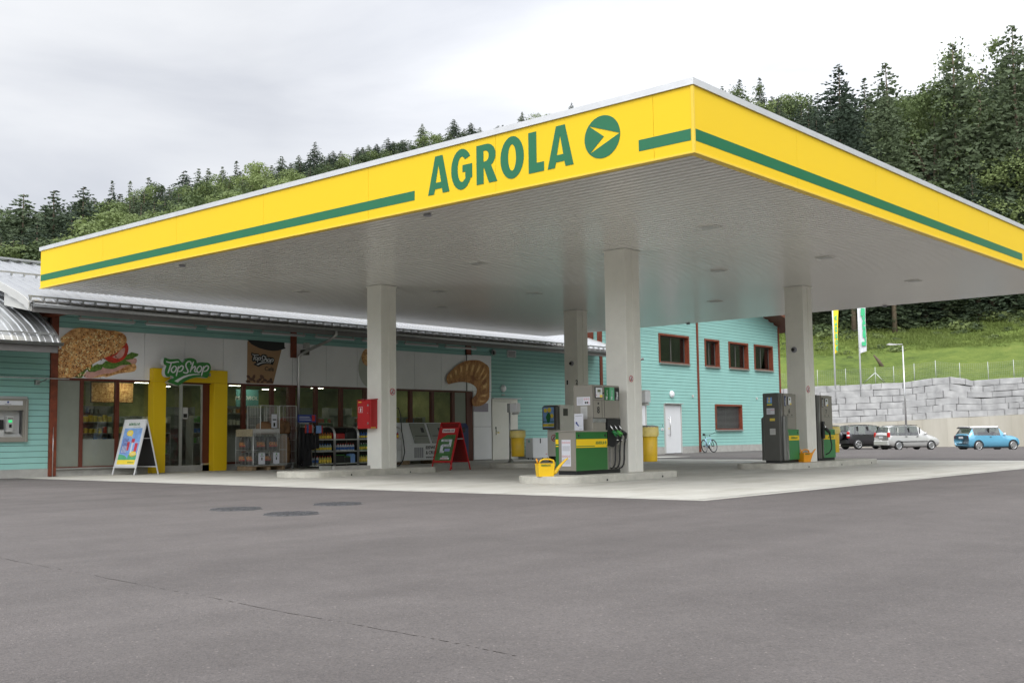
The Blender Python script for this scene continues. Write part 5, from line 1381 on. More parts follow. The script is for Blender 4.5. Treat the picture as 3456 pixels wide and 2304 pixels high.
quad2(b,F1,.06,.12,.40,.58,.0165); quad2(b,F1,-.25,.35,.585,.59,.0165)
for k in range(3): quad2(b,F1,-.17,-.03,.735+.018*k,.739+.018*k,.019); quad2(b,F1,.12,.28,.355+.017*k,.359+.017*k,.019)
b.build('pale_print', M['paper'], po)
b = Lc(); me_ = ME_LET
for (u0, v0, hh) in ((-.24,.895,.075),(.06,.213,.042)):
    fr = frame(F1(u0,v0,.014 if hh>.06 else .02), F1(1,v0)-F1(0,v0), F1(0,1)-F1(0,0), hh*.98, hh, .002)
    b.mesh(ME_LET, fr); fr2 = frame(F1(u0+hh*.98*5.1,v0,.014 if hh>.06 else .02), F1(1,v0)-F1(0,v0), F1(0,1)-F1(0,0), hh, hh, .002); b.mesh(ME_CIRC, fr2)
ftext(b, F1, 'the swiss energy', -.02,.862,.28,.022,.014,0,.2); b.build('lettering', M['dgreen'], t)
# red lottery stand
t, F2 = aframe('pavement_sign', 'red framed lottery stand with green poster in front of the ice chest', (9.62,14.55,.005), math.radians(-92), .80, 1.40, .42, M['red'], M['redm'], .17)
b = quad(F2, -.39,.39,.18,.90,0,.012); b.build('front_board', M['redp'] if 'redp' in M else M['red'], t)
b = quad(F2, -.35,.35,.20,.745,.0125); b.mi = 0; po = b.build('poster', mat('printed_dark_green', (.04,.13,.035), .4, var=.6, scale=4), t)
b = Lc(); b.prism([F2(-.35,.745,.016),F2(-.35,.63,.016),F2(-.02,.745,.016)], F2(0,0,.003)-F2(0,0,0)); b.build('red_print', M['red'], po)
b = quad(F2, -.26,.26,.79,.87,.0125); sgn = b.build('name_plate', M['white'], t)
b = Lc(); ftext(b, F2, 'SWISSLOS', -.235,.805,.47,.07,.0165,.03,.15); b.build('writing', M['redm'], sgn)
b = Lc()
for (u_,w_,v_,h_) in ((-.22,.46,.60,.045),(.14,.10,.50,.13),(-.16,.40,.49,.05),(-.20,.12,.36,.16),(-.20,.18,.36,.045),(-.12,.38,.225,.035),(-.05,.26,.272,.018)): quad2(b,F2,u_,u_+w_,v_,v_+h_,.016)
b.build('white_print', M['paper'], po)
b = Lc(); ftext(b,F2,'DEIN WEG',-.14,.607,.26,.04,.0195,.02); ftext(b,F2,"ZU x 50'000",-.12,.50,.32,.035,.0195,.02); b.build('writing', M['ink'], po)
b = Lc(); ftext(b,F2,'SWISSLOS',-.10,.230,.30,.03,.0195,.02); b.build('red_writing', M['inkr'], po)
b = quad(F2, -.0,.22,.39,.45,.0162); b.build('lilac_print', mat('printed_blue_grey', (.25,.27,.5), .4), po)

# wire cage of charcoal on a pallet
def wirepanel(mb, o, u, v, nu, nv, r=.004, fr=.010):
    o, u, v = Vector(o), Vector(u), Vector(v)
    for i in range(1, nu): mb.tube([o+u*i/nu, o+u*i/nu+v], r, 4, cap=False)
    for j in range(1, nv): mb.tube([o+v*j/nv, o+v*j/nv+u], r, 4, cap=False)
    mb.tube([o, o+u, o+u+v, o+v], fr, 6, closed=True)
def pallet(x0, x1, y0, y1, label):
    t = thing('pallet', label, 'pallet', ((x0+x1)/2,(y0+y1)/2,0.005))
    b = W()
    for k in range(5): yy = y0+(y1-y0-.1)*k/4; b.box(x0,x1,yy,yy+.1,.115,.14)
    b.build('deck_boards', M['wood'], t)
    for k in range(3):
        xx = x0+(x1-x0-.12)*k/2
        b = W(); b.box(xx,xx+.12,y0,y1,.028,.115); b.box(xx-.01,xx+.13,y0,y1,.005,.028); b.build('block_row', M['wood'], t)
    return t
pallet(6.66,7.9,20.36,21.18,'wooden pallet under the wire cage of charcoal bags')
t = thing('wire_cage', 'low wire cage of black charcoal bags right of the portal', 'cage', (7.0,20.9,.15))
X0,X1,Y0,Y1 = 6.62,7.93,20.30,21.2
for nm, o_, u_, nu in (('front_panel',(X0,Y0,.16),(X1-X0,0,0),26),('left_panel',(X0,Y1,.16),(0,Y0-Y1,0),12),('right_panel',(X1,Y0,.16),(0,Y1-Y0,0),12)):
    b = W(); wirepanel(b, o_, u_, (0,0,.98), nu, 2); b.build(nm, M['wire'], t)
b = W(); wirepanel(b, (X0,Y0,.16), (X1-X0,0,0), (0,Y1-Y0,0), 10, 2); b.build('floor_panel', M['wire'], t)
b = W(); b.tube([(6.63,Y0-.012,.15),(6.63,Y0-.012,1.15)], .016, 6); b.build('hinge_post', M['wire'], t)
for k in range(3):
    b = W(); b.box(6.615,6.65,Y0-.034,Y0-.030,.26+.38*k,.31+.38*k); b.build('clip', M['white'], t)
t = thing('tray', 'flat grey tray with a woven edge lying on the wire cage', 'tray', (6.8,20.8,1.15))
b = W(); b.box(6.60,7.62,20.28,21.2,1.17,1.19); b.box(6.60,7.62,20.26,20.28,1.20,1.31); b.build('board', M['greylt'], t)
b = W(); b.prism([(6.60,20.28,1.08),(6.60,21.15,1.08),(6.60,21.15,1.31),(6.60,20.28,1.31)], (-.02,0,0)); b.build('woven_panel', mat('woven_cane', (.34,.30,.20), .7, var=.4, scale=30), t)
def cbag(x, y, z, lab, rz=0, w_=.42, h_=.46):
    t = thing('charcoal_bag', lab, 'bag', (x,y,z), rz, group='charcoal bags in the wire cage')
    b = Lc(); b.smooth = True; pts = []
    pr = [(0,.88,.8),(.06,1,1),(.3,1.03,1.1),(.7,1.0,.95),(.92,.9,.5),(1.0,.82,.12)]
    n_ = 14; vs = []
    for v_, sx_, sy_ in pr:
        for k in range(n_):
            a_ = 2*PI*k/n_; c_, s_ = math.cos(a_), math.sin(a_)
            vs.append((w_/2*sx_*math.copysign(abs(c_)**.6,c_), .10*sy_*math.copysign(abs(s_)**.6,s_), h_*v_))
    fs = [(j*n_+k, j*n_+(k+1)%n_, (j+1)*n_+(k+1)%n_, (j+1)*n_+k) for j in range(len(pr)-1) for k in range(n_)]
    b.add(vs, fs+[tuple(range(n_-1,-1,-1)), tuple(range((len(pr)-1)*n_, len(pr)*n_))]); b.build('sack', M['charc'], t)
    b = Lc(); b.box(-.15,.15,-.122,-.112,.14,.17); b.build('red_band', M['inkr'], t)
    b = Lc(); put_text(b, 'GRILL', (-.16,-.122,.18), (1,0,0), (0,0,1), .32,.10, .03); b.build('lettering', M['grillo'], t)
M['charc'] = mat('black_bag_film', (.012,.012,.014), .3, var=.2); M['grillo'] = mat('grill_orange', (.65,.25,.03), .5, var=.1)
cbag(7.02,20.55,.62,'black charcoal bag with orange letters, upper middle of the cage'); cbag(7.50,20.55,.62,'black charcoal bag with orange letters, upper right of the cage')
cbag(6.80,20.95,.62,'black charcoal bag with orange letters, upper left of the cage',math.radians(-90)); cbag(6.80,20.97,.175,'charcoal bag low at the left end of the cage',math.radians(-90),.36,.40); cbag(6.80,20.56,.175,'charcoal bag low behind the hinge post of the cage',math.radians(-90),.36,.40)
cbag(7.22,20.50,.175,'charcoal bag low between the two price cards',0,.34,.36)
for x_, lb in ((6.93,'white price card on the cage, left one'),(7.49,'white price card on the cage, right one')):
    t = thing('price_card', lb, 'price card', (x_,20.27,.22), group='price cards on the cages')
    b = W(); b.box(x_-.11,x_+.13,20.265,20.275,.20,.56); b.build('card', M['paper'], t)
    b = W(); b.box(x_-.01,x_+.03,20.26,20.265,.33,.42); b.box(x_-.05,x_+.08,20.26,20.265,.455,.465); b.build('writing', M['ink'], t)
    b = W(); b.disc((x_+.01,20.265,.51), .03, (0,-1,0), .004, 10, .02); b.build('green_mark', M['grn2'], t)
# roll trolleys behind the cage
def trolley(x0, x1, label):
    t = thing('roll_trolley', label, 'trolley', ((x0+x1)/2,21.2,0))
    for nm, o_, u_, nu in (('front_grid',(x0,20.85,.2),(x1-x0,0,0),9),('side_grid',(x0,20.86,.2),(0,.7,0),9),('side_grid',(x1,20.86,.2),(0,.7,0),9)):
        b = W(); wirepanel(b, o_, u_, (0,0,1.88), nu, 5 if nm[0]=='s' else 1, .004, .012)
        if nm == 'front_grid' : b = W(); b.tube([(x0,20.85,.2),(x0,20.85,2.04),(x0+.04,20.85,2.08),(x1-.04,20.85,2.08),(x1,20.85,2.04),(x1,20.85,.2)], .013, 6)
        b.build(nm, M['wire'], t)
    b = W(); wirepanel(b, (x0,21.55,.2),(x1-x0,0,0),(0,0,1.88), 11, 3, .004); b.build('rear_grid', M['wire'], t)
    b = W(); b.box(x0,x1,20.85,21.55,.17,.20); b.build('base', M['zinc'], t)
    for xx in (x0+.08,x1-.08):
        b = W(); b.lathe([(.065,-.02),(.065,.02)], (xx,20.93,.07), 14, 'y'); b.box(xx-.03,xx+.03,20.90,20.96,.10,.17); b.build('castor', M['zinc'], t)
trolley(7.30,7.99,'tall wire trolley behind the charcoal cage, left one'); trolley(8.05,8.74,'tall wire trolley of brown sacks, right one')
b = W(); b.box(7.72,7.93,20.82,20.83,1.35,1.80); t = thing('price_card', 'white price card hung high on the left trolley', 'price card', (7.8,20.82,1.5), group='price cards on the cages'); b.build('card', M['paper'], t)
b = W(); b.box(7.79,7.86,20.815,20.82,1.40,1.52); b.box(7.76,7.90,20.815,20.82,1.60,1.64); b.build('writing', M['ink'], t)
def sack(x, y, z, w_, h_, lab, lean=0):
    b = Lc(); n_ = 12; vs = []
    pr = [(0,.85),(.08,1),(.45,1.06),(.75,.96),(.88,.72),(.95,.38),(1.0,.62)]
    for v_, s_ in pr:
        for k in range(n_): a_ = 2*PI*k/n_; q_ = 1+.06*math.sin(3*a_+v_*9); vs.append((w_/2*s_*q_*math.cos(a_)+lean*v_, w_/2*.8*s_*q_*math.sin(a_), h_*v_))
    b.smooth = True
    b.add(vs, [(j*n_+k, j*n_+(k+1)%n_, (j+1)*n_+(k+1)%n_, (j+1)*n_+k) for j in range(len(pr)-1) for k in range(n_)]+[tuple(range(n_-1,-1,-1)), tuple(range((len(pr)-1)*n_, len(pr)*n_))])
    o = b.build('paper_sack', M['sack'], None, Vector((0,0,0))); o.location = (x,y,z); tag(o, lab, 'sack')
sack(8.42,21.1,.2,.46,.95,'brown paper sack with a tied neck standing on the right trolley'); sack(7.65,21.1,1.14,.60,.42,'brown paper sack lying high on the left trolley')
sack(8.25,21.15,1.16,.42,.46,'brown paper sack high on the right trolley at the left', .05); sack(8.56,21.2,1.17,.34,.42,'smaller brown paper sack high on the right trolley')
# blue sign above a clothes rail
t = thing('clothes_rail', 'black rack of dark jackets and tools under a blue sign board', 'rack', (8.9,20.5,0))
b = W(); b.tube([(9.19,20.42,.05),(9.19,20.42,1.62)], .022, 6); b.tube([(8.55,20.42,.05),(8.55,20.42,1.62)], .022, 6); b.tube([(8.5,20.42,1.50),(9.22,20.42,1.50)], .018, 6); b.tube([(8.5,20.42,.08),(9.25,20.42,.08)], .02, 6); b.build('frame', M['black'], t)
b = W(); b.box(8.44,9.18,20.38,20.40,1.53,1.78); sb = b.build('sign_board', M['blue'], t)
b = W(); b.box(8.5,8.92,20.376,20.38,1.70,1.715); b.box(8.5,8.96,20.376,20.38,1.65,1.663); b.box(8.5,8.99,20.376,20.38,1.60,1.613); b.box(8.5,8.9,20.376,20.38,1.485,1.50); b.build('writing', M['paper'], sb)
b = W(); b.box(9.02,9.14,20.374,20.38,1.57,1.76); b.build('red_print', M['inkr'], sb)
for k, (x_, w_, z0_, z1_) in enumerate(((8.72,.16,.30,1.30),(8.90,.20,.62,1.22),(9.08,.20,.62,1.20),(9.28,.22,.66,1.2),(8.80,.2,.08,.75),(8.98,.2,.08,.75))):
    b = W(); b.smooth = True; n_ = 12; vs = []
    for zz, s_ in ((z0_,1),(z0_+.1,1.08),((z0_+z1_)/2,.95),(z1_-.1,.9),(z1_,.35)):
        for q in range(n_): a_ = 2*PI*q/n_; vs.append((x_+w_/2*s_*math.cos(a_)*(1+.1*math.sin(5*a_)), 20.47+.07*s_*math.sin(a_), zz))
    b.add(vs, [(j*n_+q, j*n_+(q+1)%n_, (j+1)*n_+(q+1)%n_, (j+1)*n_+q) for j in range(4) for q in range(n_)]+[tuple(range(n_-1,-1,-1)), tuple(range(4*n_,5*n_))])
    o = b.build('jacket', M['cloth'], None, Vector((x_,20.47,z0_))); o.location = (x_,20.47,z0_)
    tag(o, 'dark hanging garment on the rack under the blue sign', 'clothing', 'dark garments on the rack under the blue sign')
for k, (x_, mt_) in enumerate(((8.76,GC[0]),(8.84,GC[1]),(8.92,M['inkr']),(8.99,GC[0]),(9.05,GC[7]))):
    b = W(); b.box(x_-.02,x_+.03,20.37,20.40,1.18,1.44); b.tube([(x_,20.385,1.44),(x_,20.40,1.50)], .004, 4); o = b.build('wiper_tool', mt_, None, Vector((x_,20.38,1.2))); o.location = (x_,20.38,1.2)
    tag(o, 'small red or blue packaged tool hanging under the blue sign', 'tool', 'packaged tools on the rack')
t = thing('display_box', 'small blue display box on the right of the jacket rack', 'box', (9.36,20.42,1.2)); b = W(); b.bbox(9.24,9.46,20.38,20.5,1.17,1.42,.005); b.build('carton', M['skyb'], t); b = W(); b.box(9.42,9.465,20.375,20.38,1.17,1.42); b.build('red_edge', M['inkr'], t)

# outdoor goods shelves with curved hoods
bott = {}
def bottle(col, cap, w_=.035, h_=.24, lab=True):
    k = (col, cap, w_, h_)
    if k not in bott:
        b = Lc(); b.lathe([(w_,0),(w_*1.03,.01),(w_,h_*.68),(w_*.45,h_*.84),(w_*.4,h_*.88)], (0,0,0), 10); o = b.build('bottle', M[col], None, Vector((0,0,0)))
        q = Lc(); q.lathe([(w_*.46,h_*.86),(w_*.46,h_*.97),(w_*.2,h_)], (0,0,0), 8); q.build('cap', M[cap], o, Vector((0,0,0)))
        if lab: q = Lc(); q.lathe([(w_*1.04,h_*.18),(w_*1.04,h_*.52)], (0,0,0), 10, cap=False); q.build('paper_label', M['ylab'] if col != 'b_white' else M['b_blue'], o, Vector((0,0,0)))
        bott[k] = [o, 0]
    o, n_ = bott[k]; c = o if n_ == 0 else copy_tree(o); bott[k][1] += 1
    return c
for nm, c in (('b_blue',(.03,.12,.38)),('b_red',(.45,.03,.03)),('b_clear',(.34,.42,.42)),('b_green',(.06,.22,.08)),('b_white',(.5,.52,.55)),('b_orange',(.50,.20,.03)),('b_yel',(.5,.42,.08))): M[nm] = mat('plastic_'+nm[2:], c, .3, var=.1)
sh = [(9.16,10.17),(10.17,11.22),(11.22,12.27),(12.27,13.32)]
slab = ['first shelf unit of washer bottles right of the jacket rack','second shelf unit, with red items on its top board','third shelf unit, partly behind the left column','fourth shelf unit, just right of the left column']
conts = [[('b_orange','b_red'),('b_clear','b_blue'),('b_yel','b_red')],[None,('b_white','b_red'),None],[('b_blue','b_blue'),('b_green','b_white'),('b_yel','b_green')],[('b_red','b_blue'),('b_orange','b_red'),('b_red','b_red')]]
for i, (xa, xb) in enumerate(sh):
    t = thing('goods_shelf', slab[i], 'shelf', ((xa+xb)/2,20.85,0), group='curved top shelf units along the shop front')
    for xx in (xa+.015, xb-.035):
        b = W(); b.smooth = True
        pts = [(20.60,.06),(20.60,1.10)]+[(20.60+.30-.30*math.cos(PI/2*k/6), 1.10+.28*math.sin(PI/2*k/6)) for k in range(1,7)]+[(21.2,1.385)]
        b.tube([(xx+.01,q[0],q[1]) for q in pts], .022, 6); b.build('side_frame', M['alu'], t)
    b = W(); b.box(xa+.02,xb-.02,21.2,21.22,.05,1.38); b.build('back_panel', M['black'], t)
    for zz in (.14,.555,.955):
        if i == 0 and zz > .9: pass
        b = W(); b.box(xa+.04,xb-.04,20.62,21.2,zz-.02,zz); b.box(xa+.04,xb-.04,20.60,20.615,zz-.028,zz+.012); b.build('shelf_board', M['alu'], t)
    b = W(); b.smooth = True; n_ = 7; vs = []
    for k in range(n_): vs += [(xa+.04,20.605+.30-.30*math.cos(PI/2*k/6),1.10+.28*math.sin(PI/2*k/6)),(xb-.04,20.605+.30-.30*math.cos(PI/2*k/6),1.10+.28*math.sin(PI/2*k/6))]
    vs += [(xa+.04,21.2,1.39),(xb-.04,21.2,1.39)]
    fs = [(2*k,2*k+1,2*k+3,2*k+2) for k in range(4,n_)]; b.add(vs, fs); b.build('curved_hood', M['dkgrey'], t)
    for r_, zz in enumerate((.955,.555,.14)):
        c_ = conts[i][r_]
        if c_:
            x_ = xa+.12
            while x_ < xb-.10:
                cc = c_
                if i == 0 and r_ == 2 and x_ < xa+.4: cc = ('b_white','b_red')
                o = bottle(cc[0], cc[1], .042, .26 if r_ else .24)
                o.location = (x_, 20.70, zz)
                tag(o, 'plastic bottle on the %s board of the %s' % (('upper','middle','lower')[r_], ('first shelf unit','second shelf unit','third shelf unit','fourth shelf unit')[i]), 'bottle', 'bottles on the outdoor shelves')
                x_ += .112
    if i == 1:
        for (x_, w_, z_, h_, mt_, lb) in ((10.28,.10,.955,.22,'inkr','orange red carton on the top board of the second shelf unit'),(10.52,.34,.955,.20,'red','red folded bag on the top board of the second shelf unit'),(10.92,.40,.955,.26,'black','black folded cover on the top board of the second shelf unit'),(10.45,.42,.14,.30,'black','black crate with a green rim on the bottom board'),(10.80,.30,.14,.24,'black','lower black crate with a green rim on the bottom board'),(11.05,.22,.14,.32,'skyb','pale blue canister on the bottom board of the second shelf unit')):
            t2 = thing('crate' if 'crate' in lb else 'carton', lb, 'goods', (x_,20.8,z_)); b = W(); b.bbox(x_-w_/2,x_+w_/2,20.66,20.95,z_,z_+h_,.03); b.build('body', M[mt_], t2)
            if 'green' in lb: b = W(); b.box(x_-w_/2,x_+w_/2,20.652,20.66,z_+h_-.03,z_+h_-.012); b.build('rim', M['grn2'], t2)
# ice chest
t = thing('ice_chest', 'pale grey ice cube freezer with two slanted lids and black lettering', 'freezer', (14.4,21.0,.14))
b = W(); b.prism([(13.04,20.6,.15),(13.04,20.6,.74),(13.04,20.95,1.53),(13.04,21.55,1.53),(13.04,21.55,.15)], (2.66,0,0)); b.build('body', M['iceg'] if 'iceg' in M else M['white'], t)
for (xa, xb) in ((13.95,14.72),(14.86,15.63)):
    n_ = Vector((0,-.79,.35)).normalized(); g0 = lambda x_, v_: Vector((x_, 20.6+.35*v_, .74+.79*v_))+n_*.001
    b = W(); b.prism([g0(xa,.03),g0(xb,.03),g0(xb,.95),g0(xa,.95)], n_*.03); ld = b.build('lid', M['lidg'] if 'lidg' in M else M['frost'], t)
    b = W(); b.prism([g0(xa+.1,.35)+n_*.03,g0(xb-.02,.35)+n_*.03,g0(xb-.02,.38)+n_*.03,g0(xa+.1,.38)+n_*.03], n_*.004); b.build('seam', M['ink'], ld)
    b = W(); b.prism([g0(xb-.28,.52)+n_*.03,g0(xb-.13,.52)+n_*.03,g0(xb-.13,.74)+n_*.03,g0(xb-.28,.74)+n_*.03], n_*.004); b.build('black_label', M['ink'], ld)
    b = W(); b.tube([g0(xa-.01,.1)+n_*.03,g0(xa-.01,.25)+n_*.05,g0(xa-.01,.4)+n_*.03], .008, 5); b.build('hinge', M['chrome'], ld)
b = W(); [b.box(13.92+.095*k,13.985+.095*k,20.592,20.6,.24,.62) for k in range(5)]; b.build('vent_slots', M['inkg'], t)
b = W(); put_text(b, 'EISWÜRFEL', (14.50,20.594,.55), (1,0,0), (0,0,1), .98,.14, .02); put_text(b, '& CRUSHED ICE', (14.50,20.594,.36), (1,0,0), (0,0,1), 1.12,.13, .02); put_text(b, 'www.ice', (14.50,20.594,.215), (1,0,0), (0,0,1), .5,.085, .01); b.build('lettering', M['ink'], t)
for x_, lb in ((13.5,'wooden block under the left end of the ice chest'),(15.2,'wooden block under the right end of the ice chest')):
    b = W(); b.bbox(x_-.2,x_+.2,20.62,21.4,.006,.149,.005); single(b, 'support_block', M['wood'], lb, 'block', (x_,21,0), 'wooden blocks under the ice chest')
b = W(); b.bbox(13.1,15.6,20.9,21.5,.006,.14,.005)
t = thing('recycling_box', 'dark blue recycling box with round openings behind the red stand', 'recycling bin', (16.65,21.3,0))
b = W(); b.bbox(16.10,17.2,20.95,21.7,.02,1.35,.02); b.prism([(16.10,20.95,1.35),(17.2,20.95,1.35),(17.2,21.1,1.52),(16.25,21.1,1.52)], (0,.6,0)); b.build('housing', M['navy'], t)
b = W(); b.disc((16.42,20.945,1.25), .10, (0,-1,0), .006); b.disc((16.9,20.945,1.25), .10, (0,-1,0), .006); b.build('opening', M['black'], t)
b = W(); b.box(16.50,16.72,20.94,20.946,1.38,1.5); b.build('yellow_label', M['ylab'], t)
# white chest with red mark
t = thing('storage_box', 'white metal box with a black latch left of the poster pump', 'box', (21.8,21.4,0))
b = W(); b.bbox(21.35,22.5,21.17,21.58,.07,.895,.01); b.build('body', M['white'], t)
for p_ in ((21.43,21.25),(22.4,21.25),(21.43,21.5),(22.4,21.5)): b = W(); b.tube([(p_[0],p_[1],.0),(p_[0],p_[1],.09)], .03, 6); b.build('foot', M['black'], t)
b = W(); b.box(21.82,21.87,21.155,21.17,.68,.88); b.build('latch', M['black'], t)
b = W(); b.box(22.2,22.26,21.16,21.17,.20,.23); b.build('red_mark', M['inkr'], t)
b = W(); b.disc((21.35,21.38,.76), .06, (-1,0,0), .003); b.build('emblem', M['teal'], t)
b = W(); b.box(17.6,22.5,19.6,21.3,-.05,.075)
# cable loop behind the left column
b = W(); P_ = [onY(*q, 14.9) for q in ((1335,1375),(1345,1377),(1352,1400),(1356,1455),(1362,1490),(1366,1525),(1361,1550),(1350,1568),(1340,1574))]
b.tube(P_, .016, 6); single(b, 'air_hose', M['rubber'], 'black air hose looping beside the left column', 'hose', P_[-1])

# ------------------------------------------------------------------ bicycle
t = thing('bicycle', 'pale blue mountain bike leaning by the brown post', 'bicycle', (35.45,21.35,0), math.radians(5))
def wheel(x, turn, tt):
    Rw = .345; e = Vector((math.cos(turn), math.sin(turn), 0)); c = Vector((x,0,Rw))
    ring = lambda r_: [c+e*(r_*math.cos(2*PI*k/28))+Vector((0,0,r_*math.sin(2*PI*k/28))) for k in range(28)]
    b = Lc(); b.tube(ring(Rw-.025), .027, 6, closed=True); w_ = b.build('wheel', M['rubber'], tt)
    b = Lc(); b.tube(ring(Rw-.055), .010, 5, closed=True); b.build('rim', M['inkg'], w_)
    b = Lc()
    for k in range(14): a_ = 2*PI*k/14; b.tube([c, c+e*((Rw-.06)*math.cos(a_))+Vector((0,0,(Rw-.06)*math.sin(a_)))], .0028, 3, cap=False)
    b.build('spokes', M['chrome'], w_)
    b = Lc(); nn = Vector((0,0,1)).cross(e); b.tube([c-nn*.06,c+nn*.06], .03, 8); b.build('hub', M['black'], w_)
wheel(0,0,t); wheel(1.08,-.22,t)
fm = mat('pale_blue_frame', (.35,.55,.70), .3, var=.05)
BB=(.44,0,.30); ST=(.30,0,.74); HT=(.86,0,.80); HB=(.92,0,.66)
b = Lc()
for a_, c_, r_ in ((BB,ST,.018),(ST,HT,.017),(BB,HB,.024),(HT,HB,.022),((0,.05,.345),BB,.011),((0,-.05,.345),BB,.011),((0,.05,.345),ST,.010),((0,-.05,.345),ST,.010)): b.tube([a_,c_], r_, 8)
b.build('frame', fm, t)
b = Lc(); b.tube([HB,(.95,.06,.60),(1.08,.06,.345)], .018, 6); b.tube([HB,(.95,-.06,.60),(1.08,-.06,.345)], .018, 6); b.build('fork', M['black'], t)
b = Lc(); b.tube([ST,(.24,0,.93)], .014, 6); b.build('seat_post', M['black'], t)
b = Lc(); b.tube([(.10,0,.95),(.20,0,.955),(.36,0,.94)], [.06,.05,.02], 8); b.build('saddle', M['black'], t)
b = Lc(); b.tube([HT,(.84,0,.92),(.90,0,.95)], .015, 6); b.tube([(.82,.32,1.0),(.86,.2,.96),(.90,0,.95),(.88,-.2,.97),(.86,-.32,1.02)], .013, 6); b.build('handlebar', M['black'], t)
b = Lc(); b.lathe([(.09,-.01),(.09,.01)], (BB[0],-.05,BB[2]), 16, 'y'); b.tube([(.44,-.09,.30),(.50,-.09,.16)], .011, 5); b.box(.46,.55,-.16,-.08,.15,.17); b.tube([(.44,.09,.30),(.38,.09,.44)], .011, 5); b.box(.33,.42,.08,.16,.43,.45); b.build('crank', M['black'], t)
t.rotation_euler = (math.radians(-7), 0, math.radians(6))

# ------------------------------------------------------------------ hillside
FH = Vector((FW.x, FW.y, 0)).normalized(); RH = Vector((FH.y, -FH.x, 0))
def lerp(tab, x):
    if x <= tab[0][0]: return tab[0][1]
    for (a, b_), (c, d) in zip(tab, tab[1:]):
        if x <= c: return b_+(d-b_)*(x-a)/(c-a)
    return tab[-1][1]
# for a bearing u (sideways metres per metre forward): distance and height of the foot, the wood's edge and the crest
def U(xd): return (xd*1.4694-1728)/F
FOOT = [(U(-900),95),(U(300),100),(U(1300),110),(U(1700),95),(U(1872),94.2),(U(2082),92.2),(U(2171),90.2),(U(2239),89.3),(U(2352),86.7),(U(3200),80)]
FOOTZ = [(U(-900),-1),(U(1300),-1),(U(1500),3),(U(1760),4.4),(U(1872),4.85),(U(2082),5.0),(U(2171),5.2),(U(2220),5.2),(U(2239),4.9),(U(2352),5.05),(U(3200),5.1)]
EDGE = [(U(-900),110),(U(300),115),(U(1300),150),(U(1700),122),(U(1900),118),(U(2352),116),(U(3200),110)]
EDGEZ = [(U(-900),2),(U(300),3),(U(1300),14),(U(1700),13.0),(U(1850),12.0),(U(2100),12.3),(U(2352),13.0),(U(3200),14)]
CR = [(U(-900),150),(U(0),160),(U(200),172),(U(400),205),(U(560),235),(U(720),300),(U(970),350),(U(1300),380),(U(1600),285),(U(1760),230),(U(1900),165),(U(2180),150),(U(2352),145),(U(3200),140)]
CRZ = [(U(-900),10),(U(0),14),(U(290),24),(U(560),38),(U(720),60),(U(970),80),(U(1300),96),(U(1660),64),(U(1900),30),(U(2180),25),(U(2352),24),(U(3200),24)]
def terr(u, d):
    f, fz, e_, ez, c, cz = (lerp(T_, u) for T_ in (FOOT, FOOTZ, EDGE, EDGEZ, CR, CRZ))
    if d <= e_:
        q = (d-f)/(e_-f); z = fz+(ez-fz)*q
        return z+.25*math.sin(d*.35+u*40)*max(0,min(1,q))
    if d <= c:
        q = (d-e_)/(c-e_); return ez+(cz-ez)*(q*.75+.25*q*q)
    return cz+(d-c)*.04-(d-c)**2*.0006 if d < c+200 else cz-16
us = [U(-900)+(U(3200)-U(-900))*k/90 for k in range(91)]
b = MB(); b.smooth = True; vs = []; nd = 44; b.mi = 0
for u in us:
    f = lerp(FOOT, u); e_ = lerp(EDGE, u); c = lerp(CR, u)
    for k in range(nd):
        d = f+(e_-f)*k/17 if k <= 17 else e_+(c-e_)*(k-17)/18 if k <= 35 else c+25*(k-35)
        P_ = CP+FH*d+RH*(u*d); vs.append((P_.x, P_.y, terr(u, d)))
b.add(vs, [(i*nd+j,(i+1)*nd+j,(i+1)*nd+j+1,i*nd+j+1) for i in range(len(us)-1) for j in range(nd-1)])
b.m = [0 if (f_[0] % nd) < 17 and True else 1 for f_ in b.f]
o = b.build('hillside', [M['grass'], M['forestfloor']]); tag(o, kind='structure')
def at(xd, yd, d):   # the point seen at display pixel (xd, yd) at distance d
    return dep(xd*1.4694, yd*1.4694, d)
def ground_at(P_):
    v_ = P_-CP; d = v_.dot(FH); u = v_.dot(RH)/d; return terr(u, d)

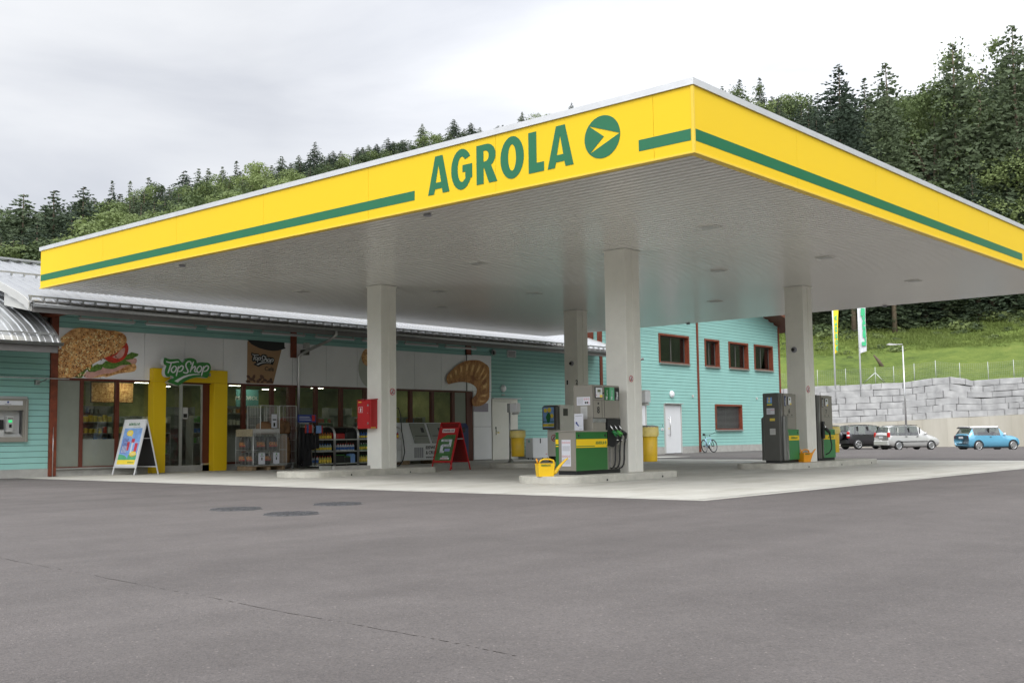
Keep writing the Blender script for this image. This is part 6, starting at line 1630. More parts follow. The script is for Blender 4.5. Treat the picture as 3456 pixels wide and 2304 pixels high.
# ------------------------------------------------------------------ trees
random.seed(21)
def conifer(seed, nt_=36, droop=.35, wid=.19, gap=.0, sl=.75):
    """unit height spruce: tapered trunk, whorls of drooping boughs hung with small needle sprays"""
    rnd = random.Random(seed); tr = Lc(); tr.tube([(0,0,0),(0,0,.5),(rnd.uniform(-.005,.005),0,.99)], [.012,.007,.0012], 6)
    lf = Lc(); lobes = [rnd.uniform(.7,1.2) for _ in range(7)]; dz = .012
    while dz < .93:
        z = 1-dz
        R_ = wid*(1-math.exp(-dz*sl/wid))*(1-.45*max(0,dz-.75)/.25)+.004
        nb = max(4, int(5+30*R_)); ph0 = rnd.uniform(0,6.28); tier = rnd.uniform(.85,1.1)
        for k in range(nb):
            if rnd.random() < gap: continue
            ph = ph0+2*PI*k/nb+rnd.uniform(-.35,.35)
            r_ = R_*tier*rnd.uniform(.6,1.2)*lobes[int(((ph % 6.283)/6.284)*7)]; ns = max(2, int(56*r_)+1)
            ca, sa = math.cos(ph), math.sin(ph); dr = droop*rnd.uniform(.6,1.3); z0 = z+rnd.uniform(-.008,.008)
            for j in range(ns):
                q = (j+.8)/ns; rr = r_*q; zz = z0-dr*r_*q**1.5+.10*r_*q*q
                for m_ in range(4):
                    w_ = .0105*(1.1-.4*q)*rnd.uniform(.6,1.35)*(.6+.4*min(1,dz/.15))
                    sd = rnd.gauss(0,1)*.22*r_*(1.05-q)+rnd.uniform(-.003,.003)
                    c = Vector((rr*ca-sd*sa, rr*sa+sd*ca, zz-abs(sd)*.35))
                    d1 = Vector((ca,sa,0))*w_*rnd.uniform(.6,1.3)+Vector((-sa,ca,0))*w_*rnd.uniform(-1,1)
                    d2 = Vector((-sa,ca,0))*w_*rnd.uniform(-.8,.8)+Vector((0,0,-1))*w_*rnd.uniform(.2,1.3)
                    lf.add([c-d1*.6, c+d1, c+d1*.3+d2, c-d1*.4+d2*.7], [(0,1,2,3)])
        dz += (.014+.016*min(1,dz/.3))*rnd.uniform(.8,1.2)
    return tr, lf
def broad(seed, wid=.34, n=64, leaf=.0068, low=.14, nl=320, airy=0):
    rnd = random.Random(seed); tr = Lc(); lf = Lc()
    tr.tube([(0,0,0),(.01,0,.25),(0,.01,.55),(.01,0,.85)], [.020,.016,.010,.003], 7)
    cl = []
    for i in range(n):
        while True:
            x, y, z = rnd.uniform(-1,1), rnd.uniform(-1,1), rnd.uniform(-1,1)
            if .25 < x*x+y*y+z*z < 1: break
        zc = low+(1-low)/2; hz = (1-low)/2*.93
        prof = 1-.30*max(0, z)**2-.25*max(0,-z)
        c = Vector((x*wid*prof*.9, y*wid*prof*.9, zc+z*hz)); r_ = rnd.uniform(.045,.095)*(1-.25*abs(z))
        cl.append((c, r_))
        if i % 4 == 0: tr.tube([(0,0,max(.1,c.z-.25)), tuple(c*.6+Vector((0,0,c.z*.4-.05*0))), tuple(c)], [.008,.005,.002], 4)
    for c, r_ in cl:
        for k in range(nl):
            v_ = Vector((rnd.gauss(0,1),rnd.gauss(0,1),rnd.gauss(0,1))).normalized()
            if v_.z < -.5 and rnd.random() < .6: continue
            p_ = c+v_*r_*(rnd.uniform(.65,1.12) if not airy else rnd.uniform(.2,1.3))*Vector((1,1,.8)).length/1.62
            s_ = leaf*rnd.uniform(.6,1.3)
            a_ = Vector((rnd.gauss(0,1),rnd.gauss(0,1),rnd.gauss(0,1))).normalized()*s_
            bb = a_.cross(v_+Vector((.01,.02,.03))).normalized()*s_*rnd.uniform(.5,1)
            lf.add([p_-a_, p_+bb, p_+a_, p_-bb], [(0,1,2,3)])
    return tr, lf
PROT = {}
for i, (sd, kw) in enumerate(((1,{}),(2,dict(wid=.24,droop=.55,sl=1.0)),(3,dict(wid=.12,sl=.55)),(4,dict(wid=.21,gap=.25,droop=.8,sl=.9)),(5,dict(wid=.22,gap=.08,sl=.8,droop=.5)))):
    tr, lf = conifer(sd, **kw); PROT['c%d' % i] = (tr, lf, 'spruce_tree', M['spruce'])
for i, (sd, kw, mt_) in enumerate(((11,{},'leaf'),(12,dict(wid=.28,n=60),'leaf'),(13,dict(wid=.40,n=85,low=.08),'leafl'),(14,dict(wid=.30,n=42,airy=1,nl=230),'leaf'),(15,dict(wid=.30,n=60),'leafl'))):
    tr, lf = broad(sd, **kw); PROT['b%d' % i] = (tr, lf, 'broadleaf_tree', M[mt_])
BASE = {}
ntree = [0]
def tree(kind, P_, h, wsc, label, group=None):
    tr, lf, nm, mt_ = PROT[kind]
    if kind not in BASE:
        e_ = thing(nm, None, None, (0,0,0))
        tr.build('trunk', M['bark'], e_, Vector((0,0,0))); lf.build('crown', mt_, e_, Vector((0,0,0))); BASE[kind] = e_; o = e_
    else: o = copy_tree(BASE[kind])
    if 'group' in o.keys(): del o['group']
    o.location = P_; o.scale = (h*wsc, h*wsc, h); o.rotation_euler = (random.uniform(-.02,.02),random.uniform(-.02,.02),random.uniform(0,6.28))
    tag(o, label, 'tree', group); ntree[0] += 1
    return o
def plant(kind, xd, yd, d, wsc=1.0, label=None, group=None):
    P_ = at(xd, yd, d); zg = ground_at(P_)-.3; h = P_.z-zg
    if h < 3: return
    return tree(kind, (P_.x, P_.y, zg), h, wsc*max(.75, min(1.35, 24/h)), label, group)
R_ = random.Random(5)
# named trees on the skyline, left to right: (kind, x, y of the tip, distance, width factor, label)
SKY = [
 ('c1',50,442,125,1.5,'dark spruce with a forked looking top at the far left edge of the wood'),
 ('b4',14,478,140,1.0,'pale green tree at the left picture edge before the dark spruces'),
 ('c4',128,434,130,1.5,'dark spruce, second from the left edge of the wood'),
 ('c4',186,428,140,1.5,'pointed dark spruce just above the left end of the canopy'),
 ('b0',248,445,185,1.1,'light broad tree right of the pointed dark spruce at the left'),
 ('c2',264,411,235,.9,'thin spruce tip behind the light trees at the left'),
 ('c2',298,413,240,.9,'second thin spruce tip behind the light trees at the left'),
 ('b2',318,425,200,1.0,'rounded light green tree under the thin spruce tips'),
 ('c3',346,405,215,1.1,'spruce standing among the light broad trees'),
 ('b1',392,418,215,1.2,'broad tree between the lone spruce and the dark round conifer'),
 ('c1',428,391,262,1.5,'dark round topped conifer left of the big bright tree'),
 ('c0',455,384,275,1.1,'dark conifer close right of the round topped one'),
 ('c0',483,383,280,1.1,'small dark spruce on the ridge left of the bright tree'),
 ('c1',515,380,285,1.0,'small dark spruce on the ridge just before the bright tree'),
 ('c2',545,368,290,1.1,'small spruce tip rising over the bright tree'),
 ('b2',598,370,225,1.45,'big bright green broad tree on the slope above the canopy'),
 ('b2',520,398,222,1.2,'bright broad tree at the left foot of the biggest bright tree'),
 ('c1',643,356,300,1.3,'wide dark spruce right of the big bright tree'),
 ('c4',722,325,290,1.1,'tallest dark spruce on the middle ridge above the canopy'),
 ('c4',690,356,296,1.2,'dark spruce left of the tallest one on the middle ridge'),
 ('c1',764,344,310,1.2,'dark spruce right of the tallest one on the middle ridge'),
 ('b1',792,352,305,1.1,'dark green broad tree in the middle ridge'),
 ('c1',833,337,320,1.3,'bushy dark conifer before the ridge dips'),
 ('c0',866,330,330,1.1,'narrow conifer left of the pair on the ridge'),
 ('c0',890,316,335,1.2,'pointed conifer of the pair on the ridge left of the lettering'),
 ('b1',925,320,340,1.3,'round dark tree between two pointed conifers on the ridge'),
 ('c0',972,284,350,1.1,'pointed spruce above the round trees near the lettering'),
 ('b1',988,302,350,1.3,'broad dark tree just left of the tall ridge spruce'),
 ('c1',1041,273,360,1.2,'tall ridge spruce above the space before the lettering'),
 ('c1',1080,282,362,1.2,'conifer right of the tall ridge spruce'),
 ('c0',1198,257,370,1.0,'small spruce tip above the first letter'),
 ('b1',1240,259,372,1.4,'low round crown peeping over the coping above the lettering'),
 ('c0',1311,236,378,.9,'single spruce tip peeping over the coping above the lettering'),
 ('c0',1662,196,255,1.0,'first small spruce right of the canopy corner'),
 ('c3',1692,180,245,1.3,'ragged open topped conifer right of the canopy corner'),
 ('c2',1746,176,240,1.0,'needle thin dark spruce right of the canopy corner'),
 ('b3',1722,192,236,1.2,'thin leafed tree beside the needle thin spruce'),
 ('b0',1790,205,228,1.3,'feathery green crown right of the needle thin spruce'),
 ('b1',1832,214,220,1.2,'broad green crown before the gap in the skyline'),
 ('c0',1869,212,185,.9,'small spruce left of the tall layered spruce'),
 ('c4',1917,148,140,1.45,'tall layered spruce rising behind the right fascia'),
 ('c2',1986,174,150,1.0,'narrow dark spruce between two tall ones'),
 ('c3',2040,137,135,1.5,'tall ragged spruce with drooping ends'),
 ('b0',2092,205,140,1.1,'dark green broad tree right of the ragged spruce'),
 ('c3',2180,92,124,1.4,'very tall spruce with sky showing through its top'),
 ('b3',2236,88,132,1.15,'airy pale crown between the two tallest spruces'),
 ('c3',2318,50,120,1.4,'tallest spruce, near the right picture edge'),
 ('b4',2140,182,128,1.1,'light green leafy tree under the very tall spruce'),
 ('b3',2352,100,126,1.2,'open leafy tree cut by the right picture edge'),
]
for kd, x, y, d, ws, lb in SKY: plant(kd, x, y, d, ws, lb)
# the wood's mass behind and below
def skyline(x): return lerp([(-200,455),(0,460),(200,440),(400,408),(560,378),(720,345),(970,300),(1300,252),(1660,205),(1760,195),(1850,222),(1910,200),(2040,190),(2120,205),(2200,150),(2352,120),(2600,110)], x)
cnt = 0
x = -140
while x < 1330:
    c = lerp(CR, U(x)); e_ = lerp(EDGE, U(x))
    for r_ in range(4):
        q = (1.0,.86,.72,.56)[r_]
        d = max(118, c*q+R_.uniform(-5,5)); xx = x+R_.uniform(-14,14)
        zt = (22,48,85,125)[r_] if x < 700 else (16,34,56,80)[r_]
        y = skyline(xx)+zt*R_.uniform(.6,1.1)
        if y > (565-.23*(xx-93) if xx > 93 else 620): continue
        lite = 215 < xx < 700
        kd = R_.choice(['b4','b2','b4','b4','b2','c3']) if lite else R_.choice(['c0','c1','c4','c0','b1','c1'])
        if r_ == 0 or (r_ == 1 and R_.random() < .35): kd = R_.choice(['c0','c1','c4','c0'])
        plant(kd, xx, y, d, R_.uniform(1.0,1.4), 'light green broad tree in the mass of the slope above the shop' if kd[0]=='b' and lite else 'dark tree in the wood above the shop roof', 'light trees on the slope above the shop' if kd[0]=='b' and lite else 'dark trees in the wood above the shop'); cnt += 1
    x += 26 if x < 700 else 22
x = 1600
while x < 2560:
    c = lerp(CR, U(x)); e_ = lerp(EDGE, U(x))
    for r_ in range(6):
        d = e_+(c-e_)*(1.0,.8,.6,.4,.2,.03)[r_]+R_.uniform(-3,3); xx = x+R_.uniform(-20,20)
        y = skyline(xx)+(20,60,105,165,240,330)[r_]*R_.uniform(.75,1.15)
        if d < e_: d = e_+1
        kd = R_.choice(['c0','c1','c4','c3','c4','c1'] if xx < 2110 else ['b0','c3','b3','c0','c1','b0','c4','c1','c4'])
        plant(kd, xx, y, d, R_.uniform(1.0,1.35), 'dark conifer in the wood on the right hand slope' if kd[0]=='c' else 'leafy tree in the wood on the right hand slope', 'conifers in the wood on the right' if kd[0]=='c' else 'leafy trees in the wood on the right'); cnt += 1
    x += 34
print('trees', ntree[0])
# tall bare trunks at the wood's edge
for x, yt, yb, lb in ((1962,690,757,'bare tree trunk at the edge of the wood, left one'),(2055,680,748,'bare tree trunk at the edge of the wood, right one')):
    a_ = at(x, yb, 114); z = ground_at(a_); b = W(); b.tube([(a_.x,a_.y,z-.4),(a_.x,a_.y,z+6),(a_.x+.1,a_.y,z+16)], [.28,.22,.12], 8)
    t = thing('bare_trunk', lb, 'tree trunk', (a_.x,a_.y,z)); b.build('trunk', mat('pale_bark', (.17,.13,.09), .9, var=.3), t)
    tr, lf, _, mt_ = PROT['c1']; q = lf.build('crown', mt_, t, Vector((0,0,0))); q.scale = (22,22,20); q.location = (0,0,6)
# shrubs and tall herbs along the wood's edge
b = Lc(); rnd = random.Random(9)
for k in range(420):
    v_ = Vector((rnd.gauss(0,1),rnd.gauss(0,1),abs(rnd.gauss(0,1)))).normalized(); p_ = Vector((v_.x*1.2,v_.y*1.2,v_.z*.9))*rnd.uniform(.5,1.1)
    s_ = rnd.uniform(.08,.2); a_ = Vector((rnd.gauss(0,1),rnd.gauss(0,1),rnd.gauss(0,1))).normalized()*s_; c_ = a_.cross(v_).normalized()*s_*.7
    b.add([p_-a_,p_+c_,p_+a_,p_-c_], [(0,1,2,3)])
sh0 = None
for k in range(70):
    x = R_.uniform(1790,2420); u = U(x); e_ = lerp(EDGE, u); d = e_-abs(R_.gauss(0,5))-.5
    if R_.random() < .12: d = e_-R_.uniform(4,9)
    P_ = CP+FH*d+RH*(u*d); z = terr(u, d)
    if sh0 is None: sh0 = b.build('shrub', M['leaf'], None, Vector((0,0,0))); o = sh0
    else: o = sh0.copy(); COL.objects.link(o)
    s_ = R_.uniform(.5,1.3)*(1.0 if d > e_-5 else .45); o.location = (P_.x,P_.y,z-.1); o.scale = (s_*1.3,s_*1.3,s_*1.0); o.rotation_euler = (0,0,R_.uniform(0,6))
    tag(o, 'low green shrub at the upper edge of the meadow', 'shrub', 'shrubs along the edge of the wood')
P_ = at(1995+30,765,100); z = ground_at(P_)
b = W(); b.tube([(P_.x,P_.y,z-.2),(P_.x-.1,P_.y+.35,z+.5),(P_.x-.2,P_.y+.75,z+1.05)], [.20,.15,.07], 7); single(b, 'fallen_log', M['bark'], 'short leaning dead stump on the meadow above the fence', 'log', (P_.x,P_.y,z))

# meadow tufts
b = Lc(); rnd = random.Random(4)
for k in range(60):
    x_, y_ = rnd.uniform(-.8,.8), rnd.uniform(-.8,.8); h_ = rnd.uniform(.08,.26); a_ = rnd.uniform(0,6.28); w_ = rnd.uniform(.03,.07)
    b.add([(x_-w_*math.cos(a_),y_-w_*math.sin(a_),0),(x_+w_*math.cos(a_),y_+w_*math.sin(a_),0),(x_+rnd.uniform(-.12,.12),y_+rnd.uniform(-.12,.12),h_)], [(0,1,2)])
tuft = b
gm = rand_mat('grass_blades', [(.17,.22,.06),(.27,.34,.09),(.38,.40,.13)], .8, .05, .45, .2)
g = MB(); g.world = False
for k in range(900):
    u = R_.uniform(U(1740), U(2480)); f = lerp(FOOT,u)+1; e_ = lerp(EDGE,u); d = f+(e_-f)*(.45+.55*R_.random()**.7)
    P_ = CP+FH*d+RH*(u*d); z = terr(u, d); s_ = R_.uniform(.6,1.5); ca, sa = math.cos(k), math.sin(k)
    g.add([(P_.x+(v[0]*ca-v[1]*sa)*s_, P_.y+(v[0]*sa+v[1]*ca)*s_, z-.03+v[2]*s_) for v in tuft.v[::1]], tuft.f)
o = g.build('grass_tufts', gm); tag(o, 'long meadow grass on the slope above the stone wall', 'grass', kind='stuff')

# ------------------------------------------------------------------ retaining wall, fence, flags
WL = [(2400,93.5,1.55,4.35),(2750,92.2,1.68,4.9),(3060,90,1.85,5.05),(3190,88,2.0,5.35),(3260,87.3,2.03,5.35),(3290,87,2.05,4.95),(3456,84.5,2.18,5.1),(3900,80,2.4,5.2),(4400,76,2.6,5.3)]
def wl(px):
    for a_, c_ in zip(WL, WL[1:]):
        if px <= c_[0]:
            q = max(0,(px-a_[0])/(c_[0]-a_[0])); return tuple(a_[k]+(c_[k]-a_[k])*q for k in range(1,4))
    return WL[-1][1:]
def wp(px): d, c, t_ = wl(px); P_ = CP+FH*d+RH*((px-1728)/F*d); return P_, c, t_
t = thing('concrete_retaining_wall', 'smooth pale concrete retaining wall behind the parked cars', 'wall', wp(3100)[0]*1.0)
t.location.z = -.3
b = W(); px = 2400; k = 0
while px < 4300:
    n_ = px+62+R_.uniform(0,30); A, ca_, _ = wp(px); B, cb_, _ = wp(n_-.35); 
    b.prism([(A.x,A.y,-.4),(B.x,B.y,-.4),(B.x,B.y,cb_),(A.x,A.y,ca_)], FH*.5); px = n_
b.build('wall_panels', M['wallc'], t)
t = thing('stone_block_wall', 'wall of large rough grey stone blocks above the concrete wall', 'wall', wp(3100)[0]*1.0)
t.location.z = 1.8
b = W(); NC = 6
for r_ in range(NC):
    px = 2400+R_.uniform(0,40)
    while px < 4300:
        n_ = px+R_.uniform(30,92); A, c0, t0 = wp(px+.35); B, c1, t1 = wp(n_-.35)
        z0 = c0+(t0-c0)*r_/NC+.004; z0b = c1+(t1-c1)*r_/NC+.004; z1 = c0+(t0-c0)*(r_+1)/NC-.008+R_.uniform(-.05,.02); z1b = c1+(t1-c1)*(r_+1)/NC-.008+R_.uniform(-.05,.02)
        off = FH*(.12+.15*r_+R_.uniform(-.09,.05)); dx = B-A
        ch = .05
        quad_o = [(A,z0),(B,z0b),(B,z1b),(A,z1)]
        fr_ = []
        mx_, mz_ = (A+B)/2, (z0+z0b+z1+z1b)/4
        for (Q, z) in quad_o:
            jj = Vector((R_.uniform(-.04,.04),R_.uniform(-.04,.04),R_.uniform(-.03,.03)))
            p_ = Vector((Q.x,Q.y,z)); c_ = Vector((mx_.x,mx_.y,mz_)); dd = (c_-p_); dd = dd/dd.length
            fr_.append((p_+off+dd*.025+jj*.6, p_+off+FH*(.07+R_.uniform(0,.05)), p_+off+FH*.9))
        mid = Vector((mx_.x,mx_.y,mz_))+off-FH*R_.uniform(.0,.02)
        # front face split about a jittered middle for a hewn look
        vs = [q[0] for q in fr_]+[q[1] for q in fr_]+[q[2] for q in fr_]+[mid+dx*R_.uniform(-.2,.2)+Vector((0,0,R_.uniform(-.08,.08)))]
        fs = [(0,1,12),(1,2,12),(2,3,12),(3,0,12)]+[(k,4+k,4+(k+1)%4,(k+1)%4) for k in range(4)]+[(4+k,8+k,8+(k+1)%4,4+(k+1)%4) for k in range(4)]
        b.add(vs, fs); px = n_
b.build('stone_blocks', M['stone'], t)
b = W(); px = 2400
while px < 4300: 
    A, c0, t0 = wp(px); B, c1, t1 = wp(px+40); q = FH*.55
    b.prism([(A.x+q.x,A.y+q.y,c0-.1),(B.x+q.x,B.y+q.y,c1-.1),(B.x+FH.x*1.3,B.y+FH.y*1.3,t1-.12),(A.x+FH.x*1.3,A.y+FH.y*1.3,t0-.12)], FH*.3); px += 40
b.build('gravel_core', mat('dark_wall_core', (.20,.195,.18), .9, var=.3), t)
M['fpost'] = mat('matt_zinc_post', (.42,.44,.43), .6, .2)
t = thing('wire_mesh_fence', 'wire mesh fence with grey posts on top of the stone wall', 'fence', (wp(3100)[0].x, wp(3100)[0].y, 4.8))
posts = [2600,2690,2785,2883,2986,3050,3122,3197,3281,3380,3470,3560]
def fp(px, back=2.4): 
    P_, c, tz = wp(px); P_ = P_+FH*back; return Vector((P_.x,P_.y,tz+.02))
for px in posts:
    p_ = fp(px); b = W(); b.tube([p_-Vector((0,0,.3)), p_+Vector((0,0,1.42))], .03, 6); b.build('post', M['fpost'], t)
b = W(); wv = []
for a_, c_ in zip(posts, posts[1:]):
    A, B = fp(a_), fp(c_)
    for k in range(8): z = Vector((0,0,.12+.17*k)); b.tube([A+z, B+z], .0065, 3, cap=False)
    n_ = 14
    for k in range(n_): q = A+(B-A)*k/n_; b.tube([q+Vector((0,0,.1)), q+Vector((0,0,1.32))], .005, 3, cap=False)
b.build('wire_mesh', M['zinc'], t)
c0 = fp(2986)
for px in (2942, 3018): b = W(); b.tube([c0+Vector((0,0,.95)), fp(px)+Vector((0,0,.05))], .03, 6); b.build('brace', M['alu'], t)
# flags
for (xa, ya, xb, yb, y0, y1, fl, nm, txt, lb) in ((2808.2,1050,2819,1292,1049.8,1193,'flagY','yellow','AGROLA','narrow yellow flag with green letters, left of the white flag'),(2890.5,1042,2905,1285,1042,1191,'flagW','white','LANDI','narrow white flag with large green letters')):
    bot = dep(xb, yb, 91.0); top = dep(xa, 900, 91.0); top = Vector((bot.x,bot.y,16.5))
    t = thing('flag_pole', lb, 'flag', (bot.x,bot.y,bot.z-.3))
    b = W(); b.tube([(bot.x,bot.y,bot.z-.5),(bot.x,bot.y,17.0)], [.075,.045], 8); b.build('pole', M['pole'], t)
    fz = dep(xb, y1, 91.0).z; w0, w1 = (.20,.46) if nm == 'yellow' else (.52,.58)
    b = W(); n_ = 24; vs = []
    for k in range(n_+1):
        z = fz+(16.8-fz)*k/n_; wd = w0+(w1-w0)*min(1,k/10)
        for j in range(5):
            q = RH*(.06+wd*j/4)+FH*(.06*math.sin(k*.6+j*.9)*j/4); vs.append((bot.x+q.x, bot.y+q.y, z+(.16*(j/4) if k == 0 else 0)))
    vs2 = [(v[0]+FH.x*.012, v[1]+FH.y*.012, v[2]) for v in vs]; m_ = len(vs)
    fs = [(k*5+j,k*5+j+1,(k+1)*5+j+1,(k+1)*5+j) for k in range(n_) for j in range(4)]
    b.add(vs+vs2, fs+[tuple(m_+i for i in reversed(f_)) for f_ in fs]); fo = b.build('cloth', M[fl], t)
    b = W()
    if nm == 'white':
        put_text(b, 'Landi', (bot.x+RH.x*.545-FH.x*.1, bot.y+RH.y*.545-FH.y*.1, fz+.62), (0,0,1), -RH, 3.15, .36, .06, th=.02)
    else:
        b.mesh(ME_LET, frame((bot.x+RH.x*.30-FH.x*.1, bot.y+RH.y*.30-FH.y*.1, fz+.2), (0,0,1), -RH+Vector((0,0,0)), .63, .17, .02))
    b.build('lettering', M['flagG'], t)
# street lamp
bot = dep(3058,1434,83); bot.z = -.3; tp = dep(3044,1160,83)
t = thing('street_lamp', 'slim grey street lamp behind the silver car', 'street lamp', (bot.x,bot.y,-.3))
b = W(); b.tube([(bot.x,bot.y,-.3),(bot.x,bot.y,tp.z-.1)], [.085,.05], 8); b.build('pole', M['alu'], t)
b = W(); e_ = Vector((bot.x,bot.y,tp.z)); b.tube([e_, e_-RH*.45], .04, 6); q0 = e_-RH*.45; b.prism([q0+Vector((0,0,.05)), q0-RH*.55+Vector((0,0,.10)), q0-RH*.75, q0-RH*.5-Vector((0,0,.06)), q0-Vector((0,0,.04))], FH*.22); b.build('lamp_head', M['greylt'], t)

# ------------------------------------------------------------------ cars
def car(name, label, loc, hd, st, paint, wheels, rw, gl, hw, rim, extra):
    """st: stations (x, z bottom, z belt, z top, half width bottom, half width belt, half width roof)"""
    t = thing(name, label, 'car', loc, hd)
    body = Lc(); glass_ = Lc(); body.smooth = True
    rings = []
    for (x, zb, zl, zt, wb, wl_, wt) in st:
        r_ = [(x,-wb*.85,zb),(x,-wb,zb+.10),(x,-wl_*1.0,(zb+zl)/2+.05),(x,-wl_*.97,zl),(x,-wt,zt-.05),(x,-wt*.80,zt),(x,0,zt+.025)]
        rings.append(r_+[(x,-p_[1],p_[2]) for p_ in reversed(r_[:-1])])
    n_ = len(rings[0]); V_ = sum(rings, [])
    gf, bf = [], []
    for i in range(len(st)-1):
        for k in range(n_-1):
            f_ = (i*n_+k, i*n_+k+1, (i+1)*n_+k+1, (i+1)*n_+k)
            side = k in (3, n_-5)
            top = k in (4,5,6,7)
            if side and gl[i] in ('g',): gf.append(f_)
            elif gl[i] == 'w' and k in (4,5,6,7): gf.append(f_)      # windscreen / rear screen
            else: bf.append(f_)
        bf.append((i*n_, (i+1)*n_, (i+1)*n_+n_-1, i*n_+n_-1))
    bf.append(tuple(range(n_))); bf.append(tuple((len(st)-1)*n_+k for k in reversed(range(n_))))
    body.add(V_, bf); body.build('body', paint, t)
    glass_.add(V_, gf); glass_.build('window', M['cglass'], t)
    # pillars over the side glass
    for x in wheels:
        for s_ in (-1,1):
            b = Lc(); b.lathe([(rw*.66,0),(rw*.95,.0),(rw,.03),(rw,.17),(rw*.95,.2)], (x, s_*(hw-.0) - (.2 if s_>0 else 0), rw), 22, 'y'); w_ = b.build('wheel', M['rubber'], t)
            b = Lc(); yy = s_*(hw+.012)
            for k in range(rim):
                a_ = 2*PI*k/rim; c_ = Vector((x,yy,rw)); d_ = Vector((math.cos(a_),0,math.sin(a_))); e_ = Vector((-d_.z,0,d_.x))
                b.prism([c_+e_*.03, c_+d_*rw*.66+e_*.04, c_+d_*rw*.66-e_*.04, c_-e_*.03], (0,-s_*.02,0))
            b.disc((x,yy-.01*s_,rw), .06, (0,s_,0), .02, 12)
            ring = [Vector((x+rw*.66*math.cos(2*PI*k/24), yy-.005*s_, rw+rw*.66*math.sin(2*PI*k/24))) for k in range(24)]; b.tube(ring, .025, 5, closed=True)
            b.build('rim', M['alu'], w_)
            b = Lc(); n2 = 14; vs = []
            for k in range(n2+1):
                a_ = PI*k/n2-.0; vs += [(x+(rw*1.17)*math.cos(a_), s_*(hw-.005), rw*.95+(rw*1.17)*math.sin(a_)), (x+(rw*1.02)*math.cos(a_), s_*(hw-.005), rw*.95+rw*1.02*math.sin(a_))]
            fs = [(2*k,2*k+1,2*k+3,2*k+2) for k in range(n2)]; vs2 = [(v[0],v[1]+s_*.012,v[2]) for v in vs]; m_ = len(vs)
            b.add(vs+vs2, [tuple(m_+i for i in f_) for f_ in fs]+[(2*k,2*k+2,m_+2*k+2,m_+2*k) for k in range(n2)]); b.build('wheel_arch', M['black'], t)
    b = Lc(); x0, x1 = st[0][0]+.2, st[-1][0]-.2
    b.box(x0,x1,-hw*.8,hw*.8,.18,.24); b.box(x0+.25,x1-1.2,-hw*.75,hw*.75,.24,.55)
    for xs_ in (x0+.9, x0+1.8):
        for yy in (-.38,.38): b.bbox(xs_-.07,xs_+.10,yy-.22,yy+.22,.5,1.12,.04)
    b.build('interior', M['black'], t)
    extra(t, hw); t.scale = (1,1,1.05)
    return t
def strip(t, name, m_, x0, x1, z0, z1, y, dz=0):
    b = Lc(); b.prism([(x0,y,z0),(x1,y,z0+dz),(x1,y,z1+dz),(x0,y,z1)], (0,-.02 if y<0 else .02,0)); b.build(name, m_, t)
def gcar(x, zb, zl, zt, w_, roof=None): return (x, zb, zl, zt, w_, w_*.98, roof or w_*.9)
M['p_blue'] = mat('light_blue_car_paint', (.12,.36,.52), .22, .1, var=.02, coat=.8)
M['p_silv'] = mat('silver_car_paint', (.55,.55,.53), .25, .3, var=.02, coat=.7)
M['p_blk'] = mat('black_car_paint', (.035,.033,.036), .2, .2, var=.02, coat=.8)
M['p_wht'] = mat('white_roof_paint', (.78,.78,.78), .25, var=.02, coat=.6)
M['tail'] = mat('red_tail_light', (.45,.01,.015), .2, var=.1, coat=.5)
def plate(t, x, z, w_=.42):
    b = Lc(); b.box(x-.015,x,-w_/2,w_/2,z,z+.11); b.build('number_plate', M['white'], t)
    # characters on the plate are not legible in the photograph: none are added
def rear_face(t, x, hw, zt, zb, m_):
    pass
def ex_mini(t, hw):
    plate(t, -1.86, .74)
    for s_ in (-1,1):
        b = Lc(); b.bbox(-1.84,-1.74,s_*.66-.07,s_*.66+.07,.72,.92,.02); b.build('tail_light', M['tail'], t)
        b = Lc(); b.tube([(.62,s_*.80,.96),(.66,s_*.93,1.0)], [.05,.07], 8); b.build('mirror', M['p_wht'], t)
    b = Lc(); b.box(-1.845,-1.80,-.5,.5,.42,.47); b.build('bumper_slot', M['black'], t)
    b = Lc(); b.smooth=True; b.prism([(-1.56,-.60,1.35),(-1.3,-.675,1.35),(.30,-.675,1.35),(.46,-.56,1.35),(.46,.56,1.35),(.30,.675,1.35),(-1.3,.675,1.35),(-1.56,.60,1.35)], (0,0,.11)); b.build('white_roof', M['p_wht'], t)
    b = Lc(); b.prism([(-1.80,-.5,1.33),(-1.60,-.6,1.40),(-1.60,.6,1.40),(-1.80,.5,1.33)], (0,0,.03)); b.build('spoiler', M['black'], t)
    for x in (-.45,): 
        for s_ in (-1,1): strip(t, 'pillar', M['black'], x, x+.10, .93, 1.36, s_*.735)
    for s_ in (-1,1): strip(t, 'door_handle', M['chrome'], -.42, -.28, .82, .85, s_*(hw+.0))
    for s_ in (-1,1):
        b = Lc(); b.box(-1.2,1.2,s_*hw-.02,s_*hw+.02,.15,.22); b.build('sill', M['black'], t)
mini = [(-1.84,.34,.90,.93,.72,.76,.68),(-1.78,.24,.92,1.00,.78,.80,.66),(-1.48,.22,.93,1.37,.80,.82,.62),(-1.36,.21,.93,1.42,.82,.83,.64),(-1.0,.20,.92,1.41,.83,.84,.65),(-.2,.19,.91,1.42,.83,.84,.65),(.40,.19,.90,1.40,.83,.84,.62),(.80,.19,.90,1.02,.83,.84,.66),(1.0,.19,.88,.93,.83,.83,.66),(1.45,.20,.80,.87,.82,.82,.66),(1.70,.24,.70,.80,.79,.78,.62),(1.82,.30,.55,.66,.70,.70,.55)]
ex = car('parked_car', 'small light blue car with a white roof parked alone before the concrete wall', (58.2,14.5,-.30), math.radians(-36), mini, M['p_blue'], (-1.20,1.27), .31, ['b','w','g','g','g','g','w','b','b','b','b'], .84, 10, ex_mini)
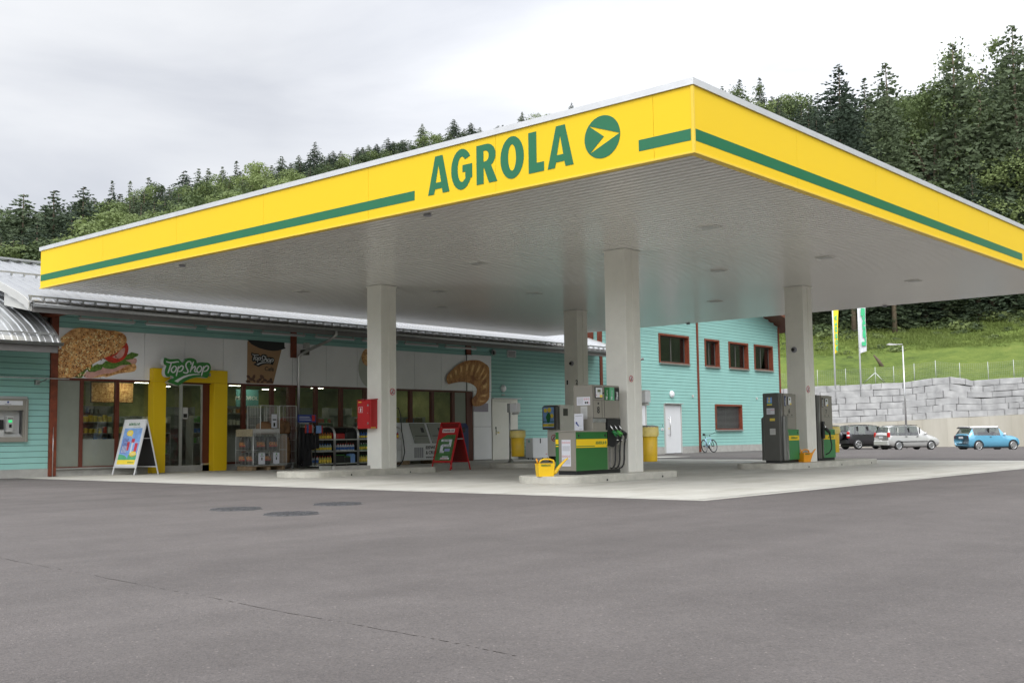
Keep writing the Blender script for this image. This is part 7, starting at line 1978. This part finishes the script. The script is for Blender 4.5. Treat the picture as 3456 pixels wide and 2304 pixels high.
def ex_mpv(t, hw):
    plate(t, -2.05, .80)
    for s_ in (-1,1):
        b = Lc(); b.bbox(-2.04,-1.88,s_*.74-.10,s_*.74+.10,.86,1.16,.03); b.build('tail_light', M['tail'], t)
        b = Lc(); b.tube([(.78,s_*.84,1.03),(.84,s_*.98,1.07)], [.05,.08], 8); b.build('mirror', M['p_silv'], t)
        strip(t, 'side_moulding', M['black'], -1.1, 1.0, .54, .58, s_*(hw+.005))
        for x in (-1.30,-.42,.42): strip(t, 'pillar', M['p_silv'] if x==-1.30 else M['black'], x, x+(.10 if x==-1.3 else .07), .97, 1.47, s_*.765)
        for x in (-.55,.32): strip(t, 'door_handle', M['black'], x-.18, x-.03, .86, .90, s_*(hw+.002))
        b = Lc(); b.tube([(-1.5,s_*.62,1.585),(-.6,s_*.64,1.63),(.4,s_*.62,1.60)], .018, 5); b.build('roof_rail', M['black'], t)
    b = Lc(); b.bbox(-2.10,-1.92,-.80,.80,.36,.62,.03); b.build('bumper', M['p_silv'], t)
mpv = [(-2.03,.42,.93,.98,.76,.80,.70),(-1.98,.36,.95,1.15,.80,.82,.68),(-1.86,.32,.96,1.50,.82,.84,.64),(-1.70,.26,.96,1.56,.83,.85,.66),(-1.2,.22,.95,1.60,.84,.86,.68),(-.3,.20,.94,1.61,.84,.86,.68),(.35,.20,.94,1.56,.84,.86,.66),(1.0,.20,.94,1.16,.84,.86,.70),(1.25,.21,.92,1.00,.83,.85,.68),(1.70,.24,.80,.87,.82,.82,.66),(1.95,.28,.66,.74,.78,.78,.62),(2.05,.34,.52,.60,.70,.70,.55)]
car('parked_car', 'silver estate car with roof rails parked between the black and the blue car', (60.46,20.5,-.30), math.radians(-33), mpv, M['p_silv'], (-1.25,1.30), .30, ['b','w','g','g','g','g','w','b','b','b','b'], .86, 12, ex_mpv)
def ex_suv(t, hw):
    for s_ in (-1,1):
        b = Lc(); b.bbox(-2.14,-1.98,s_*.78-.10,s_*.78+.10,.80,1.24,.03); l_ = b.build('tail_light', M['tail'], t)
        b = Lc(); b.bbox(-2.145,-1.975,s_*.785-.10,s_*.785+.10,.93,1.06,.03); b.build('clear_lens', M['white'], l_)
        for x in (-1.35,-.50,.45): strip(t, 'pillar', M['p_blk'], x, x+.14, 1.05, 1.60, s_*.80)
        b = Lc(); b.tube([(.9,s_*.88,1.12),(.95,s_*1.02,1.17)], [.05,.09], 8); b.build('mirror', M['p_blk'], t)
    b = Lc(); b.lathe([(.30,-.06),(.34,-.02),(.34,.12),(.30,.16)], (-2.28,.05,.95), 20, 'x'); b.build('spare_wheel_cover', M['p_blk'], t)
    b = Lc(); b.bbox(-2.2,-2.0,-.82,.82,.42,.66,.03); b.build('bumper', M['black'], t)
suv = [(-2.12,.48,1.03,1.08,.80,.84,.74),(-2.06,.42,1.04,1.3,.84,.86,.72),(-1.92,.38,1.05,1.62,.86,.88,.70),(-1.75,.34,1.05,1.68,.88,.90,.72),(-1.0,.32,1.04,1.71,.89,.91,.73),(-.1,.30,1.04,1.71,.89,.91,.73),(.50,.30,1.04,1.66,.89,.91,.70),(1.05,.30,1.04,1.22,.88,.90,.74),(1.25,.30,1.04,1.10,.88,.90,.74),(1.80,.34,.96,1.04,.86,.88,.72),(2.05,.38,.80,.92,.82,.84,.68),(2.15,.45,.62,.74,.75,.76,.6)]
c_ = dep(2865,1514,80)+Vector((.839,-.545,0))*2.12+Vector((.545,.839,0))*.9
car('parked_car', 'black off road car parked behind the narrow pump at the right', (c_.x,c_.y,-.30), math.radians(-33), suv, M['p_blk'], (-1.30,1.32), .36, ['b','w','g','g','g','g','w','b','b','b','b'], .91, 5, ex_suv)

# unseen dark ridge added behind the camera to darken glass and fascia reflections
b = MB(); vs = []; n_ = 60
for k in range(n_+1):
    a_ = math.radians(110+240*k/n_); r0 = 120
    h0 = 24+7*math.sin(k*.7)+4*math.sin(k*1.9)+(34 if k > 42 else 0)*min(1,(k-42)/8)
    vs += [(r0*math.cos(a_), r0*math.sin(a_), -1.3), ((r0+40)*math.cos(a_), (r0+40)*math.sin(a_), h0), ((r0+90)*math.cos(a_), (r0+90)*math.sin(a_), -1.3)]
b.smooth = True
b.add(vs, [(3*k+j, 3*k+j+1, 3*k+j+4, 3*k+j+3) for k in range(n_) for j in range(2)])
tag(b.build('wooded_hills', mat('wooded_hill_green', (.045,.065,.03), .9, var=.5, scale=.15)), kind='structure')
